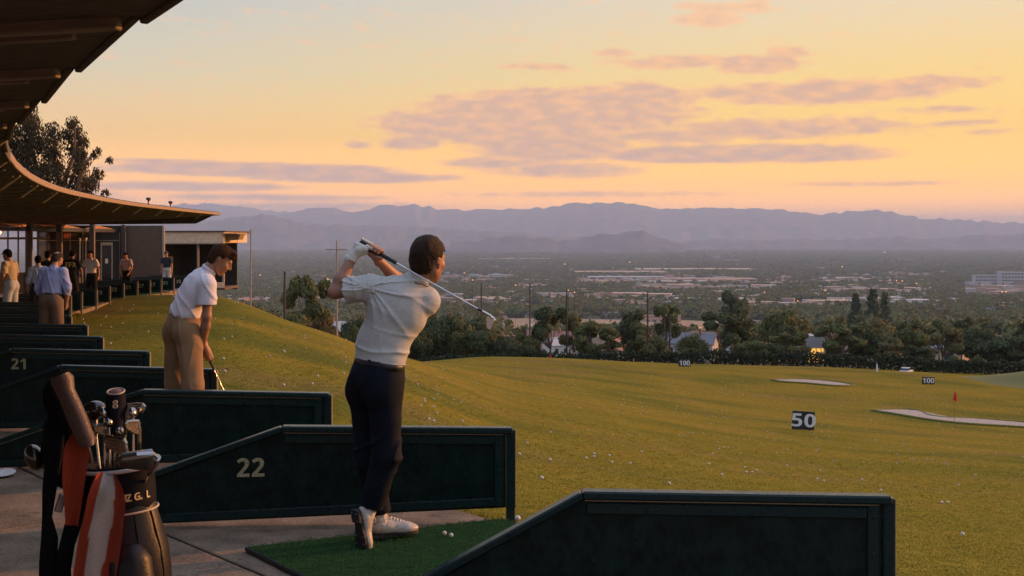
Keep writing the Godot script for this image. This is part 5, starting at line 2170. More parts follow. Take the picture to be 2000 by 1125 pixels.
		for z in range(1, nz - 1):
			for y in range(1, ny - 1):
				var i: int = (z * ny + y) * nx + 1
				for x in range(1, nx - 1):
					var c := f[i]
					if absf(c) < far:
						var neg := c < 0.0
						if neg != (f[i + 1] < 0.0):
							_quad(s, ids[i], ids[i - sx], ids[i - sx - sxy], ids[i - sxy])
						if neg != (f[i + sx] < 0.0):
							_quad(s, ids[i], ids[i - 1], ids[i - 1 - sxy], ids[i - sxy])
						if neg != (f[i + sxy] < 0.0):
							_quad(s, ids[i], ids[i - 1], ids[i - 1 - sx], ids[i - sx])
					i += 1

	func _quad(s: Shape, a: int, b: int, c: int, d: int):
		if a < 0 or b < 0 or c < 0 or d < 0:
			return
		s.tri(a, b, c)
		s.tri(a, c, d)

func bounds(pts: Array, pad: float) -> Array:
	var lo: Vector3 = pts[0]
	var hi: Vector3 = pts[0]
	for p in pts:
		lo = lo.min(p)
		hi = hi.max(p)
	return [lo - Vector3.ONE * pad, hi + Vector3.ONE * pad]

# frame with x to the right, y along up, -z forward
func frame(up: Vector3, right: Vector3) -> Basis:
	var y := up.normalized()
	var x := (right - y * right.dot(y)).normalized()
	return Basis(x, y, x.cross(y))

# head: centre of the skull, frame (x right, y up, -z forward), scale
func head_field(c: Vector3, b: Basis, s: float, cell: float) -> Field:
	var f := Field.new(c - Vector3.ONE * 0.16 * s, c + Vector3.ONE * 0.16 * s, cell)
	var at := func(x: float, y: float, z: float) -> Vector3: return c + b * Vector3(x, y, -z) * s
	f.ell(at.call(0, 0.025, -0.008), b, Vector3(0.074, 0.090, 0.094) * s, 0.01)
	f.ell(at.call(0, -0.035, 0.035), b, Vector3(0.060, 0.075, 0.062) * s, 0.03 * s)
	f.cap(at.call(-0.045, -0.055, 0.0), at.call(0, -0.098, 0.068), 0.020 * s, 0.017 * s, 0.03 * s)
	f.cap(at.call(0.045, -0.055, 0.0), at.call(0, -0.098, 0.068), 0.020 * s, 0.017 * s, 0.03 * s)
	f.cap(at.call(-0.03, 0.022, 0.083), at.call(0.03, 0.022, 0.083), 0.012 * s, 0.012 * s, 0.015 * s)     # brow
	f.cap(at.call(0, 0.012, 0.090), at.call(0, -0.030, 0.112), 0.008 * s, 0.012 * s, 0.008 * s)            # nose
	f.cap(at.call(-0.012, -0.034, 0.098), at.call(0.012, -0.034, 0.098), 0.009 * s, 0.009 * s, 0.006 * s)
	f.cap(at.call(-0.045, -0.022, 0.060), at.call(-0.03, -0.035, 0.075), 0.018 * s, 0.014 * s, 0.02 * s)
	f.cap(at.call(0.045, -0.022, 0.060), at.call(0.03, -0.035, 0.075), 0.018 * s, 0.014 * s, 0.02 * s)
	for sx in [-1.0, 1.0]:
		f.carve(at.call(sx * 0.030, 0.002, 0.098), b, Vector3(0.016, 0.010, 0.012) * s, 0.008 * s)
		f.ell(at.call(sx * 0.030, 0.002, 0.082), b, Vector3(0.012, 0.011, 0.012) * s, 0.003)
	f.cap(at.call(-0.018, -0.060, 0.092), at.call(0.018, -0.060, 0.092), 0.007 * s, 0.007 * s, 0.006 * s)   # lips
	f.cap(at.call(-0.015, -0.071, 0.089), at.call(0.015, -0.071, 0.089), 0.008 * s, 0.008 * s, 0.006 * s)
	for sx in [-1.0, 1.0]:                                                                                 # ears
		f.cap(at.call(sx * 0.076, 0.010, -0.008), at.call(sx * 0.073, -0.032, 0.004), 0.012 * s, 0.008 * s, 0.006 * s)
		f.cap(at.call(sx * 0.081, 0.016, -0.016), at.call(sx * 0.080, -0.010, -0.018), 0.008 * s, 0.007 * s, 0.005 * s)
	return f

func hair_mesh(c: Vector3, b: Basis, s: float, cell: float, opt := {}) -> Mesh:
	var f := Field.new(c - Vector3.ONE * 0.17 * s, c + Vector3.ONE * 0.17 * s, cell)
	var at := func(x: float, y: float, z: float) -> Vector3: return c + b * Vector3(x, y, -z) * s
	var thick: float = opt.get("thick", 0.014)
	f.ell(at.call(0, 0.030, -0.010), b, (Vector3(0.074, 0.090, 0.094) + Vector3.ONE * thick) * s, 0.01)
	f.ell(at.call(0, -0.028, -0.050), b, Vector3(0.066, 0.055, 0.050) * s, 0.03 * s)
	if opt.get("quiff", 0.0) > 0.0:
		f.cap(at.call(-0.035, 0.100, 0.062), at.call(0.03, 0.098, 0.072), 0.024 * s, 0.022 * s, 0.03 * s)
		f.cap(at.call(0.0, 0.088, 0.086), at.call(0.04, 0.066, 0.078), 0.018 * s, 0.014 * s, 0.02 * s)
	# cut for the face, the ears and the nape
	var cut := func(p: Vector3) -> float:
		var q := b.transposed() * (p - c) / s
		var fz := -q.z
		var line := 0.050 if fz > 0.03 else (0.050 - (0.03 - fz) * 1.9)
		line = maxf(line, opt.get("nape", -0.078))
		if absf(q.x) > 0.05 and fz > -0.035:
			line = maxf(line, 0.020 if fz < 0.030 else 0.045)
		if fz > 0.03:
			line = maxf(line, 0.052)
		return (line - q.y) * s
	var n1 := noise(61, 26.0, 3)
	var n2 := noise(62, 60.0, 2)
	for z in f.nz:
		for y in f.ny:
			for x in f.nx:
				var i: int = (z * f.ny + y) * f.nx + x
				if f.f[i] > 0.03:
					continue
				var p := f.o + Vector3(x, y, z) * f.h
				var q := b.transposed() * (p - c)
				# locks run back over the crown
				var v := n1.get_noise_3d(q.x * 2.6 + q.y * 0.5, q.y * 0.42, q.z * 0.42) * 0.0050 + n2.get_noise_3d(q.x * 2.4 + q.y * 0.6, q.y * 0.5, q.z * 0.45) * 0.0030
				var d: float = f.f[i] - v * s
				f.f[i] = maxf(d, cut.call(p) * 0.7 + n2.get_noise_3d(p.x * 1.5, p.y * 0.7, p.z * 1.5) * 0.010)
	if opt.has("bald"):
		f.carve(at.call(0, 0.098, -0.062), b, Vector3(0.054, 0.058, 0.062) * s, 0.010)
	var sh := Shape.new()
	f.to_shape(sh)
	return sh.mesh()

# a relaxed hand hanging from the wrist: dir along the hand, palm normal towards the thigh
func hand_relaxed(s: Shape, wrist: Vector3, dir: Vector3, palm: Vector3, thumb_side: Vector3, sc: float, cell: float, curl := 0.5):
	var f := Field.new(wrist - Vector3.ONE * 0.12, wrist + dir * 0.20 * sc + Vector3.ONE * 0.10, cell)
	f = Field.new((wrist - Vector3.ONE * 0.07).min(wrist + dir * 0.2 * sc - Vector3.ONE * 0.07), (wrist + Vector3.ONE * 0.07).max(wrist + dir * 0.2 * sc + Vector3.ONE * 0.07), cell)
	f.cap(wrist - dir * 0.03, wrist + dir * 0.02, 0.027 * sc, 0.026 * sc, 0.01)
	for i in 4:
		var off := thumb_side * (0.030 - 0.020 * i) * sc
		var kn := wrist + dir * (0.088 - 0.004 * absf(i - 1.2)) * sc + off
		f.cap(wrist + dir * 0.015 + off * 0.6, kn, 0.016 * sc, 0.0115 * sc, 0.012)
		var ln: float = [0.040, 0.045, 0.042, 0.033][i] * sc
		var d1 := (dir + palm * curl * 0.7).normalized()
		var d2 := (dir + palm * curl * 2.2).normalized()
		var p1 := kn + d1 * ln
		f.cap(kn, p1, 0.0100 * sc, 0.0088 * sc, 0.004)
		f.cap(p1, p1 + d2 * ln * 0.85, 0.0088 * sc, 0.0072 * sc, 0.004)
	var tb := wrist + dir * 0.03 * sc + thumb_side * 0.026 * sc
	var t1 := tb + (dir * 0.8 + thumb_side * 0.6 + palm * 0.4).normalized() * 0.04 * sc
	f.cap(tb, t1, 0.0135 * sc, 0.0105 * sc, 0.01)
	f.cap(t1, t1 + (dir + palm * 0.4).normalized() * 0.032 * sc, 0.0105 * sc, 0.008 * sc, 0.004)
	f.to_shape(s)

# a hand closed round a grip: axis of the grip at the hand, the back of the hand faces "back"
func hand_grip(s: Shape, wrist: Vector3, at: Vector3, axis: Vector3, sc: float, cell: float, extra := 0.0, wrap := 1.0):
	var f := Field.new((wrist.min(at) - Vector3.ONE * 0.085), (wrist.max(at) + Vector3.ONE * 0.085), cell)
	var ax := axis.normalized()
	var from := (wrist - at)
	var out := (from - ax * from.dot(ax)).normalized()          # from the grip towards the wrist
	var side := ax.cross(out) * wrap
	f.cap(wrist + (wrist - at).normalized() * 0.03, wrist, (0.028 + extra) * sc, (0.028 + extra) * sc, 0.01)
	var r := 0.024 * sc + extra
	for i in 4:
		var o := ax * (-0.032 + 0.0215 * i) * sc + at
		# the palm reaches the grip, the finger then goes round it
		var pts := []
		for k in 6:
			var a := lerpf(-0.75, 3.6, k / 5.0)
			var rad := r * (1.25 if k < 2 else 1.0)
			pts.append(o + (out * cos(a) + side * sin(a)) * rad)
		f.cap(wrist.lerp(o, 0.2), pts[0], (0.021 + extra) * sc, (0.016 + extra) * sc, 0.012)
		f.cap(wrist.lerp(o, 0.25), pts[1], (0.019 + extra) * sc, (0.0145 + extra) * sc, 0.010)
		for k in range(1, 5):
			var ra: float = [0.0, 0.0118, 0.0112, 0.0102, 0.0092, 0.008][k] * sc + extra
			f.cap(pts[k], pts[k + 1], ra, ra * 0.93, 0.0035)
	var t0 := wrist.lerp(at, 0.45) - side * 0.024 * sc + ax * 0.012
	var t1 := at - side * 0.024 * sc + out * 0.006 + ax * 0.032 * sc
	f.cap(wrist.lerp(at, 0.1), t0, (0.02 + extra) * sc, (0.0155 + extra) * sc, 0.012)
	f.cap(t0, t1, (0.0145 + extra) * sc, (0.011 + extra) * sc, 0.006)
	f.cap(t1, t1 + ax * 0.03 * sc - out * 0.006 + side * 0.006, (0.011 + extra) * sc, (0.0085 + extra) * sc, 0.004)
	f.to_shape(s)

# a golf shoe in its own axes: heel at the origin, toe along +x, sole on y = 0
var shoe_cache := {}

func shoe(parent: Node3D, t: Transform3D, upper_m: Material, sole_m: Material, detailed := true, s := 1.0):
	var key := "d" if detailed else "p"
	if not shoe_cache.has(key):
		var f := Field.new(Vector3(-0.02, 0.0, -0.06), Vector3(0.31, 0.14, 0.06), 0.006 if detailed else 0.010)
		f.cap(Vector3(0.035, 0.050, 0), Vector3(0.085, 0.052, 0), 0.036, 0.038, 0.02)
		f.cap(Vector3(0.07, 0.045, 0), Vector3(0.20, 0.032, 0.004), 0.038, 0.040, 0.03)
		f.ell(Vector3(0.215, 0.034, 0.004), Basis(), Vector3(0.068, 0.030, 0.046), 0.03)
		f.cap(Vector3(0.06, 0.06, 0), Vector3(0.055, 0.092, 0), 0.035, 0.036, 0.02)
		f.cap(Vector3(0.09, 0.075, 0), Vector3(0.17, 0.055, 0), 0.026, 0.020, 0.02)
		f.clip(Vector3(0, 0.018, 0), Vector3(0, -1, 0))
		f.clip(Vector3(0.05, 0.100, 0), Vector3(-0.25, 1, 0).normalized())
		var sh := Shape.new()
		f.to_shape(sh)
		var so := Shape.new()
		var out := []
		for i in 22:
			var a := TAU * i / 22.0
			var x := 0.142 + 0.145 * cos(a)
			var wdt := 0.034 + 0.013 * smoothstep(0.10, 0.21, x) - 0.005 * sin(clampf((x - 0.06) / 0.08, 0.0, 1.0) * PI)
			out.append(Vector2(x, sin(a) * wdt * (1.0 + 0.25 * absf(cos(a)))))
		so.prism(out, 0.022, Vector3(0, 0.011, 0), Basis(Vector3(1, 0, 0), Vector3(0, 0, 1), Vector3(0, -1, 0)), 0.003)
		so.prism([Vector2(0.005, -0.033), Vector2(0.075, -0.034), Vector2(0.082, 0.0), Vector2(0.075, 0.034), Vector2(0.005, 0.033), Vector2(-0.003, 0.0)], 0.020, Vector3(0, -0.006, 0), Basis(Vector3(1, 0, 0), Vector3(0, 0, 1), Vector3(0, -1, 0)), 0.003)
		var sp := []
		for q in [[0.02, 0.02], [0.02, -0.02], [0.065, 0.02], [0.065, -0.02], [0.16, 0.03], [0.16, -0.028], [0.205, 0.034], [0.205, -0.03], [0.25, 0.02], [0.25, -0.018]]:
			var one := Shape.new()
			one.lathe(Vector3(q[0], 0.0 if q[0] > 0.1 else -0.016, q[1]), [Vector2(0.0, -0.008), Vector2(0.003, -0.008), Vector2(0.007, 0.004)], 8)
			sp.append(one.mesh())
		var la := Shape.new()
		for k in 5:
			var x := 0.112 + k * 0.018
			var y := 0.106 - k * 0.0066
			la.tube([Vector3(x, y - 0.010, -0.020), Vector3(x + 0.004, y + 0.002, 0), Vector3(x, y - 0.010, 0.020)], [0.0028], 5)
			la.tube([Vector3(x, y - 0.010, 0.020), Vector3(x + 0.011, y - 0.001, 0), Vector3(x + 0.018, y - 0.017, -0.020)], [0.0025], 5)
		la.tube([Vector3(0.10, 0.100, 0), Vector3(0.088, 0.113, 0.022), Vector3(0.103, 0.103, 0.035), Vector3(0.105, 0.098, 0.01)], [0.0026], 5)
		la.tube([Vector3(0.10, 0.100, 0), Vector3(0.088, 0.113, -0.022), Vector3(0.110, 0.100, -0.036)], [0.0026], 5)
		shoe_cache[key] = [sh.mesh(), so.mesh(), sp, la.mesh()]
	var m: Array = shoe_cache[key]
	var o := obj("shoe", m[0], upper_m, parent)
	o.transform = t * Transform3D(Basis().scaled(Vector3.ONE * s), Vector3.ZERO)
	obj("sole", m[1], sole_m, o)
	if detailed:
		for one in m[2]:
			obj("spike", one, mat("spike_dark", [0.06, 0.06, 0.06], 0.5), o)
		obj("lace", m[3], mat("lace_white", [0.6, 0.57, 0.52], 0.8), o)

# ------------------------------------------------------------------ people
# J holds the joints in metres, relative to the person's base; opt the clothes
func person(called_label: String, base: Vector3, J: Dictionary, opt: Dictionary) -> Node3D:
	var o := thing("person", called_label, "person", base)
	var s: float = opt.get("scale", 1.0)
	var cell: float = opt.get("cell", 0.014)
	var hc: float = opt.get("head_cell", 0.006)
	var skin := mat(opt.get("skin_key", "skin"), opt.get("skin", [0.36, 0.19, 0.115]), 0.55, {"sss": 0.12, "scale": 6.0, "tex": ntex("skin_t", 0.03, 4, [Color(0.86, 0.80, 0.78), Color(1, 1, 1)])})
	var sx: Vector3 = (J.shR - J.shL).normalized()
	var hx: Vector3 = (J.hipR - J.hipL).normalized()
	var mid_sh: Vector3 = (J.shR + J.shL) / 2.0
	var pel: Vector3 = J.pelvis
	var chest: Vector3 = J.get("chest", pel.lerp(mid_sh, 0.66))
	var waist: Vector3 = J.get("waist", pel.lerp(mid_sh, 0.30))
	var cb := frame(mid_sh - waist, sx)
	var pb := frame(waist - pel, hx)
	var wb := frame(mid_sh - pel, (sx + hx).normalized())
	var hb: Basis = J.head_basis
	var hs: float = s * opt.get("head_scale", 1.0)
	var bulk: float = opt.get("bulk", 1.0)
	# ---- body: one surface, skin all over
	var all := [J.head, J.neck, J.shL, J.shR, J.elL, J.elR, J.wrL, J.wrR, J.hipL, J.hipR, J.knL, J.knR, J.anL, J.anR]
	var bb := bounds(all, 0.16)
	var f := Field.new(bb[0], bb[1], maxf(cell, 0.013))
	f.ell(chest, cb, Vector3(0.138 * bulk, 0.17, 0.094 * bulk) * s, 0.03)
	f.ell(waist, wb, Vector3(0.118 * bulk, 0.14, 0.088 * bulk) * s, 0.03)
	f.ell(pel, pb, Vector3(0.138 * bulk, 0.11, 0.10 * bulk) * s, 0.03)
	f.cap(J.shL.lerp(mid_sh, 0.15), J.shR.lerp(mid_sh, 0.15), 0.047 * s, 0.047 * s, 0.03)
	f.cap(mid_sh - cb.y * 0.02, J.neck, 0.056 * s, 0.056 * s, 0.03)
	f.cap(J.neck, J.head - hb.y * 0.05 * s + hb.z * 0.015 * s, 0.056 * s, 0.054 * s, 0.03)
	for q in [["L"], ["R"]]:
		var e: String = q[0]
		var sh: Vector3 = J["sh" + e]
		var el: Vector3 = J["el" + e]
		var wr: Vector3 = J["wr" + e]
		f.cap(sh, sh.lerp(el, 0.5), 0.052 * s, 0.046 * s, 0.03)
		f.cap(sh.lerp(el, 0.5), el, 0.046 * s, 0.038 * s, 0.03)
		f.cap(el, el.lerp(wr, 0.35), 0.037 * s, 0.041 * s, 0.02)
		f.cap(el.lerp(wr, 0.35), wr, 0.041 * s, 0.026 * s, 0.02)
		f.cap(J["hip" + e], J["kn" + e], 0.085 * s, 0.056 * s, 0.04)
		f.cap(J["kn" + e], J["kn" + e].lerp(J["an" + e], 0.35), 0.053 * s, 0.054 * s, 0.03)
		f.cap(J["kn" + e].lerp(J["an" + e], 0.35), J["an" + e], 0.054 * s, 0.034 * s, 0.03)
	var body := Shape.new()
	f.to_shape(body)
	head_field(J.head, hb, hs, hc).to_shape(body)
	for e in ["L", "R"]:
		var g = J.get("hand" + e)
		if g == null:
			var el: Vector3 = J["el" + e]
			var wr: Vector3 = J["wr" + e]
			var dir := (wr - el).normalized()
			var inward := sx * (1.0 if e == "L" else -1.0)
			inward = (inward - dir * inward.dot(dir)).normalized()
			var fw := -cb.z
			fw = (fw - dir * fw.dot(dir)).normalized()
			hand_relaxed(body, wr, (dir + fw * 0.2).normalized(), inward, fw, s, maxf(hc, 0.005), opt.get("curl", 0.5))
		elif g is Array and g.size() >= 2 and not opt.get("glove" + e, false):
			hand_grip(body, J["wr" + e], g[0], g[1], s, 0.0042, 0.0, g[2] if g.size() > 2 else 1.0)
	obj("body", body, skin, o)
	# ---- shirt
	var shirt_m: Material = opt.shirt
	var pad: float = opt.get("pad", 0.012)
	var sc: float = opt.get("shirt_cell", cell)
	bb = bounds([pel, mid_sh, J.shL, J.shR, J.elL, J.elR, J.neck], 0.17)
	f = Field.new(bb[0], bb[1], sc)
	f.ell(chest, cb, (Vector3(0.152 * bulk, 0.185, 0.108 * bulk) * s + Vector3.ONE * pad), 0.05)
	f.ell(waist, wb, (Vector3(0.137 * bulk, 0.15, 0.104 * bulk) * s + Vector3.ONE * pad), 0.06)
	f.ell(pel + pb.y * 0.12 * s, pb, (Vector3(0.137 * bulk, 0.06, 0.098 * bulk) * s + Vector3.ONE * pad), 0.04)
	f.cap(J.shL.lerp(mid_sh, 0.12), J.shR.lerp(mid_sh, 0.12), 0.055 * s + pad, 0.055 * s + pad, 0.05)
	f.cap(mid_sh, mid_sh.lerp(J.neck, 0.8), 0.075 * s, 0.060 * s, 0.04)
	var sleeve: float = opt.get("sleeve", 0.66)
	for e in ["L", "R"]:
		var sh: Vector3 = J["sh" + e]
		var el: Vector3 = J["el" + e]
		var wr: Vector3 = J["wr" + e]
		var dir := (el - sh).normalized()
		if sleeve <= 1.0:
			var end := sh.lerp(el, sleeve)
			f.cap(sh, end + dir * 0.04, 0.058 * s + pad, 0.056 * s + pad * 1.4, 0.035, end, dir)
		else:
			f.cap(sh, el, 0.056 * s + pad, 0.045 * s + pad, 0.035)
			var d2 := (wr - el).normalized()
			f.cap(el, wr + d2 * 0.03, 0.045 * s + pad, 0.033 * s + pad, 0.03, wr - d2 * 0.02, d2)
	f.clip(pel + pb.y * opt.get("tuck", 0.092) * s, -pb.y)
	# neck opening
	f.clip(J.neck + cb.y * 0.012 * s, (cb.y - cb.z * -0.25).normalized())
	if opt.has("folds"):
		f.relief(opt.folds, 0.045)
	var shape := Shape.new()
	f.to_shape(shape)
	var shirt_o := obj("shirt", shape, shirt_m, o)
	# collar: a folded band round the neck
	if opt.get("collar", true):
		var cs := Shape.new()
		var ring := []
		var rad := []
		var nb := frame((J.head - J.neck).normalized() + cb.y * 1.2, sx)
		for i in 25:
			var a := TAU * i / 24.0
			var front := -sin(a)
			var drop := 0.020 * clampf(-front, 0.0, 1.0)
			ring.append(J.neck + nb.x * cos(a) * 0.062 * s + nb.z * sin(a) * 0.062 * s + nb.y * (0.002 - drop + 0.012 * sin(a)) * s)
			rad.append(0.018 * s)
		cs.tube(ring, rad, 8, true, Vector2(0.45, 1.1), nb.y)
		obj("collar", cs, opt.get("collar_m", shirt_m), shirt_o)
		if opt.has("trim_m"):
			cs = Shape.new()
			var r2 := []
			for i in 25:
				var a := TAU * i / 24.0
				r2.append(ring[i] - nb.y * 0.0205 * s + (nb.x * cos(a) + nb.z * sin(a)) * 0.0125 * s)
			cs.tube(r2, [0.0028], 6)
			obj("collar_stripe", cs, opt.trim_m, shirt_o)
	# sleeve bands
	if sleeve <= 1.0:
		for e in ["L", "R"]:
			var sh: Vector3 = J["sh" + e]
			var el: Vector3 = J["el" + e]
			var dir := (el - sh).normalized()
			var end := sh.lerp(el, sleeve)
			var cs := Shape.new()
			cs.tube([end - dir * 0.026, end - dir * 0.012, end + dir * 0.004], [0.0575 * s + pad * 1.45, 0.0570 * s + pad * 1.5, 0.0565 * s + pad * 1.4], 22, true)
			obj("cuff", cs, shirt_m, shirt_o)
	# ---- trousers
	var tp: float = opt.get("trouser_pad", 0.016)
	bb = bounds([pel + pb.y * 0.1, J.hipL, J.hipR, J.knL, J.knR, J.anL, J.anR], 0.17)
	f = Field.new(bb[0], bb[1], opt.get("trouser_cell", cell))
	var tm: Material = opt.trousers
	f.ell(pel, pb, Vector3(0.154 * bulk, 0.12, 0.117 * bulk) * s + Vector3.ONE * 0.012, 0.05)
	f.cap(pel + pb.y * 0.02 * s - hx * 0.045 * s, pel + pb.y * 0.09 * s - hx * 0.04 * s, 0.116 * s * bulk + 0.006, 0.108 * s * bulk + 0.008, 0.03)
	f.cap(pel + pb.y * 0.02 * s + hx * 0.045 * s, pel + pb.y * 0.09 * s + hx * 0.04 * s, 0.116 * s * bulk + 0.006, 0.108 * s * bulk + 0.008, 0.03)
	for e in ["L", "R"]:
		var hp: Vector3 = J["hip" + e]
		var kn: Vector3 = J["kn" + e]
		var an: Vector3 = J["an" + e]
		var d2 := (an - kn).normalized()
		f.cap(hp, kn, 0.090 * s + tp * 0.8, 0.066 * s + tp, 0.04)
		f.ell(hp + pb.z * 0.045 * s + pb.y * 0.01, pb, Vector3(0.085, 0.10, 0.085) * s, 0.05)
		var hem: Vector3 = an.lerp(kn, opt.get("hem", -0.06))
		f.cap(kn, an + d2 * 0.06, 0.066 * s + tp, (0.050 + opt.get("flare", 0.0)) * s + tp, 0.03, hem, d2)
	f.clip(pel + pb.y * 0.112 * s, pb.y)
	if opt.has("trouser_folds"):
		f.relief(opt.trouser_folds, 0.045)
	shape = Shape.new()
	f.to_shape(shape)
	var tr := obj("trousers", shape, tm, o)
	if opt.has("belt"):
		var bs := Shape.new()
		var ring := []
		for i in 33:
			var a := TAU * i / 32.0
			var cx := cos(a)
			var cz := sin(a)
			var rx := 0.149 * s * bulk + 0.011
			var rz := 0.110 * s * bulk + 0.010
			# follows the waistband: two round caps side by side
			ring.append(pel + pb.y * 0.088 * s + pb.x * cx * rx + pb.z * cz * rz)
		bs.tube(ring, [0.019 * s], 8, false, Vector2(0.32, 1.0), pb.y)
		obj("belt", bs, opt.belt, tr)
	# ---- shoes and socks
	var upper: Material = opt.get("shoe_m", mat("shoe_brown", [0.06, 0.035, 0.02], 0.5))
	var sole: Material = mat("sole_black", [0.012, 0.012, 0.014], 0.6)
	for e in ["L", "R"]:
		if J.has("toe" + e):
			var an: Vector3 = J["an" + e]
			var dir: Vector3 = J["toe" + e]
			var up: Vector3 = J.get("footup" + e, Vector3.UP)
			var x := dir.normalized()
			var z := x.cross(up).normalized()
			var bs := Basis(x, z.cross(x), z)
			shoe(o, Transform3D(bs, an - bs * Vector3(0.055, 0.095, 0) * s), upper, sole, opt.get("shoe_detail", false), s)
			if opt.has("sock"):
				var f2 := Field.new(an - Vector3.ONE * 0.16, an + Vector3.ONE * 0.16, 0.008)
				var kn: Vector3 = J["kn" + e]
				var d2 := (kn - an).normalized()
				f2.cap(an - bs.y * 0.02 * s, an + d2 * 0.16 * s, 0.041 * s, 0.050 * s, 0.02, an + d2 * 0.14, d2)
				f2.cap(an - bs.y * 0.02 * s, an + x * 0.03 - bs.y * 0.035 * s, 0.04 * s, 0.035 * s, 0.02)
				var nz := noise(71, 30.0, 2)
				f2.relief(func(p): return 0.0025 * sin(p.y * 160.0 + nz.get_noise_3dv(p) * 5.0), 0.015)
				var ss := Shape.new()
				f2.to_shape(ss)
				obj("sock", ss, opt.sock, o)
	# ---- hair, cap
	if opt.has("hair"):
		obj("hair", hair_mesh(J.head, hb, hs, hc, opt.get("hair_opt", {})), opt.hair, o)
	if opt.has("cap"):
		var cs := Shape.new()
		var prof := []
		for i in 7:
			var a := PI * 0.5 * i / 6.0
			prof.append(Vector2(cos(a) * 0.104 * s, 0.035 * s + sin(a) * 0.10 * s))
		cs.lathe(J.head, prof, 18, hb, Vector2(0.86, 1.0))
		var brim := []
		for i in 9:
			var a := PI * i / 8.0
			brim.append(Vector2(cos(a) * 0.075 * s, (0.075 + sin(a) * 0.09) * s))
		brim.append(Vector2(-0.07, 0.03) * s)
		brim.append(Vector2(0.07, 0.03) * s)
		cs.prism(brim, 0.008, J.head + hb.y * 0.038 * s, Basis(hb.x, -hb.z, hb.x.cross(-hb.z)), 0.0)
		obj("cap", cs, opt.cap, o)
	return o

# joints of a standing figure in its own axes (facing -z), then turned; "lean" bends the trunk forward
func standing(h: float, turn: float, opt := {}) -> Dictionary:
	var s := h / 1.78
	var lean: float = opt.get("lean", 0.06)
	var B := Basis(Vector3.UP, turn)
	var g := func(x: float, y: float, z: float) -> Vector3: return B * Vector3(x, y, z) * s
	var pel := Vector3(0, 0.95, 0.0)
	var T := Basis(Vector3(1, 0, 0), -lean)
	var tr := func(p: Vector3) -> Vector3: return B * (pel + T * p) * s
	var J := {}
	J.pelvis = g.call(0, 0.95, 0)
	J.shL = tr.call(Vector3(-0.172, 0.47, 0.0))
	J.shR = tr.call(Vector3(0.172, 0.47, 0.0))
	J.neck = tr.call(Vector3(0, 0.545, 0.0))
	var nod: float = opt.get("nod", 0.0)
	var yaw: float = opt.get("look", 0.0)
	J.head_basis = B * Basis(Vector3.UP, yaw) * Basis(Vector3(1, 0, 0), -nod - lean * 0.4)
	J.head = tr.call(Vector3(0, 0.60, -0.01)) + J.head_basis * Vector3(0, 0.095, -0.02) * s
	var aL: Array = opt.get("armL", [[-0.235, 0.20, -0.01], [-0.245, -0.04, -0.06]])
	var aR: Array = opt.get("armR", [[0.235, 0.20, -0.01], [0.245, -0.04, -0.06]])
	J.elL = tr.call(Vector3(aL[0][0], aL[0][1], aL[0][2]))
	J.wrL = tr.call(Vector3(aL[1][0], aL[1][1], aL[1][2]))
	J.elR = tr.call(Vector3(aR[0][0], aR[0][1], aR[0][2]))
	J.wrR = tr.call(Vector3(aR[1][0], aR[1][1], aR[1][2]))
	var st: float = opt.get("stance", 0.10)
	J.hipL = g.call(-0.085, 0.90, 0)
	J.hipR = g.call(0.085, 0.90, 0)
	J.knL = g.call(-0.09 - st * 0.4, 0.49, -0.03)
	J.knR = g.call(0.09 + st * 0.4, 0.49, -0.03)
	J.anL = g.call(-0.09 - st, 0.095, 0.02)
	J.anR = g.call(0.09 + st, 0.095, 0.02)
	J.toeL = B * Vector3(-0.2, 0, -1)
	J.toeR = B * Vector3(0.2, 0, -1)
	return J

func fabric(key: String, c: Array, rough := 0.85, ns := 0.35) -> StandardMaterial3D:
	if mats.has(key):
		return mats[key]
	return mat(key, c, rough, {"scale": 5.0, "spec": 0.25, "tex": ntex("cloth_t", 0.02, 4, [grey(0.88), grey(1.0)]), "normal": ntex("weave_n", 0.28, 2, [], 2.0), "ns": ns, "rim": 0.25 if c.size() and c[0] > 0.1 else 0.0})

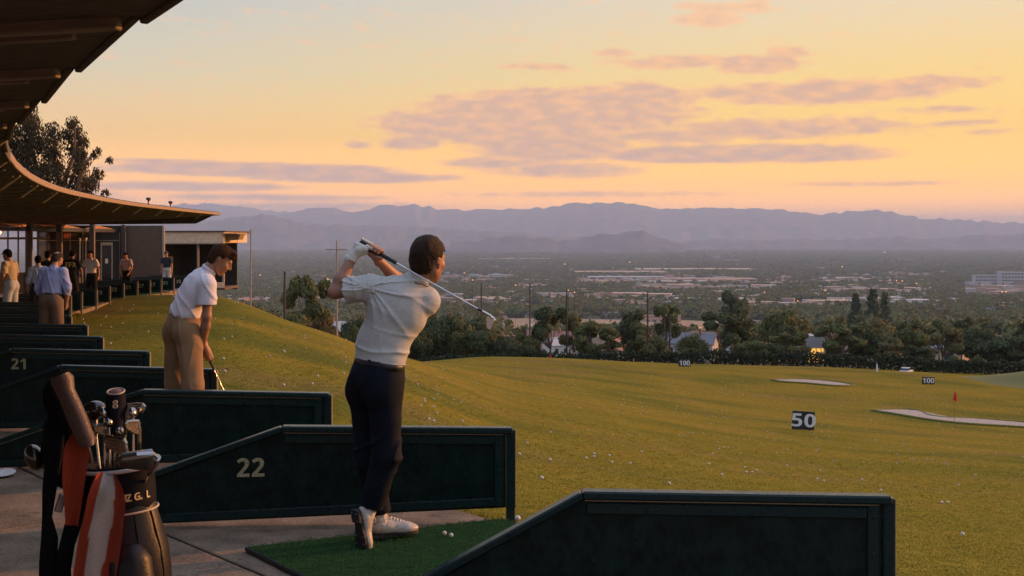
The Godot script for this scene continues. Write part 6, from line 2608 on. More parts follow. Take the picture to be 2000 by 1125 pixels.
func iron_club(called_label: String, butt: Vector3, tip: Vector3, toe_dir: Vector3, face_n: Vector3) -> Node3D:
	var o := thing("golf_club", called_label, "golf club", butt)
	var ax := (tip - butt)
	var L := ax.length()
	var s := Shape.new()
	s.tube([ax * 0.0, ax * (0.02 / L), ax * (0.27 / L)], [0.0135, 0.0135, 0.0105], 10)
	obj("grip", s, mat("grip_rubber", [0.012, 0.012, 0.012], 0.7, {"scale": 20.0, "normal": ntex("weave_n", 0.28, 2, [], 2.0), "ns": 0.5}), o)
	s = Shape.new()
	s.tube([ax * (0.25 / L), ax * 0.6, ax * (1.0 - 0.055 / L)], [0.0056, 0.0048, 0.0040], 10)
	var steel := mat("club_steel", [0.62, 0.60, 0.57], 0.16, {"metal": 1.0})
	obj("shaft", s, steel, o)
	s = Shape.new()
	s.tube([ax * (1.0 - 0.085 / L), ax * (1.0 - 0.05 / L)], [0.0065, 0.0078], 10)
	obj("ferrule", s, mat("ferrule", [0.012, 0.012, 0.012], 0.3), o)
	# head: hosel and a blade that fans out to the toe
	var z := ax.normalized()
	var x := (toe_dir - z * toe_dir.dot(z)).normalized()
	var n := z.cross(x)
	if n.dot(face_n) < 0.0:
		n = -n
	s = Shape.new()
	s.tube([ax * (1.0 - 0.055 / L), ax, ax + z * 0.018 + x * 0.008], [0.0078, 0.0082, 0.009], 10)
	var out := [Vector2(-0.004, -0.010), Vector2(0.010, -0.016), Vector2(0.030, -0.010), Vector2(0.062, 0.004), Vector2(0.072, 0.014), Vector2(0.074, 0.028), Vector2(0.066, 0.036), Vector2(0.040, 0.038), Vector2(0.006, 0.036), Vector2(-0.004, 0.022)]
	var bs := Basis(x, z, x.cross(z))
	s.prism(out, 0.013, ax + n * 0.002, bs, 0.003)
	s.prism([Vector2(0.004, 0.026), Vector2(0.072, 0.028), Vector2(0.070, 0.040), Vector2(0.006, 0.040)], 0.020, ax + n * 0.004, bs, 0.003)
	obj("head", s, mat("club_head", [0.60, 0.52, 0.44], 0.24, {"metal": 1.0}), o)
	return o

func make_people():
	var hair_b := mat("hair_brown", [0.060, 0.031, 0.015], 0.6, {"scale": 14.0, "spec": 0.25, "tex": ntex("hair_t", 0.03, 3, [grey(0.35), grey(1.0)]), "normal": ntex("hair_n", 0.06, 3, [], 10.0), "ns": 1.0, "sx": Vector3(14, 5, 5)})
	var hair_d := mat("hair_dark", [0.014, 0.009, 0.007], 0.7, {"scale": 14.0, "spec": 0.15, "tex": ntex("hair_t", 0.03, 3, []), "normal": ntex("hair_n", 0.06, 3, []), "ns": 1.0})
	# ---- the swinging golfer, read off the photograph at his own depth
	var D := 6.66
	var base := Vector3((735.0 - 1000.0) / F * D, 0.03, -D)
	var g := func(u: float, v: float, dz: float) -> Vector3: return P(u, v, D + dz) - base
	var J := {
		"pelvis": g.call(737, 738, 0.0), "waist": g.call(748, 672, 0.0), "chest": g.call(775, 607, 0.0),
		"shL": g.call(722, 560, -0.01), "shR": g.call(836, 588, 0.03), "neck": g.call(817, 543, 0.02),
		"head": g.call(836, 507, 0.02), "elL": g.call(654, 571, -0.02), "wrL": g.call(690, 499, 0.03),
		"elR": g.call(795, 565, 0.33), "wrR": g.call(738, 507, 0.10),
		"hipL": g.call(715, 765, 0.09), "hipR": g.call(752, 768, -0.06), "knL": g.call(722, 893, 0.08), "knR": g.call(754, 890, -0.06),
		"anL": g.call(744, 1014, 0.10), "anR": g.call(722, 1002, -0.04),
		"toeL": Vector3(0.93, -0.02, -0.36), "toeR": Vector3(0.10, -1.0, -0.12), "footupR": Vector3(0.66, 0.12, -0.74)}
	var hf := Vector3(sin(0.62), -0.05, -cos(0.62)).normalized()
	var hu := (Vector3(0.12, 1, 0.0) - hf * Vector3(0.12, 1, 0.0).dot(hf)).normalized()
	J.head_basis = Basis(hf.cross(hu), hu, -hf)
	var butt: Vector3 = g.call(703, 474, 0.06)
	var tip: Vector3 = g.call(958, 617, -0.28)
	var cax := (tip - butt).normalized()
	J.handL = [butt + cax * 0.035, cax, 1.0]
	J.handR = [butt + cax * 0.115, cax, 1.0]
	var fn := noise(81, 7.0, 2)
	var fm := noise(82, 3.0, 2)
	var pl: Vector3 = J.shL
	var rid := noise(83, 1.0, 1)
	var ridge_at := func(a: float, b: float) -> float:      # a crease: sharp crest, soft flanks, no even spacing
		var t := 1.0 - absf(rid.get_noise_2d(a * 0.36, b * 0.5)) * 2.4
		return t * t if t > 0.0 else 0.0
	var folds := func(p: Vector3) -> float:
		# pulled folds: fan from the left shoulder down across the back, level creases at the waist
		var q := p - pl
		var ang := atan2(-q.y, q.x)
		var r := q.length()
		var m1: float = smoothstep(0.04, 0.12, r) * (1.0 - smoothstep(0.20, 0.46, r))
		var fan: float = ridge_at.call(ang * 4.2 + 3.0, r * 2.6)
		var y: float = p.y - J.pelvis.y
		var lev: float = ridge_at.call((y + p.x * 0.30) * 17.0, p.x * 3.2 + 8.0)
		var m2 := 1.0 - smoothstep(0.14, 0.36, y)
		var rr: Vector3 = p - J.shR
		var a2: float = ridge_at.call(atan2(rr.y, rr.x) * 3.2, rr.length() * 6.0 + 20.0)
		var m3 := smoothstep(0.05, 0.09, rr.length()) * (1.0 - smoothstep(0.10, 0.20, rr.length()))
		var tw_: float = ridge_at.call((q.x * 0.55 + q.y * 0.83) * 13.0 + 40.0, (q.x * 0.83 - q.y * 0.55) * 2.4)
		var sl: Vector3 = p - J.elL
		var cuffs: float = ridge_at.call(sl.x * 26.0, sl.y * 5.0 + 60.0) * (1.0 - smoothstep(0.12, 0.26, sl.length())) * 0.006
		return fan * m1 * 0.011 + lev * m2 * 0.010 + a2 * m3 * 0.0015 + tw_ * 0.0045 * (1.0 - m2 * 0.5) + cuffs + fn.get_noise_3dv(p * 0.6) * 0.004
	var tf := func(p: Vector3) -> float:
		var kn: Vector3 = J.knR
		var dk := absf(p.y - kn.y)
		var s1: float = ridge_at.call((p.y - p.x * 0.5) * 16.0, p.x * 5.0 + 33.0)
		var m := (1.0 - smoothstep(0.05, 0.22, dk)) * 0.9 + 0.25
		return s1 * 0.012 * m + fn.get_noise_3dv(p * 0.5) * 0.006
	var shirt := fabric("polo_pale", [0.49, 0.50, 0.465], 0.85, 0.25)
	var golfer := person("swinging golfer in pale polo shirt and navy trousers, seen from behind, club over his shoulder", base, J, {
		"shirt": shirt, "folds": folds, "shirt_cell": 0.0075, "cell": 0.012, "head_cell": 0.0045, "head_scale": 1.10, "trouser_cell": 0.010, "trouser_folds": tf,
		"trousers": fabric("navy_trousers", [0.0055, 0.0090, 0.0165], 0.8), "belt": mat("belt_black", [0.008, 0.008, 0.01], 0.4), "hair": hair_b, "hair_opt": {"thick": 0.012},
		"sock": fabric("sock_white", [0.62, 0.60, 0.58], 0.9), "shoe_m": mat("shoe_white", [0.56, 0.51, 0.44], 0.45, {"scale": 6.0, "tex": ntex("con_t", 0.012, 6, [])}), "shoe_detail": true, "sleeve": 0.70, "hem": 0.10, "bulk": 1.07,
		"gloveL": true, "trim_m": mat("trim_navy", [0.03, 0.035, 0.06], 0.8), "pad": 0.014, "trouser_pad": 0.014})
	# the white glove on his left hand, cuff closed at the wrist
	var gs := Shape.new()
	hand_grip(gs, J.wrL, J.handL[0], cax, 1.0, 0.0042, 0.0018, 1.0)
	var fl := (J.wrL - J.elL).normalized() as Vector3
	gs.tube([J.wrL - fl * 0.035, J.wrL - fl * 0.015, J.wrL + fl * 0.005], [0.034, 0.033, 0.032], 16)
	obj("glove", gs, mat("glove_white", [0.62, 0.59, 0.50], 0.65, {"scale": 8.0, "tex": ntex("cloth_t", 0.02, 4, [])}), golfer)
	iron_club("steel iron held over the swinging golfer's shoulder", base + butt, base + tip, Vector3(0.12, -1, 0.1), Vector3(1, 0, 0.4))
	# ---- the young man at address
	D = 10.0
	base = Vector3((360.0 - 1000.0) / F * D, 0.0, -D)
	var D2 := D
	var base2 := base
	g = func(u: float, v: float, dz: float) -> Vector3: return P(u, v, D2 + dz) - base2
	J = {
		"pelvis": g.call(358, 636, 0.0), "waist": g.call(362, 606, -0.01), "chest": g.call(381, 567, -0.01),
		"shL": g.call(391, 541, 0.16), "shR": g.call(405, 556, -0.14), "neck": g.call(409, 526, 0.0), "head": g.call(431, 506, 0.0),
		"elR": g.call(404, 617, -0.15), "wrR": g.call(397, 670, -0.04), "elL": g.call(397, 615, 0.15), "wrL": g.call(394, 662, 0.05),
		"hipL": g.call(346, 650, 0.07), "hipR": g.call(369, 652, -0.08), "knL": g.call(344, 750, 0.12), "knR": g.call(377, 752, -0.14),
		"anL": g.call(339, 848, 0.20), "anR": g.call(374, 850, -0.22), "toeL": Vector3(0.85, 0, -0.5), "toeR": Vector3(0.95, 0, -0.15)}
	hf = Vector3(0.80, -0.56, -0.22).normalized()
	hu = (Vector3(0.5, 1, 0.0) - hf * Vector3(0.5, 1, 0.0).dot(hf)).normalized()
	J.head_basis = Basis(hf.cross(hu), hu, -hf)
	butt = g.call(393, 668, 0.0)
	tip = g.call(457, 806, 0.12)
	cax = (tip - butt).normalized()
	J.handR = [butt + cax * 0.13, cax, 1.0]
	J.handL = [butt + cax * 0.05, cax, -1.0]
	var pr: Vector3 = J.shR
	var folds2 := func(p: Vector3) -> float:
		var q := p - pr
		# long soft folds falling from the shoulder to the belt
		var t: float = ridge_at.call((q.x * 0.88 + q.y * 0.47) * 18.0, (q.x * 0.47 - q.y * 0.88) * 2.6)
		return t * 0.009 + fn.get_noise_3dv(p * 0.6) * 0.004
	var tf2 := func(p: Vector3) -> float:
		var t: float = ridge_at.call(p.x * 15.0 + p.y * 3.0, p.y * 2.2)
		return t * 0.010
	person("young man in white polo and khaki trousers bent over his ball, looking down", base, J, {
		"shirt": fabric("polo_white", [0.68, 0.64, 0.66], 0.85, 0.25), "folds": folds2, "shirt_cell": 0.010, "cell": 0.013, "head_cell": 0.0045, "head_scale": 1.02, "trouser_cell": 0.012, "trouser_folds": tf2,
		"trousers": fabric("khaki", [0.27, 0.165, 0.085], 0.85), "hair": mat("hair_chestnut", [0.10, 0.046, 0.020], 0.7, {"scale": 14.0, "spec": 0.15, "tex": ntex("hair_t", 0.03, 3, []), "normal": ntex("hair_n", 0.06, 3, []), "ns": 1.0, "sx": Vector3(14, 5, 5)}), "hair_opt": {"thick": 0.010, "quiff": 1.0}, "shoe_m": mat("shoe_white", [], 0.5),
		"sleeve": 0.62, "pad": 0.016, "trouser_pad": 0.024, "flare": 0.02, "bulk": 0.97})
	iron_club("steel iron in the young man's hands, pointing down behind the divider", base + butt, base + tip, Vector3(0.9, -0.1, -0.4), Vector3(0.3, 0.2, -1))
	# ---- the others along the tee line
	var tw := fabric("trousers_brown", [0.145, 0.095, 0.062])
	var put := func(label: String, u: float, d: float, h: float, turn: float, pose: Dictionary, opt: Dictionary) -> Node3D:
		var x := (u - 1000.0) / F * d
		opt.scale = h / 1.78
		opt.cell = opt.get("cell", 0.016)
		opt.head_cell = 0.007
		return person(label, on_deck(x, -d), standing(h, turn, pose), opt)
	var soft := func(p: Vector3) -> float:
		return ridge_at.call(p.x * 13.0 + p.y * 4.0, p.y * 3.0) * 0.014
	put.call("balding old man in a light blue shirt and brown trousers, seen from behind", 99, 17.6, 1.68, -0.10, {"lean": 0.20, "nod": 0.35, "look": -0.25, "armL": [[-0.25, 0.20, -0.03], [-0.20, -0.02, -0.14]], "armR": [[0.25, 0.20, -0.03], [0.20, -0.02, -0.14]], "stance": 0.07}, {
		"shirt": fabric("shirt_blue", [0.33, 0.36, 0.55]), "trousers": tw, "hair": mat("hair_grey", [0.10, 0.070, 0.05], 0.7, {"scale": 14.0, "spec": 0.15, "tex": ntex("hair_t", 0.03, 3, []), "normal": ntex("hair_n", 0.06, 3, []), "ns": 1.0}), "hair_opt": {"bald": -0.035, "thick": 0.010}, "sleeve": 1.5, "folds": soft, "bulk": 1.04, "pad": 0.014, "trouser_pad": 0.022, "cell": 0.013, "shirt_cell": 0.012, "belt": mat("belt_black", [], 0.4)})
	put.call("man in beige shirt and pale trousers at the left edge, facing left", 22, 26.0, 1.76, 1.35, {"lean": 0.10, "nod": 0.12, "armR": [[0.23, 0.22, -0.02], [0.15, 0.06, -0.20]], "armL": [[-0.23, 0.22, -0.02], [-0.15, 0.06, -0.20]]}, {
		"shirt": fabric("shirt_beige", [0.40, 0.33, 0.23]), "trousers": fabric("trousers_pale", [0.40, 0.42, 0.44]), "hair": hair_d, "cap": mat("cap_dark", [0.02, 0.018, 0.018], 0.8), "folds": soft, "sleeve": 0.8, "trouser_pad": 0.02})
	var blk := put.call("broad man in a black shirt with yellow lettering on the back", 140, 34.0, 1.80, 0.12, {"lean": 0.06, "nod": 0.3, "armL": [[-0.27, 0.20, 0.0], [-0.28, -0.03, -0.05]], "armR": [[0.27, 0.20, 0.0], [0.28, -0.04, -0.05]]}, {
		"shirt": fabric("shirt_black", [0.020, 0.019, 0.018]), "trousers": fabric("trousers_black", [0.018, 0.016, 0.016]), "hair": hair_d, "folds": soft, "bulk": 1.18, "skin_key": "skin_tan", "skin": [0.20, 0.105, 0.06]}) as Node3D
	var tx := MeshInstance3D.new()
	tx.mesh = text_mesh("ZFX", 0.19, 0.01)
	tx.name = "lettering"
	tx.material_override = mat("lettering_yellow", [0.44, 0.33, 0.14], 0.8)
	tx.transform = Transform3D(Basis(Vector3.UP, 0.12), Vector3(0.02, 1.36, 0.158))
	blk.add_child(tx)
	put.call("man in a white shirt and dark trousers facing the range, arms out", 179, 37.3, 1.78, PI - 0.25, {"armL": [[-0.27, 0.22, -0.02], [-0.33, 0.0, -0.10]], "armR": [[0.27, 0.22, -0.02], [0.36, 0.02, -0.08]]}, {
		"shirt": fabric("shirt_white", [0.66, 0.64, 0.62]), "trousers": fabric("trousers_black", [], 0.8), "hair": hair_d, "folds": soft, "skin_key": "skin_red", "skin": [0.34, 0.14, 0.085]})
	put.call("man in a pale checked shirt standing before the dark wall, hands low", 248, 43.7, 1.66, PI - 0.15, {"lean": 0.1, "nod": 0.2, "armL": [[-0.24, 0.20, -0.04], [-0.17, -0.02, -0.16]], "armR": [[0.24, 0.20, -0.04], [0.17, -0.02, -0.16]]}, {
		"shirt": fabric("shirt_check", [0.50, 0.36, 0.32]), "trousers": fabric("trousers_black", [], 0.8), "hair": hair_d, "folds": soft})
	put.call("man in a dark shirt, cap and pale trousers beside the annex", 326, 47.7, 1.66, PI - 0.1, {}, {
		"shirt": fabric("shirt_slate", [0.035, 0.042, 0.048]), "trousers": fabric("trousers_cream", [0.50, 0.47, 0.43]), "hair": hair_d, "cap": mat("cap_dark", [], 0.8), "folds": soft})
	put.call("dark haired youth in a pale blue shirt, half hidden left of the old man", 75, 27.0, 1.62, 0.5, {"nod": 0.1}, {
		"shirt": fabric("shirt_sky", [0.36, 0.42, 0.58]), "trousers": fabric("trousers_black", [], 0.8), "hair": hair_d, "folds": soft, "sleeve": 1.5})
	put.call("dark haired man whose head shows above the old man's", 91, 29.5, 1.76, -0.4, {"nod": 0.1}, {
		"shirt": fabric("shirt_dark_green", [0.03, 0.035, 0.028]), "trousers": fabric("trousers_black", [], 0.8), "hair": hair_d})

# ------------------------------------------------------------------ the golf bag with its clubs and towels
var BAG_D := 4.6

func bq(u: float, v: float, dz := 0.0) -> Vector3:
	return P(u, v, BAG_D + dz)

func cloth_sheet(called: String, label: String, cat: String, left: Array, right: Array, dz: Array, colors: Callable, m: Material, amp := 0.012, waves := 9.0):
	var o := thing(called, label, cat, bq(left[-1][0], left[-1][1], dz[-1]))
	var s := Shape.new()
	s.tinted = true
	var rows := 34
	var cols := 26
	var pts := PackedVector3Array()
	var cc := PackedColorArray()
	var lp := []
	var rp := []
	for i in left.size():
		lp.append(bq(left[i][0], left[i][1], dz[i]))
		rp.append(bq(right[i][0], right[i][1], dz[i]))
	var nz := noise(91, 3.0, 2)
	for i in rows + 1:
		var t := float(i) / rows * (left.size() - 1)
		var a := curve_at(lp, t)
		var b := curve_at(rp, t)
		for k in cols + 1:
			var f := float(k) / cols
			var p := a.lerp(b, f)
			var deep := smoothstep(0.0, 0.35, float(i) / rows)
			var wob := sin(f * waves + nz.get_noise_2d(p.y * 0.8, 3.0) * 2.2 + float(i) / rows * 1.4) * amp * deep
			p.z += -wob - 0.035 * sin(f * PI) * (1.0 - deep * 0.4)
			p.x += nz.get_noise_3dv(p * 2.0) * 0.004
			pts.append(p - o.position)
			cc.append(colors.call(f, float(i) / rows))
	s.sheet(pts, cols + 1, cc, Vector3(0, 0, 1))
	# back face, so that the cloth has thickness
	var back := PackedVector3Array()
	for p in pts:
		back.append(p + Vector3(0, 0, -0.004))
	s.sheet(back, cols + 1, cc, Vector3(0, 0, -1))
	obj("cloth", s, m, o)
	return o

func bag_iron(label: String, hosel: Vector3, foot: Vector3, toe: Vector3, size := 1.0, face := Vector3(0, 0, 1)):
	var o := thing("golf_club", label, "golf club", foot, Basis(), "clubs standing in the golf bag")
	var steel := mat("club_steel", [0.62, 0.60, 0.57], 0.16, {"metal": 1.0})
	var headm := mat("iron_head", [0.34, 0.32, 0.30], 0.28, {"metal": 1.0, "scale": 9.0, "roughtex": ntex("rough_t", 0.02, 4, [])})
	var h := hosel - foot
	var z := h.normalized()
	var s := Shape.new()
	s.tube([Vector3.ZERO, h - z * 0.05], [0.0062, 0.0052], 9)
	obj("shaft", s, steel, o)
	s = Shape.new()
	s.tube([h - z * 0.085, h - z * 0.05], [0.0066, 0.0080], 9)
	obj("ferrule", s, mat("ferrule", [0.012, 0.012, 0.012], 0.3), o)
	s = Shape.new()
	var x := (toe - z * toe.dot(z) * 0.85).normalized()
	var n := x.cross(z).normalized()
	if n.dot(face) < 0.0:
		n = -n
	var y := n.cross(x)
	if y.dot(z) < 0.0:
		y = -y
	s.tube([h - z * 0.055, h, h + z * 0.02 * size + x * 0.008], [0.0082 * size, 0.0086 * size, 0.010 * size], 10)
	var out := []
	for q in [[-0.004, -0.014], [0.012, -0.024], [0.034, -0.016], [0.066, 0.0], [0.078, 0.014], [0.081, 0.030], [0.070, 0.042], [0.040, 0.044], [0.006, 0.040], [-0.004, 0.024]]:
		out.append(Vector2(q[0], q[1]) * size)
	var b := Basis(x, y, x.cross(y))
	s.prism(out, 0.012 * size, h, b, 0.003)
	s.prism([Vector2(0.004, 0.026) * size, Vector2(0.072, 0.029) * size, Vector2(0.070, 0.041) * size, Vector2(0.006, 0.040) * size], 0.021 * size, h - n * 0.002, b, 0.004)
	var head := obj("head", s, headm, o)
	for k in 4:                            # scoring lines, cut dark
		var g := Shape.new()
		g.bar(h + n * (0.0062 * size) + x * 0.022 * size + y * (-0.004 + 0.009 * k) * size, h + n * (0.0062 * size) + x * (0.062 - 0.004 * (3 - k)) * size + y * (0.002 + 0.009 * k) * size, 0.0016 * size, 0.0016, n)
		obj("groove", g, mat("groove_dark", [0.02, 0.02, 0.02], 0.6), head)

func make_bag():
	var leather := mat("bag_leather", [0.010, 0.009, 0.011], 0.44, {"scale": 3.0, "spec": 0.35, "normal": ntex("leather_n", 0.05, 4, [], 9.0), "ns": 0.15})
	var cuff_m := mat("bag_cuff", [0.007, 0.008, 0.012], 0.6, {"spec": 0.2, "scale": 6.0, "normal": ntex("weave_n", 0.28, 2, [], 2.0), "ns": 0.3})
	var chrome := mat("club_steel", [0.62, 0.60, 0.57], 0.16, {"metal": 1.0})
	var strapm := mat("strap_dark", [0.007, 0.008, 0.012], 0.75, {"spec": 0.15, "scale": 6.0, "normal": ntex("weave_n", 0.28, 2, [], 2.0), "ns": 0.4})
	var piping := mat("bag_piping", [0.42, 0.33, 0.25], 0.5)
	var foot := bq(272, 1340)
	var top := bq(232, 905)
	var ax := (top - foot)
	var L := ax.length()
	var up := ax.normalized()
	var bb := frame(up, Vector3(1, 0, 0.25))
	var o := thing("golf_bag", "dark leather golf bag full of clubs at the lower left", "golf bag", foot)
	var s := Shape.new()
	s.lathe(Vector3.ZERO, [Vector2(0.0, 0.0), Vector2(0.135, 0.0), Vector2(0.150, 0.02), Vector2(0.155, 0.10), Vector2(0.160, L * 0.35), Vector2(0.172, L * 0.52), Vector2(0.168, L * 0.62), Vector2(0.152, L * 0.70), Vector2(0.141, L * 0.76), Vector2(0.135, L * 0.79), Vector2(0.130, L * 0.82)], 48, bb, Vector2(1.0, 0.86))
	var dent := noise(93, 7.0, 2)
	for i in s.v.size():
		var q: Vector3 = s.v[i]
		s.v[i] = q + s.n[i] * (dent.get_noise_3d(q.x, q.y * 0.5, q.z) * 0.011)
	obj("body", s, leather, o)
	s = Shape.new()
	s.lathe(Vector3.ZERO, [Vector2(0.122, L * 0.79), Vector2(0.132, L * 0.80), Vector2(0.137, L * 0.84), Vector2(0.139, L * 0.965), Vector2(0.146, L * 0.985), Vector2(0.146, L * 1.0), Vector2(0.134, L * 1.005), Vector2(0.122, L * 0.99), Vector2(0.118, L * 0.80), Vector2(0.0, L * 0.78)], 36, bb, Vector2(1.0, 0.86))
	obj("cuff", s, cuff_m, o)
	for hgt in [0.795, 0.985]:
		s = Shape.new()
		var ring := []
		for i in 37:
			var a := TAU * i / 36.0
			var r: float = 0.140 if hgt < 0.9 else 0.148
			ring.append(bb * Vector3(cos(a) * r, L * hgt, sin(a) * r * 0.87))
		s.tube(ring, [0.0045 if hgt < 0.9 else 0.0085], 8)
		obj("rim", s, mat("bag_rim", [0.42, 0.42, 0.44], 0.35) if hgt > 0.9 else piping, o)
	for a in [0.15, 0.75, 1.9, 2.6]:           # seams down the body
		s = Shape.new()
		var sm := []
		for i in 15:
			var t := lerpf(0.03, 0.79, i / 14.0)
			var rr := piece([0.0, 0.02, 0.10, 0.35, 0.52, 0.62, 0.70, 0.79], [0.15, 0.152, 0.156, 0.162, 0.173, 0.169, 0.153, 0.137], t)
			sm.append(bb * Vector3(cos(a) * rr, L * t, sin(a) * rr * 0.86))
		s.tube(sm, [0.0032], 5)
		obj("seam", s, strapm, o)
	s = Shape.new()                            # a zip with its pull
	s.bar(bb * Vector3(0.125, L * 0.30, 0.118), bb * Vector3(0.128, L * 0.60, 0.110), 0.012, 0.006, Vector3(0, 0, 1), 0.001)
	s.box(bb * Vector3(0.130, L * 0.59, 0.120), Vector3(0.012, 0.035, 0.006), bb, 0.002)
	obj("zip", s, mat("brass", [0.45, 0.32, 0.14], 0.35, {"metal": 1.0}), o)
	# side pocket with pale piping and a zip line
	s = Shape.new()
	s.lathe(Vector3.ZERO, [Vector2(0.0, L * 0.12), Vector2(0.07, L * 0.125), Vector2(0.092, L * 0.2), Vector2(0.098, L * 0.42), Vector2(0.085, L * 0.60), Vector2(0.05, L * 0.665), Vector2(0.0, L * 0.67)], 24, Basis(bb.x, bb.y, bb.z), Vector2(1.0, 0.9))
	var pocket := obj("pocket", s, leather, o, bb * Vector3(0.075, 0, 0.10))
	s = Shape.new()
	var pr := []
	for i in 25:
		var t := lerpf(0.14, 0.66, i / 24.0)
		pr.append(bb * Vector3(0.055 + 0.094 * sin(clampf((t - 0.10) / 0.58, 0.0, 1.0) * PI) ** 0.5 * 0.9, L * t, 0.14))
	s.tube(pr, [0.004], 6)
	obj("piping", s, piping, o)
	s = Shape.new()
	pr = []
	for i in 19:
		var a := lerpf(-0.9, 1.5, i / 18.0)
		pr.append(bb * Vector3(0.075 + sin(a) * 0.099, L * 0.47, 0.10 + cos(a) * 0.090))
	s.tube(pr, [0.0055], 6)
	obj("piping", s, piping, o)
	# gold lettering round the cuff
	var word := ["E", "R", "Z", " ", "G", ".", " ", "L"]
	for i in word.size():
		if word[i] == " ":
			continue
		var a := 0.36 - i * 0.125
		var tm := text_mesh(word[i], 0.040, 0.003)
		var nn := bb * Vector3(cos(a + 0.75), 0, sin(a + 0.75) * 1.1).normalized()
		var r := bb.y.cross(nn).normalized()
		var mi := MeshInstance3D.new()
		mi.name = "letter" if i == 0 else "letter_%03d" % i
		mi.mesh = tm
		mi.material_override = mat("gold_print", [0.55, 0.42, 0.20], 0.5)
		mi.transform = Transform3D(Basis(r, bb.y, nn), bb * Vector3(cos(a + 0.75) * 0.1395, L * 0.865, sin(a + 0.75) * 0.1395 * 0.86))
		o.add_child(mi)
	# shoulder strap and a limp hood hanging at the left
	s = Shape.new()
	var st := []
	for q in [[112, 850, -0.02], [104, 900, -0.06], [96, 960, -0.08], [92, 1010, -0.09], [97, 1050, -0.09], [94, 1100, -0.08], [88, 1160, -0.06], [100, 1230, -0.03], [150, 1290, 0.0]]:
		st.append(bq(q[0], q[1], q[2]) - foot)
	s.tube(st, [0.030, 0.034, 0.028, 0.020, 0.034, 0.036, 0.026, 0.022, 0.02], 12, true, Vector2(1.0, 0.4), Vector3(0, 0, 1))
	obj("strap", s, strapm, o)
	s = Shape.new()
	st = []
	for q in [[165, 940, -0.06], [150, 1000, -0.09], [132, 1060, -0.10], [122, 1110, -0.09], [128, 1180, -0.06], [170, 1260, 0.0]]:
		st.append(bq(q[0], q[1], q[2]) - foot)
	s.tube(st, [0.025, 0.034, 0.030, 0.034, 0.030, 0.02], 12, true, Vector2(1.0, 0.45), Vector3(0, 0, 1))
	obj("strap", s, strapm, o)
	s = Shape.new()
	st = []
	for q in [[120, 800, 0.06], [112, 830, 0.03], [108, 880, 0.0], [120, 930, 0.0], [150, 950, 0.02]]:
		st.append(bq(q[0], q[1], q[2]) - foot)
	s.tube(st, [0.03, 0.055, 0.060, 0.05, 0.03], 14, true, Vector2(1.0, 0.7), Vector3(0, 0, 1))
	obj("hood", s, strapm, o)
	s = Shape.new()
	s.bar(bq(124, 965, -0.05) - foot, bq(112, 1000, -0.06) - foot, 0.016, 0.03, Vector3.UP, 0.004)
	obj("buckle", s, mat("steel_dull", [0.35, 0.35, 0.35], 0.4, {"metal": 1.0}), o)
	# ---- towels hung over the cuff
	var red := Color(0.34, 0.055, 0.03)
	var white := Color(0.52, 0.46, 0.44)
	var towel_m := mat("towel", [1, 1, 1], 0.95, {"vc": true, "scale": 7.0, "spec": 0.1, "rim": 0.3, "tex": ntex("cloth_t", 0.02, 4, []), "normal": ntex("terry_n", 0.35, 2, [], 5.0), "ns": 0.7})
	cloth_sheet("towel", "striped red and white towel hanging over the front of the golf bag", "towel", [[190, 924], [176, 955], [164, 1000], [152, 1050], [142, 1110], [134, 1190]], [[224, 928], [239, 958], [244, 1000], [240, 1050], [230, 1110], [218, 1190]], [-0.16, -0.20, -0.20, -0.20, -0.19, -0.18],
		func(f: float, t: float) -> Color: return red if (f < 0.20 + 0.05 * t or f > 0.74 - 0.16 * t) else white, towel_m, 0.012, 8.5)
	cloth_sheet("red_cloth", "plain red cloth draped at the left of the golf bag", "cloth", [[146, 838], [128, 870], [121, 920], [123, 975], [126, 1026]], [[168, 850], [176, 880], [168, 930], [158, 985], [150, 1030]], [-0.10, -0.13, -0.14, -0.14, -0.13],
		func(_f: float, _t: float) -> Color: return Color(0.36, 0.060, 0.028), towel_m, 0.008, 6.0)
	# ---- clubs
	var inb := bq(232, 1000, 0.0)
	bag_iron("iron with its toe to the right, tallest steel head in the bag", bq(246, 808, 0.02), bq(240, 1010, 0.02), Vector3(1, 0.22, 0.0), 1.0)
	bag_iron("iron seen edge on at the right of the bag", bq(272, 838, -0.02), bq(273, 1000, -0.02), Vector3(-0.5, 0.4, 0.9), 0.95)
	bag_iron("low iron with its blade pointing left across the bag's mouth", bq(246, 878, -0.10), bq(244, 1010, -0.06), Vector3(-1, 0.18, -0.1), 1.15)
	bag_iron("broad wedge with grooved face leaning out over the right rim", bq(304, 903, -0.14), bq(258, 985, 0.02), Vector3(-0.80, -0.56, -0.25), 1.75)
	bag_iron("slim iron among the shafts left of the numbered cover", bq(208, 842, -0.04), bq(212, 1000, -0.02), Vector3(-0.5, 0.5, 0.8), 0.8)
	# woods under covers
	var cover := func(label: String, path: Array, radii: Array, m: Material, foot_p: Vector3) -> Node3D:
		var c := thing("golf_club", label, "golf club", foot_p, Basis(), "clubs standing in the golf bag")
		var q := Shape.new()
		var pp := []
		for p in path:
			pp.append(bq(p[0], p[1], p[2]) - foot_p)
		q.tube([Vector3.ZERO, pp[0]], [0.006, 0.005], 8)
		obj("shaft", q, chrome, c)
		q = Shape.new()
		q.tube(pp, radii, 16, true)
		obj("head_cover", q, m, c)
		return c
	var brown := mat("cover_brown", [0.075, 0.030, 0.017], 0.42, {"scale": 5.0, "tex": ntex("con_t", 0.012, 6, []), "normal": ntex("leather_n", 0.05, 4, [], 4.0), "ns": 0.5})
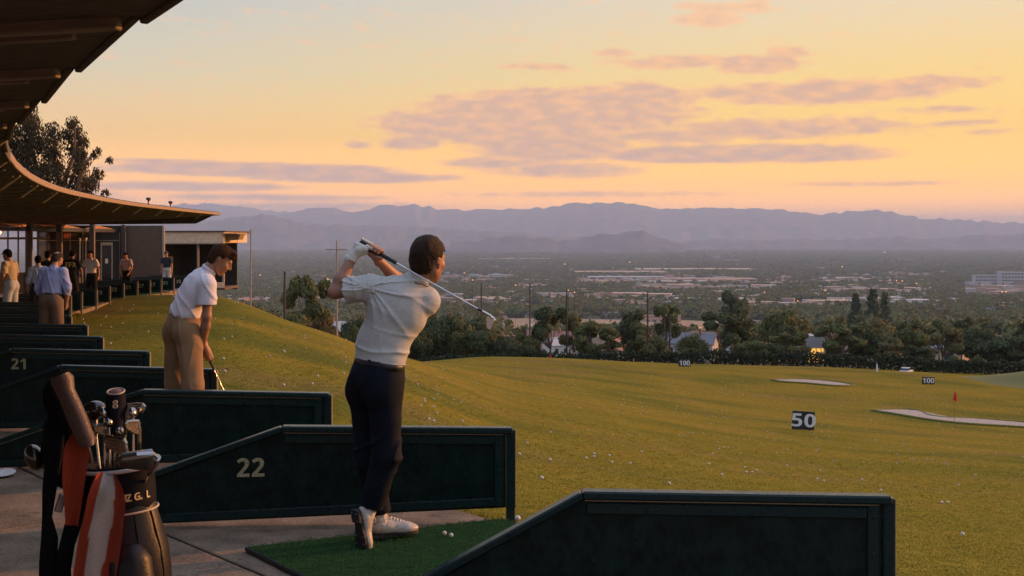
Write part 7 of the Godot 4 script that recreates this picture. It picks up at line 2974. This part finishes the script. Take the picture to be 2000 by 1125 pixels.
	cover.call("club under a long brown leather cover, tilted left", [[174, 872, -0.14], [170, 862, -0.14], [155, 826, -0.13], [140, 790, -0.12], [129, 766, -0.12], [122, 742, -0.12], [118, 733, -0.12]], [0.024, 0.034, 0.037, 0.035, 0.034, 0.043, 0.034], brown, bq(205, 1000, -0.03))
	var c1: Node3D = cover.call("club under a dark fur cover behind the brown one", [[150, 860, 0.02], [128, 820, 0.03], [112, 780, 0.03], [106, 758, 0.03], [104, 742, 0.03]], [0.03, 0.055, 0.056, 0.046, 0.02], mat("cover_dark", [0.010, 0.009, 0.012], 0.9, {"spec": 0.1, "scale": 8.0, "normal": ntex("terry_n", 0.35, 2, [], 5.0), "ns": 0.9}), bq(200, 1000, 0.0))
	var navy := mat("cover_navy", [0.008, 0.009, 0.017], 0.7, {"spec": 0.2, "scale": 6.0, "normal": ntex("weave_n", 0.28, 2, [], 2.0), "ns": 0.4})
	var c2: Node3D = cover.call("wood club under a navy cover with a red round top and a number", [[224, 860, 0.0], [224, 845, 0.0], [225, 825, 0.0], [226, 795, 0.0], [226, 776, 0.0], [226, 768, 0.0]], [0.018, 0.024, 0.032, 0.039, 0.038, 0.034], navy, bq(226, 1000, 0.0))
	s = Shape.new()
	var tp := bq(226, 765, 0.0) - c2.position
	s.lathe(tp, [Vector2(0.0, 0.006), Vector2(0.024, 0.004), Vector2(0.031, -0.004)], 16, Basis(Vector3(1, 0, 0), 0.25))
	obj("round_top", s, mat("cover_red", [0.16, 0.055, 0.035], 0.6), c2)
	s = Shape.new()
	var ring2 := []
	for i in 17:
		ring2.append(tp + Basis(Vector3(1, 0, 0), 0.25) * Vector3(cos(TAU * i / 16.0) * 0.033, 0.001, sin(TAU * i / 16.0) * 0.033))
	s.tube(ring2, [0.004], 5)
	obj("top_rim", s, mat("cover_rim", [0.40, 0.36, 0.30], 0.6), c2)
	var num := MeshInstance3D.new()
	num.name = "number"
	num.mesh = text_mesh("8", 0.045, 0.004)
	num.material_override = mat("cover_rim", [0.40, 0.36, 0.30], 0.6)
	num.position = bq(225, 790, -0.042) - c2.position
	c2.add_child(num)
	# bare wooden heads: one at the back, one hanging out on the left
	for q in [["club with a black rounded head behind the red topped cover", 182, 803, 0.05, 0.052, 0.040, 205.0], ["dark driver head hanging out at the far left of the bag", 68, 894, 0.02, 0.036, 0.055, 190.0]]:
		var ft := bq(q[6], 1000, 0.0)
		var wc := thing("golf_club", q[0], "golf club", ft, Basis(), "clubs standing in the golf bag")
		var hp := bq(q[1], q[2], q[3]) - ft
		s = Shape.new()
		s.ball(hp, Vector3(q[4], q[5], 0.045), Basis(Vector3(0, 0, 1), 0.4), 18, 12)
		s.tube([hp, hp.lerp(Vector3.ZERO, 0.25)], [0.02, 0.008], 10)
		obj("head", s, mat("wood_head", [0.014, 0.011, 0.011], 0.22, {"coat": 0.5}), wc)
		s = Shape.new()
		s.tube([hp.lerp(Vector3.ZERO, 0.2), Vector3.ZERO], [0.0055, 0.006], 8)
		obj("shaft", s, chrome, wc)
	# plain shafts standing in the mouth of the bag
	for i in 4:
		var u: float = [206, 216, 236, 262][i]
		var sc := thing("golf_club", ["steel shaft at the left in the bag's mouth", "steel shaft under the numbered cover", "steel shaft right of the numbered cover", "steel shaft at the right in the bag's mouth"][i], "golf club", bq(u, 1000, -0.05), Basis(), "clubs standing in the golf bag")
		s = Shape.new()
		s.tube([Vector3.ZERO, bq(u - 2, 812 + 18 * (i % 3), -0.03) - sc.position], [0.0062, 0.0052], 8)
		obj("shaft", s, chrome, sc)
		s = Shape.new()
		var hp2 := bq(u - 2, 806 + 18 * (i % 3), -0.03) - sc.position
		s.ball(hp2, Vector3(0.016, 0.022, 0.026), Basis(Vector3(0, 0, 1), 0.3), 12, 8)
		obj("head", s, mat("iron_head", [0.34, 0.32, 0.30], 0.28, {"metal": 1.0}), sc)

# ------------------------------------------------------------------ mats, balls, grass
func make_small_things():
	var turf := mat("mat_turf", [0.036, 0.105, 0.040], 0.95, {"world": true, "scale": 3.0, "spec": 0.1, "tex": ntex("turf_t", 0.10, 4, [Color(0.55, 0.6, 0.5), Color(0.85, 0.9, 0.8), Color(1, 1, 1)]), "normal": ntex("turf_n", 0.45, 2, [], 8.0), "ns": 1.0})
	var rubber := mat("mat_rubber", [0.012, 0.014, 0.014], 0.8)
	var mats_at := []
	# the golfer's mat, read off the photograph
	mats_at.append([Vector3(-1.535, 0, -6.62), Vector3(-0.06, 0, -7.30), Vector3(0.95, 0, -5.95), Vector3(-0.50, 0, -5.27)])
	for i in range(1, mini(bay_posts.size() - 1, 19)):
		var a: Vector3 = bay_posts[i]
		var b: Vector3 = bay_posts[i + 1]
		var t := (b - a).normalized()
		var n := Vector3(t.z, 0, -t.x)
		if n.x > 0.0:
			n = -n
		var c := (a + b) * 0.5 + n * 0.85
		if i < 7:
			c = (a + b) * 0.5 + Vector3(-1.45, 0, 0.10)
			var ux := Vector3(0.70, 0, -0.05)
			var uz := Vector3(0.03, 0, 0.50)
			mats_at.append([c - ux + uz, c - ux - uz, c + ux - uz, c + ux + uz])
			continue
		mats_at.append([c - t * 0.62 + n * 0.72, c - t * 0.62 - n * 0.72, c + t * 0.62 - n * 0.72, c + t * 0.62 + n * 0.72])
	var who := ["green turf mat under the swinging golfer's feet", "green turf mat behind divider 22", "green turf mat under the young man", "green turf mat past the young man's bay", "green turf mat in the bay of divider 21", "green turf mat before the old man's bay", "green turf mat in the old man's bay", "green turf mat beyond the old man", "green turf mat left of the first pale post", "green turf mat by the second pale post", "green turf mat by the man in black", "green turf mat just before divider 25", "green turf mat between dividers 25 and 23", "green turf mat beyond divider 23", "green turf mat before the checked shirt man", "green turf mat between the dividers 27", "green turf mat before divider 31", "green turf mat behind the man in the cap", "farthest green turf mat at the annex"]
	for k in mats_at.size():
		var q: Array = mats_at[k]
		var c: Vector3 = (q[0] + q[1] + q[2] + q[3]) / 4.0
		c.y = deck_y(c.z)
		var o := thing("turf_mat", who[mini(k, who.size() - 1)], "mat", c, Basis(), "turf mats in the tee bays")
		var out := []
		var inn := []
		for p in q:
			out.append(Vector2(p.x - c.x, -(p.z - c.z)))
			inn.append(out[-1] * 0.985)
		var flat := Basis(Vector3(1, 0, 0), Vector3(0, 0, -1), Vector3(0, 1, 0))
		var s := Shape.new()
		s.prism(out, 0.026, Vector3(0, 0.015, 0), flat, 0.004)
		obj("rubber_base", s, rubber, o)
		s = Shape.new()
		s.prism(inn, 0.010, Vector3(0, 0.0265, 0), flat, 0.003)
		obj("turf", s, turf, o)
	# fibres of the nearest mat
	var rg := RandomNumberGenerator.new()
	rg.seed = 5
	var tuft := Shape.new()
	for i in 6:
		var a := TAU * i / 6.0
		var b := Vector3(cos(a), 0, sin(a)) * 0.006
		leaf(tuft, b * 0.4, (b * 40.0 + Vector3(0, 1, 0)).normalized(), Vector3(sin(a), 0.3, -cos(a)).normalized(), 0.014, 0.0016)
	var q0: Array = mats_at[0]
	var mm := MultiMesh.new()
	mm.transform_format = MultiMesh.TRANSFORM_3D
	mm.mesh = tuft.mesh()
	mm.instance_count = 9000
	for i in 9000:
		var a := rg.randf()
		var b := rg.randf()
		var p: Vector3 = q0[0].lerp(q0[1], a).lerp(q0[3].lerp(q0[2], a), b)
		mm.set_instance_transform(i, Transform3D(Basis(Vector3.UP, rg.randf() * TAU).scaled(Vector3.ONE * rg.randf_range(0.6, 1.1)), p + Vector3(0, 0.030, 0)))
	var mi := MultiMeshInstance3D.new()
	mi.name = "mat_fibres"
	mi.multimesh = mm
	mi.material_override = mat("fibres", [0.040, 0.115, 0.042], 0.9, {"two": true})
	add_child(mi)
	tag(mi, "short green fibres of the turf mat under the golfer", "turf", "", "stuff")
	# grass blades of the near lawn
	tuft = Shape.new()
	tuft.tinted = true
	for i in 9:
		var a := rg.randf() * TAU
		var b := Vector3(cos(a), 0, sin(a)) * rg.randf_range(0.0, 0.03)
		var dir := Vector3(rg.randf_range(-0.6, 0.6), 1, rg.randf_range(-0.6, 0.6)).normalized()
		var v := rg.randf_range(0.7, 1.25)
		tuft.tint = Color(v, v, v)
		leaf(tuft, b, dir, (Vector3(cos(a) * 0.5, 1.4, sin(a) * 0.5)).normalized(), rg.randf_range(0.022, 0.045), 0.0024)
	for t in 2:
		mm = MultiMesh.new()
		mm.transform_format = MultiMesh.TRANSFORM_3D
		mm.mesh = tuft.mesh()
		var xf := []
		while xf.size() < 20000:
			var d := 5.0 + 33.0 * pow(rg.randf(), 1.7)
			if rg.randf() > 1.15 - d / 36.0:
				continue
			var u := rg.randf_range(120, 2060)
			var x := (u - 1000.0) / F * d
			if inside_deck(x, -d):
				continue
			var sc := rg.randf_range(0.7, 1.3) * (1.0 + clampf((d - 9.0) * 0.04, 0.0, 0.8))
			xf.append(Transform3D(Basis(Vector3.UP, rg.randf() * TAU).scaled(Vector3(sc * 1.3, sc * 0.36, sc * 1.3)), Vector3(x, land(x, -d) - 0.003, -d)))
		mm.instance_count = xf.size()
		for i in xf.size():
			mm.set_instance_transform(i, xf[i])
		mi = MultiMeshInstance3D.new()
		mi.name = "grass" if t == 0 else "grass_001"
		mi.multimesh = mm
		mi.material_override = mat("grass_%d" % t, [[0.245, 0.235, 0.024], [0.36, 0.28, 0.048]][t], 0.9, {"vc": true, "two": true, "spec": 0.2, "back": [0.4, 0.4, 0.2]})
		add_child(mi)
		tag(mi, ["green grass blades of the near lawn", "straw coloured grass blades of the near lawn"][t], "grass", "", "stuff")
	# longer turf along the deck's edge
	mm = MultiMesh.new()
	mm.transform_format = MultiMesh.TRANSFORM_3D
	mm.mesh = tuft.mesh()
	var line := resample(EDGE.slice(1), 0.02)
	var n := mini(line.size(), 1900)
	mm.instance_count = n * 3
	for i in n * 3:
		var p: Vector3 = line[i / 3]
		p += Vector3(rg.randf_range(0.0, 0.16), 0, rg.randf_range(-0.08, 0.08))
		p.y = maxf(land(p.x, p.z), deck_y(p.z) - 0.12)
		var sc := rg.randf_range(1.2, 2.6)
		mm.set_instance_transform(i, Transform3D(Basis(Vector3.UP, rg.randf() * TAU).scaled(Vector3(sc, sc * 1.1, sc)), p))
	mi = MultiMeshInstance3D.new()
	mi.name = "edge_grass"
	mi.multimesh = mm
	mi.material_override = mat("grass_0", [0.19, 0.19, 0.030], 0.9)
	add_child(mi)
	tag(mi, "longer grass tufts along the edge of the deck", "grass", "", "stuff")
	# range balls: the nearest three hundred one by one, the rest as one mass
	var bs := Shape.new()
	bs.ball(Vector3.ZERO, Vector3.ONE * 0.0214, Basis(), 12, 8)
	var bm := bs.mesh()
	var ballm := mat("ball_white", [0.46, 0.44, 0.41], 0.35)
	var spots := []
	for q in [[1145, 897], [1160, 894], [1190, 892], [1195, 905], [1058, 937], [1307, 947], [1011, 1018], [1880, 1047], [1846, 905], [1720, 960], [1905, 930]]:
		var d := 5.0
		while d < 60.0:
			var p := P(q[0], q[1], d)
			if p.y <= land(p.x, p.z):
				spots.append(Vector2(p.x, d))
				break
			d *= 1.002
	while spots.size() < 430:
		var d := 0.0
		var u := 0.0
		if rg.randf() < 0.2:
			d = 10.0 + 32.0 * pow(rg.randf(), 0.75)
			u = rg.randf_range(150, 860)
		else:
			d = 15.0 + 66.0 * pow(rg.randf(), 0.85)
			u = rg.randf_range(720, 2030) if rg.randf() < 0.5 else rg.randfn(1500, 300)
		var x := (u - 1000.0) / F * d
		if inside_deck(x, -d) or u > 2040.0 or d > 85.0:
			continue
		spots.append(Vector2(x, d))
	spots.sort_custom(func(a, b): return a.y < b.y)
	var first: MeshInstance3D = null
	mm = MultiMesh.new()
	mm.transform_format = MultiMesh.TRANSFORM_3D
	mm.mesh = bm
	mm.instance_count = spots.size() - 300
	for i in spots.size():
		var p := Vector3(spots[i].x, land(spots[i].x, -spots[i].y) + 0.019, -spots[i].y)
		if i < 300:
			var o := obj("golf_ball", bm, ballm, null, p)
			tag(o, "", "golf ball", "range balls on the grass")
			var zone := "near the deck"
			if p.z < -17.0:
				zone = "on the upper slope"
			if p.z < -24.0:
				zone = "halfway down the slope"
			if p.z < -32.0:
				zone = "on the lower slope"
			if p.z < -40.0:
				zone = "far down the lawn"
			to_label.append([o, "white range ball " + zone + ",", 1000.0 + F * p.x / -p.z, 1.0])
		else:
			mm.set_instance_transform(i - 300, Transform3D(Basis(), p))
	mi = MultiMeshInstance3D.new()
	mi.name = "far_golf_balls"
	mi.multimesh = mm
	mi.material_override = ballm
	add_child(mi)
	tag(mi, "white specks of range balls scattered over the far lawn", "golf balls", "", "stuff")
	for q in [[868, 1041, "white ball on the golfer's mat, left of its neighbour"], [881, 1045, "white ball on the golfer's mat, right of its neighbour"]]:
		var d: float = (EYE - 0.053) * F / (q[1] - HV)
		var o := obj("golf_ball", bm, ballm, null, Vector3((q[0] - 1000.0) / F * d, 0.0525, -d))
		o.scale = Vector3.ONE * 0.62
		tag(o, q[2], "golf ball", "balls on the golfer's mat")
	# a white visor left on the deck at the photograph's edge
	var vo := thing("visor", "white visor lying on the deck at the left edge", "visor", Vector3(-3.86, 0.0, -8.72))
	var vs := Shape.new()
	var vb := []
	for i in 11:
		var a := lerpf(-0.5, PI + 0.5, i / 10.0) - PI / 2
		vb.append(Vector2(cos(a) * 0.10, sin(a) * 0.09))
	vs.prism(vb, 0.006, Vector3(0, 0.03, 0), Basis(Vector3(1, 0, 0), Vector3(0, 0.15, -1), Vector3(0, 1, 0.15)), 0.001)
	obj("brim", vs, mat("visor_white", [0.62, 0.61, 0.60], 0.7), vo)
	vs = Shape.new()
	vs.lathe(Vector3(-0.09, 0.0, 0), [Vector2(0.085, 0.0), Vector2(0.09, 0.05), Vector2(0.084, 0.05), Vector2(0.08, 0.0)], 20)
	obj("band", vs, mat("visor_white", [], 0.7), vo)

func inside_deck(x: float, z: float) -> bool:
	for i in EDGE.size() - 1:
		var a: Vector3 = EDGE[i]
		var b: Vector3 = EDGE[i + 1]
		if z <= a.z and z > b.z:
			var t := (z - a.z) / (b.z - a.z)
			return x < lerpf(a.x, b.x, t) + 0.03
	return false
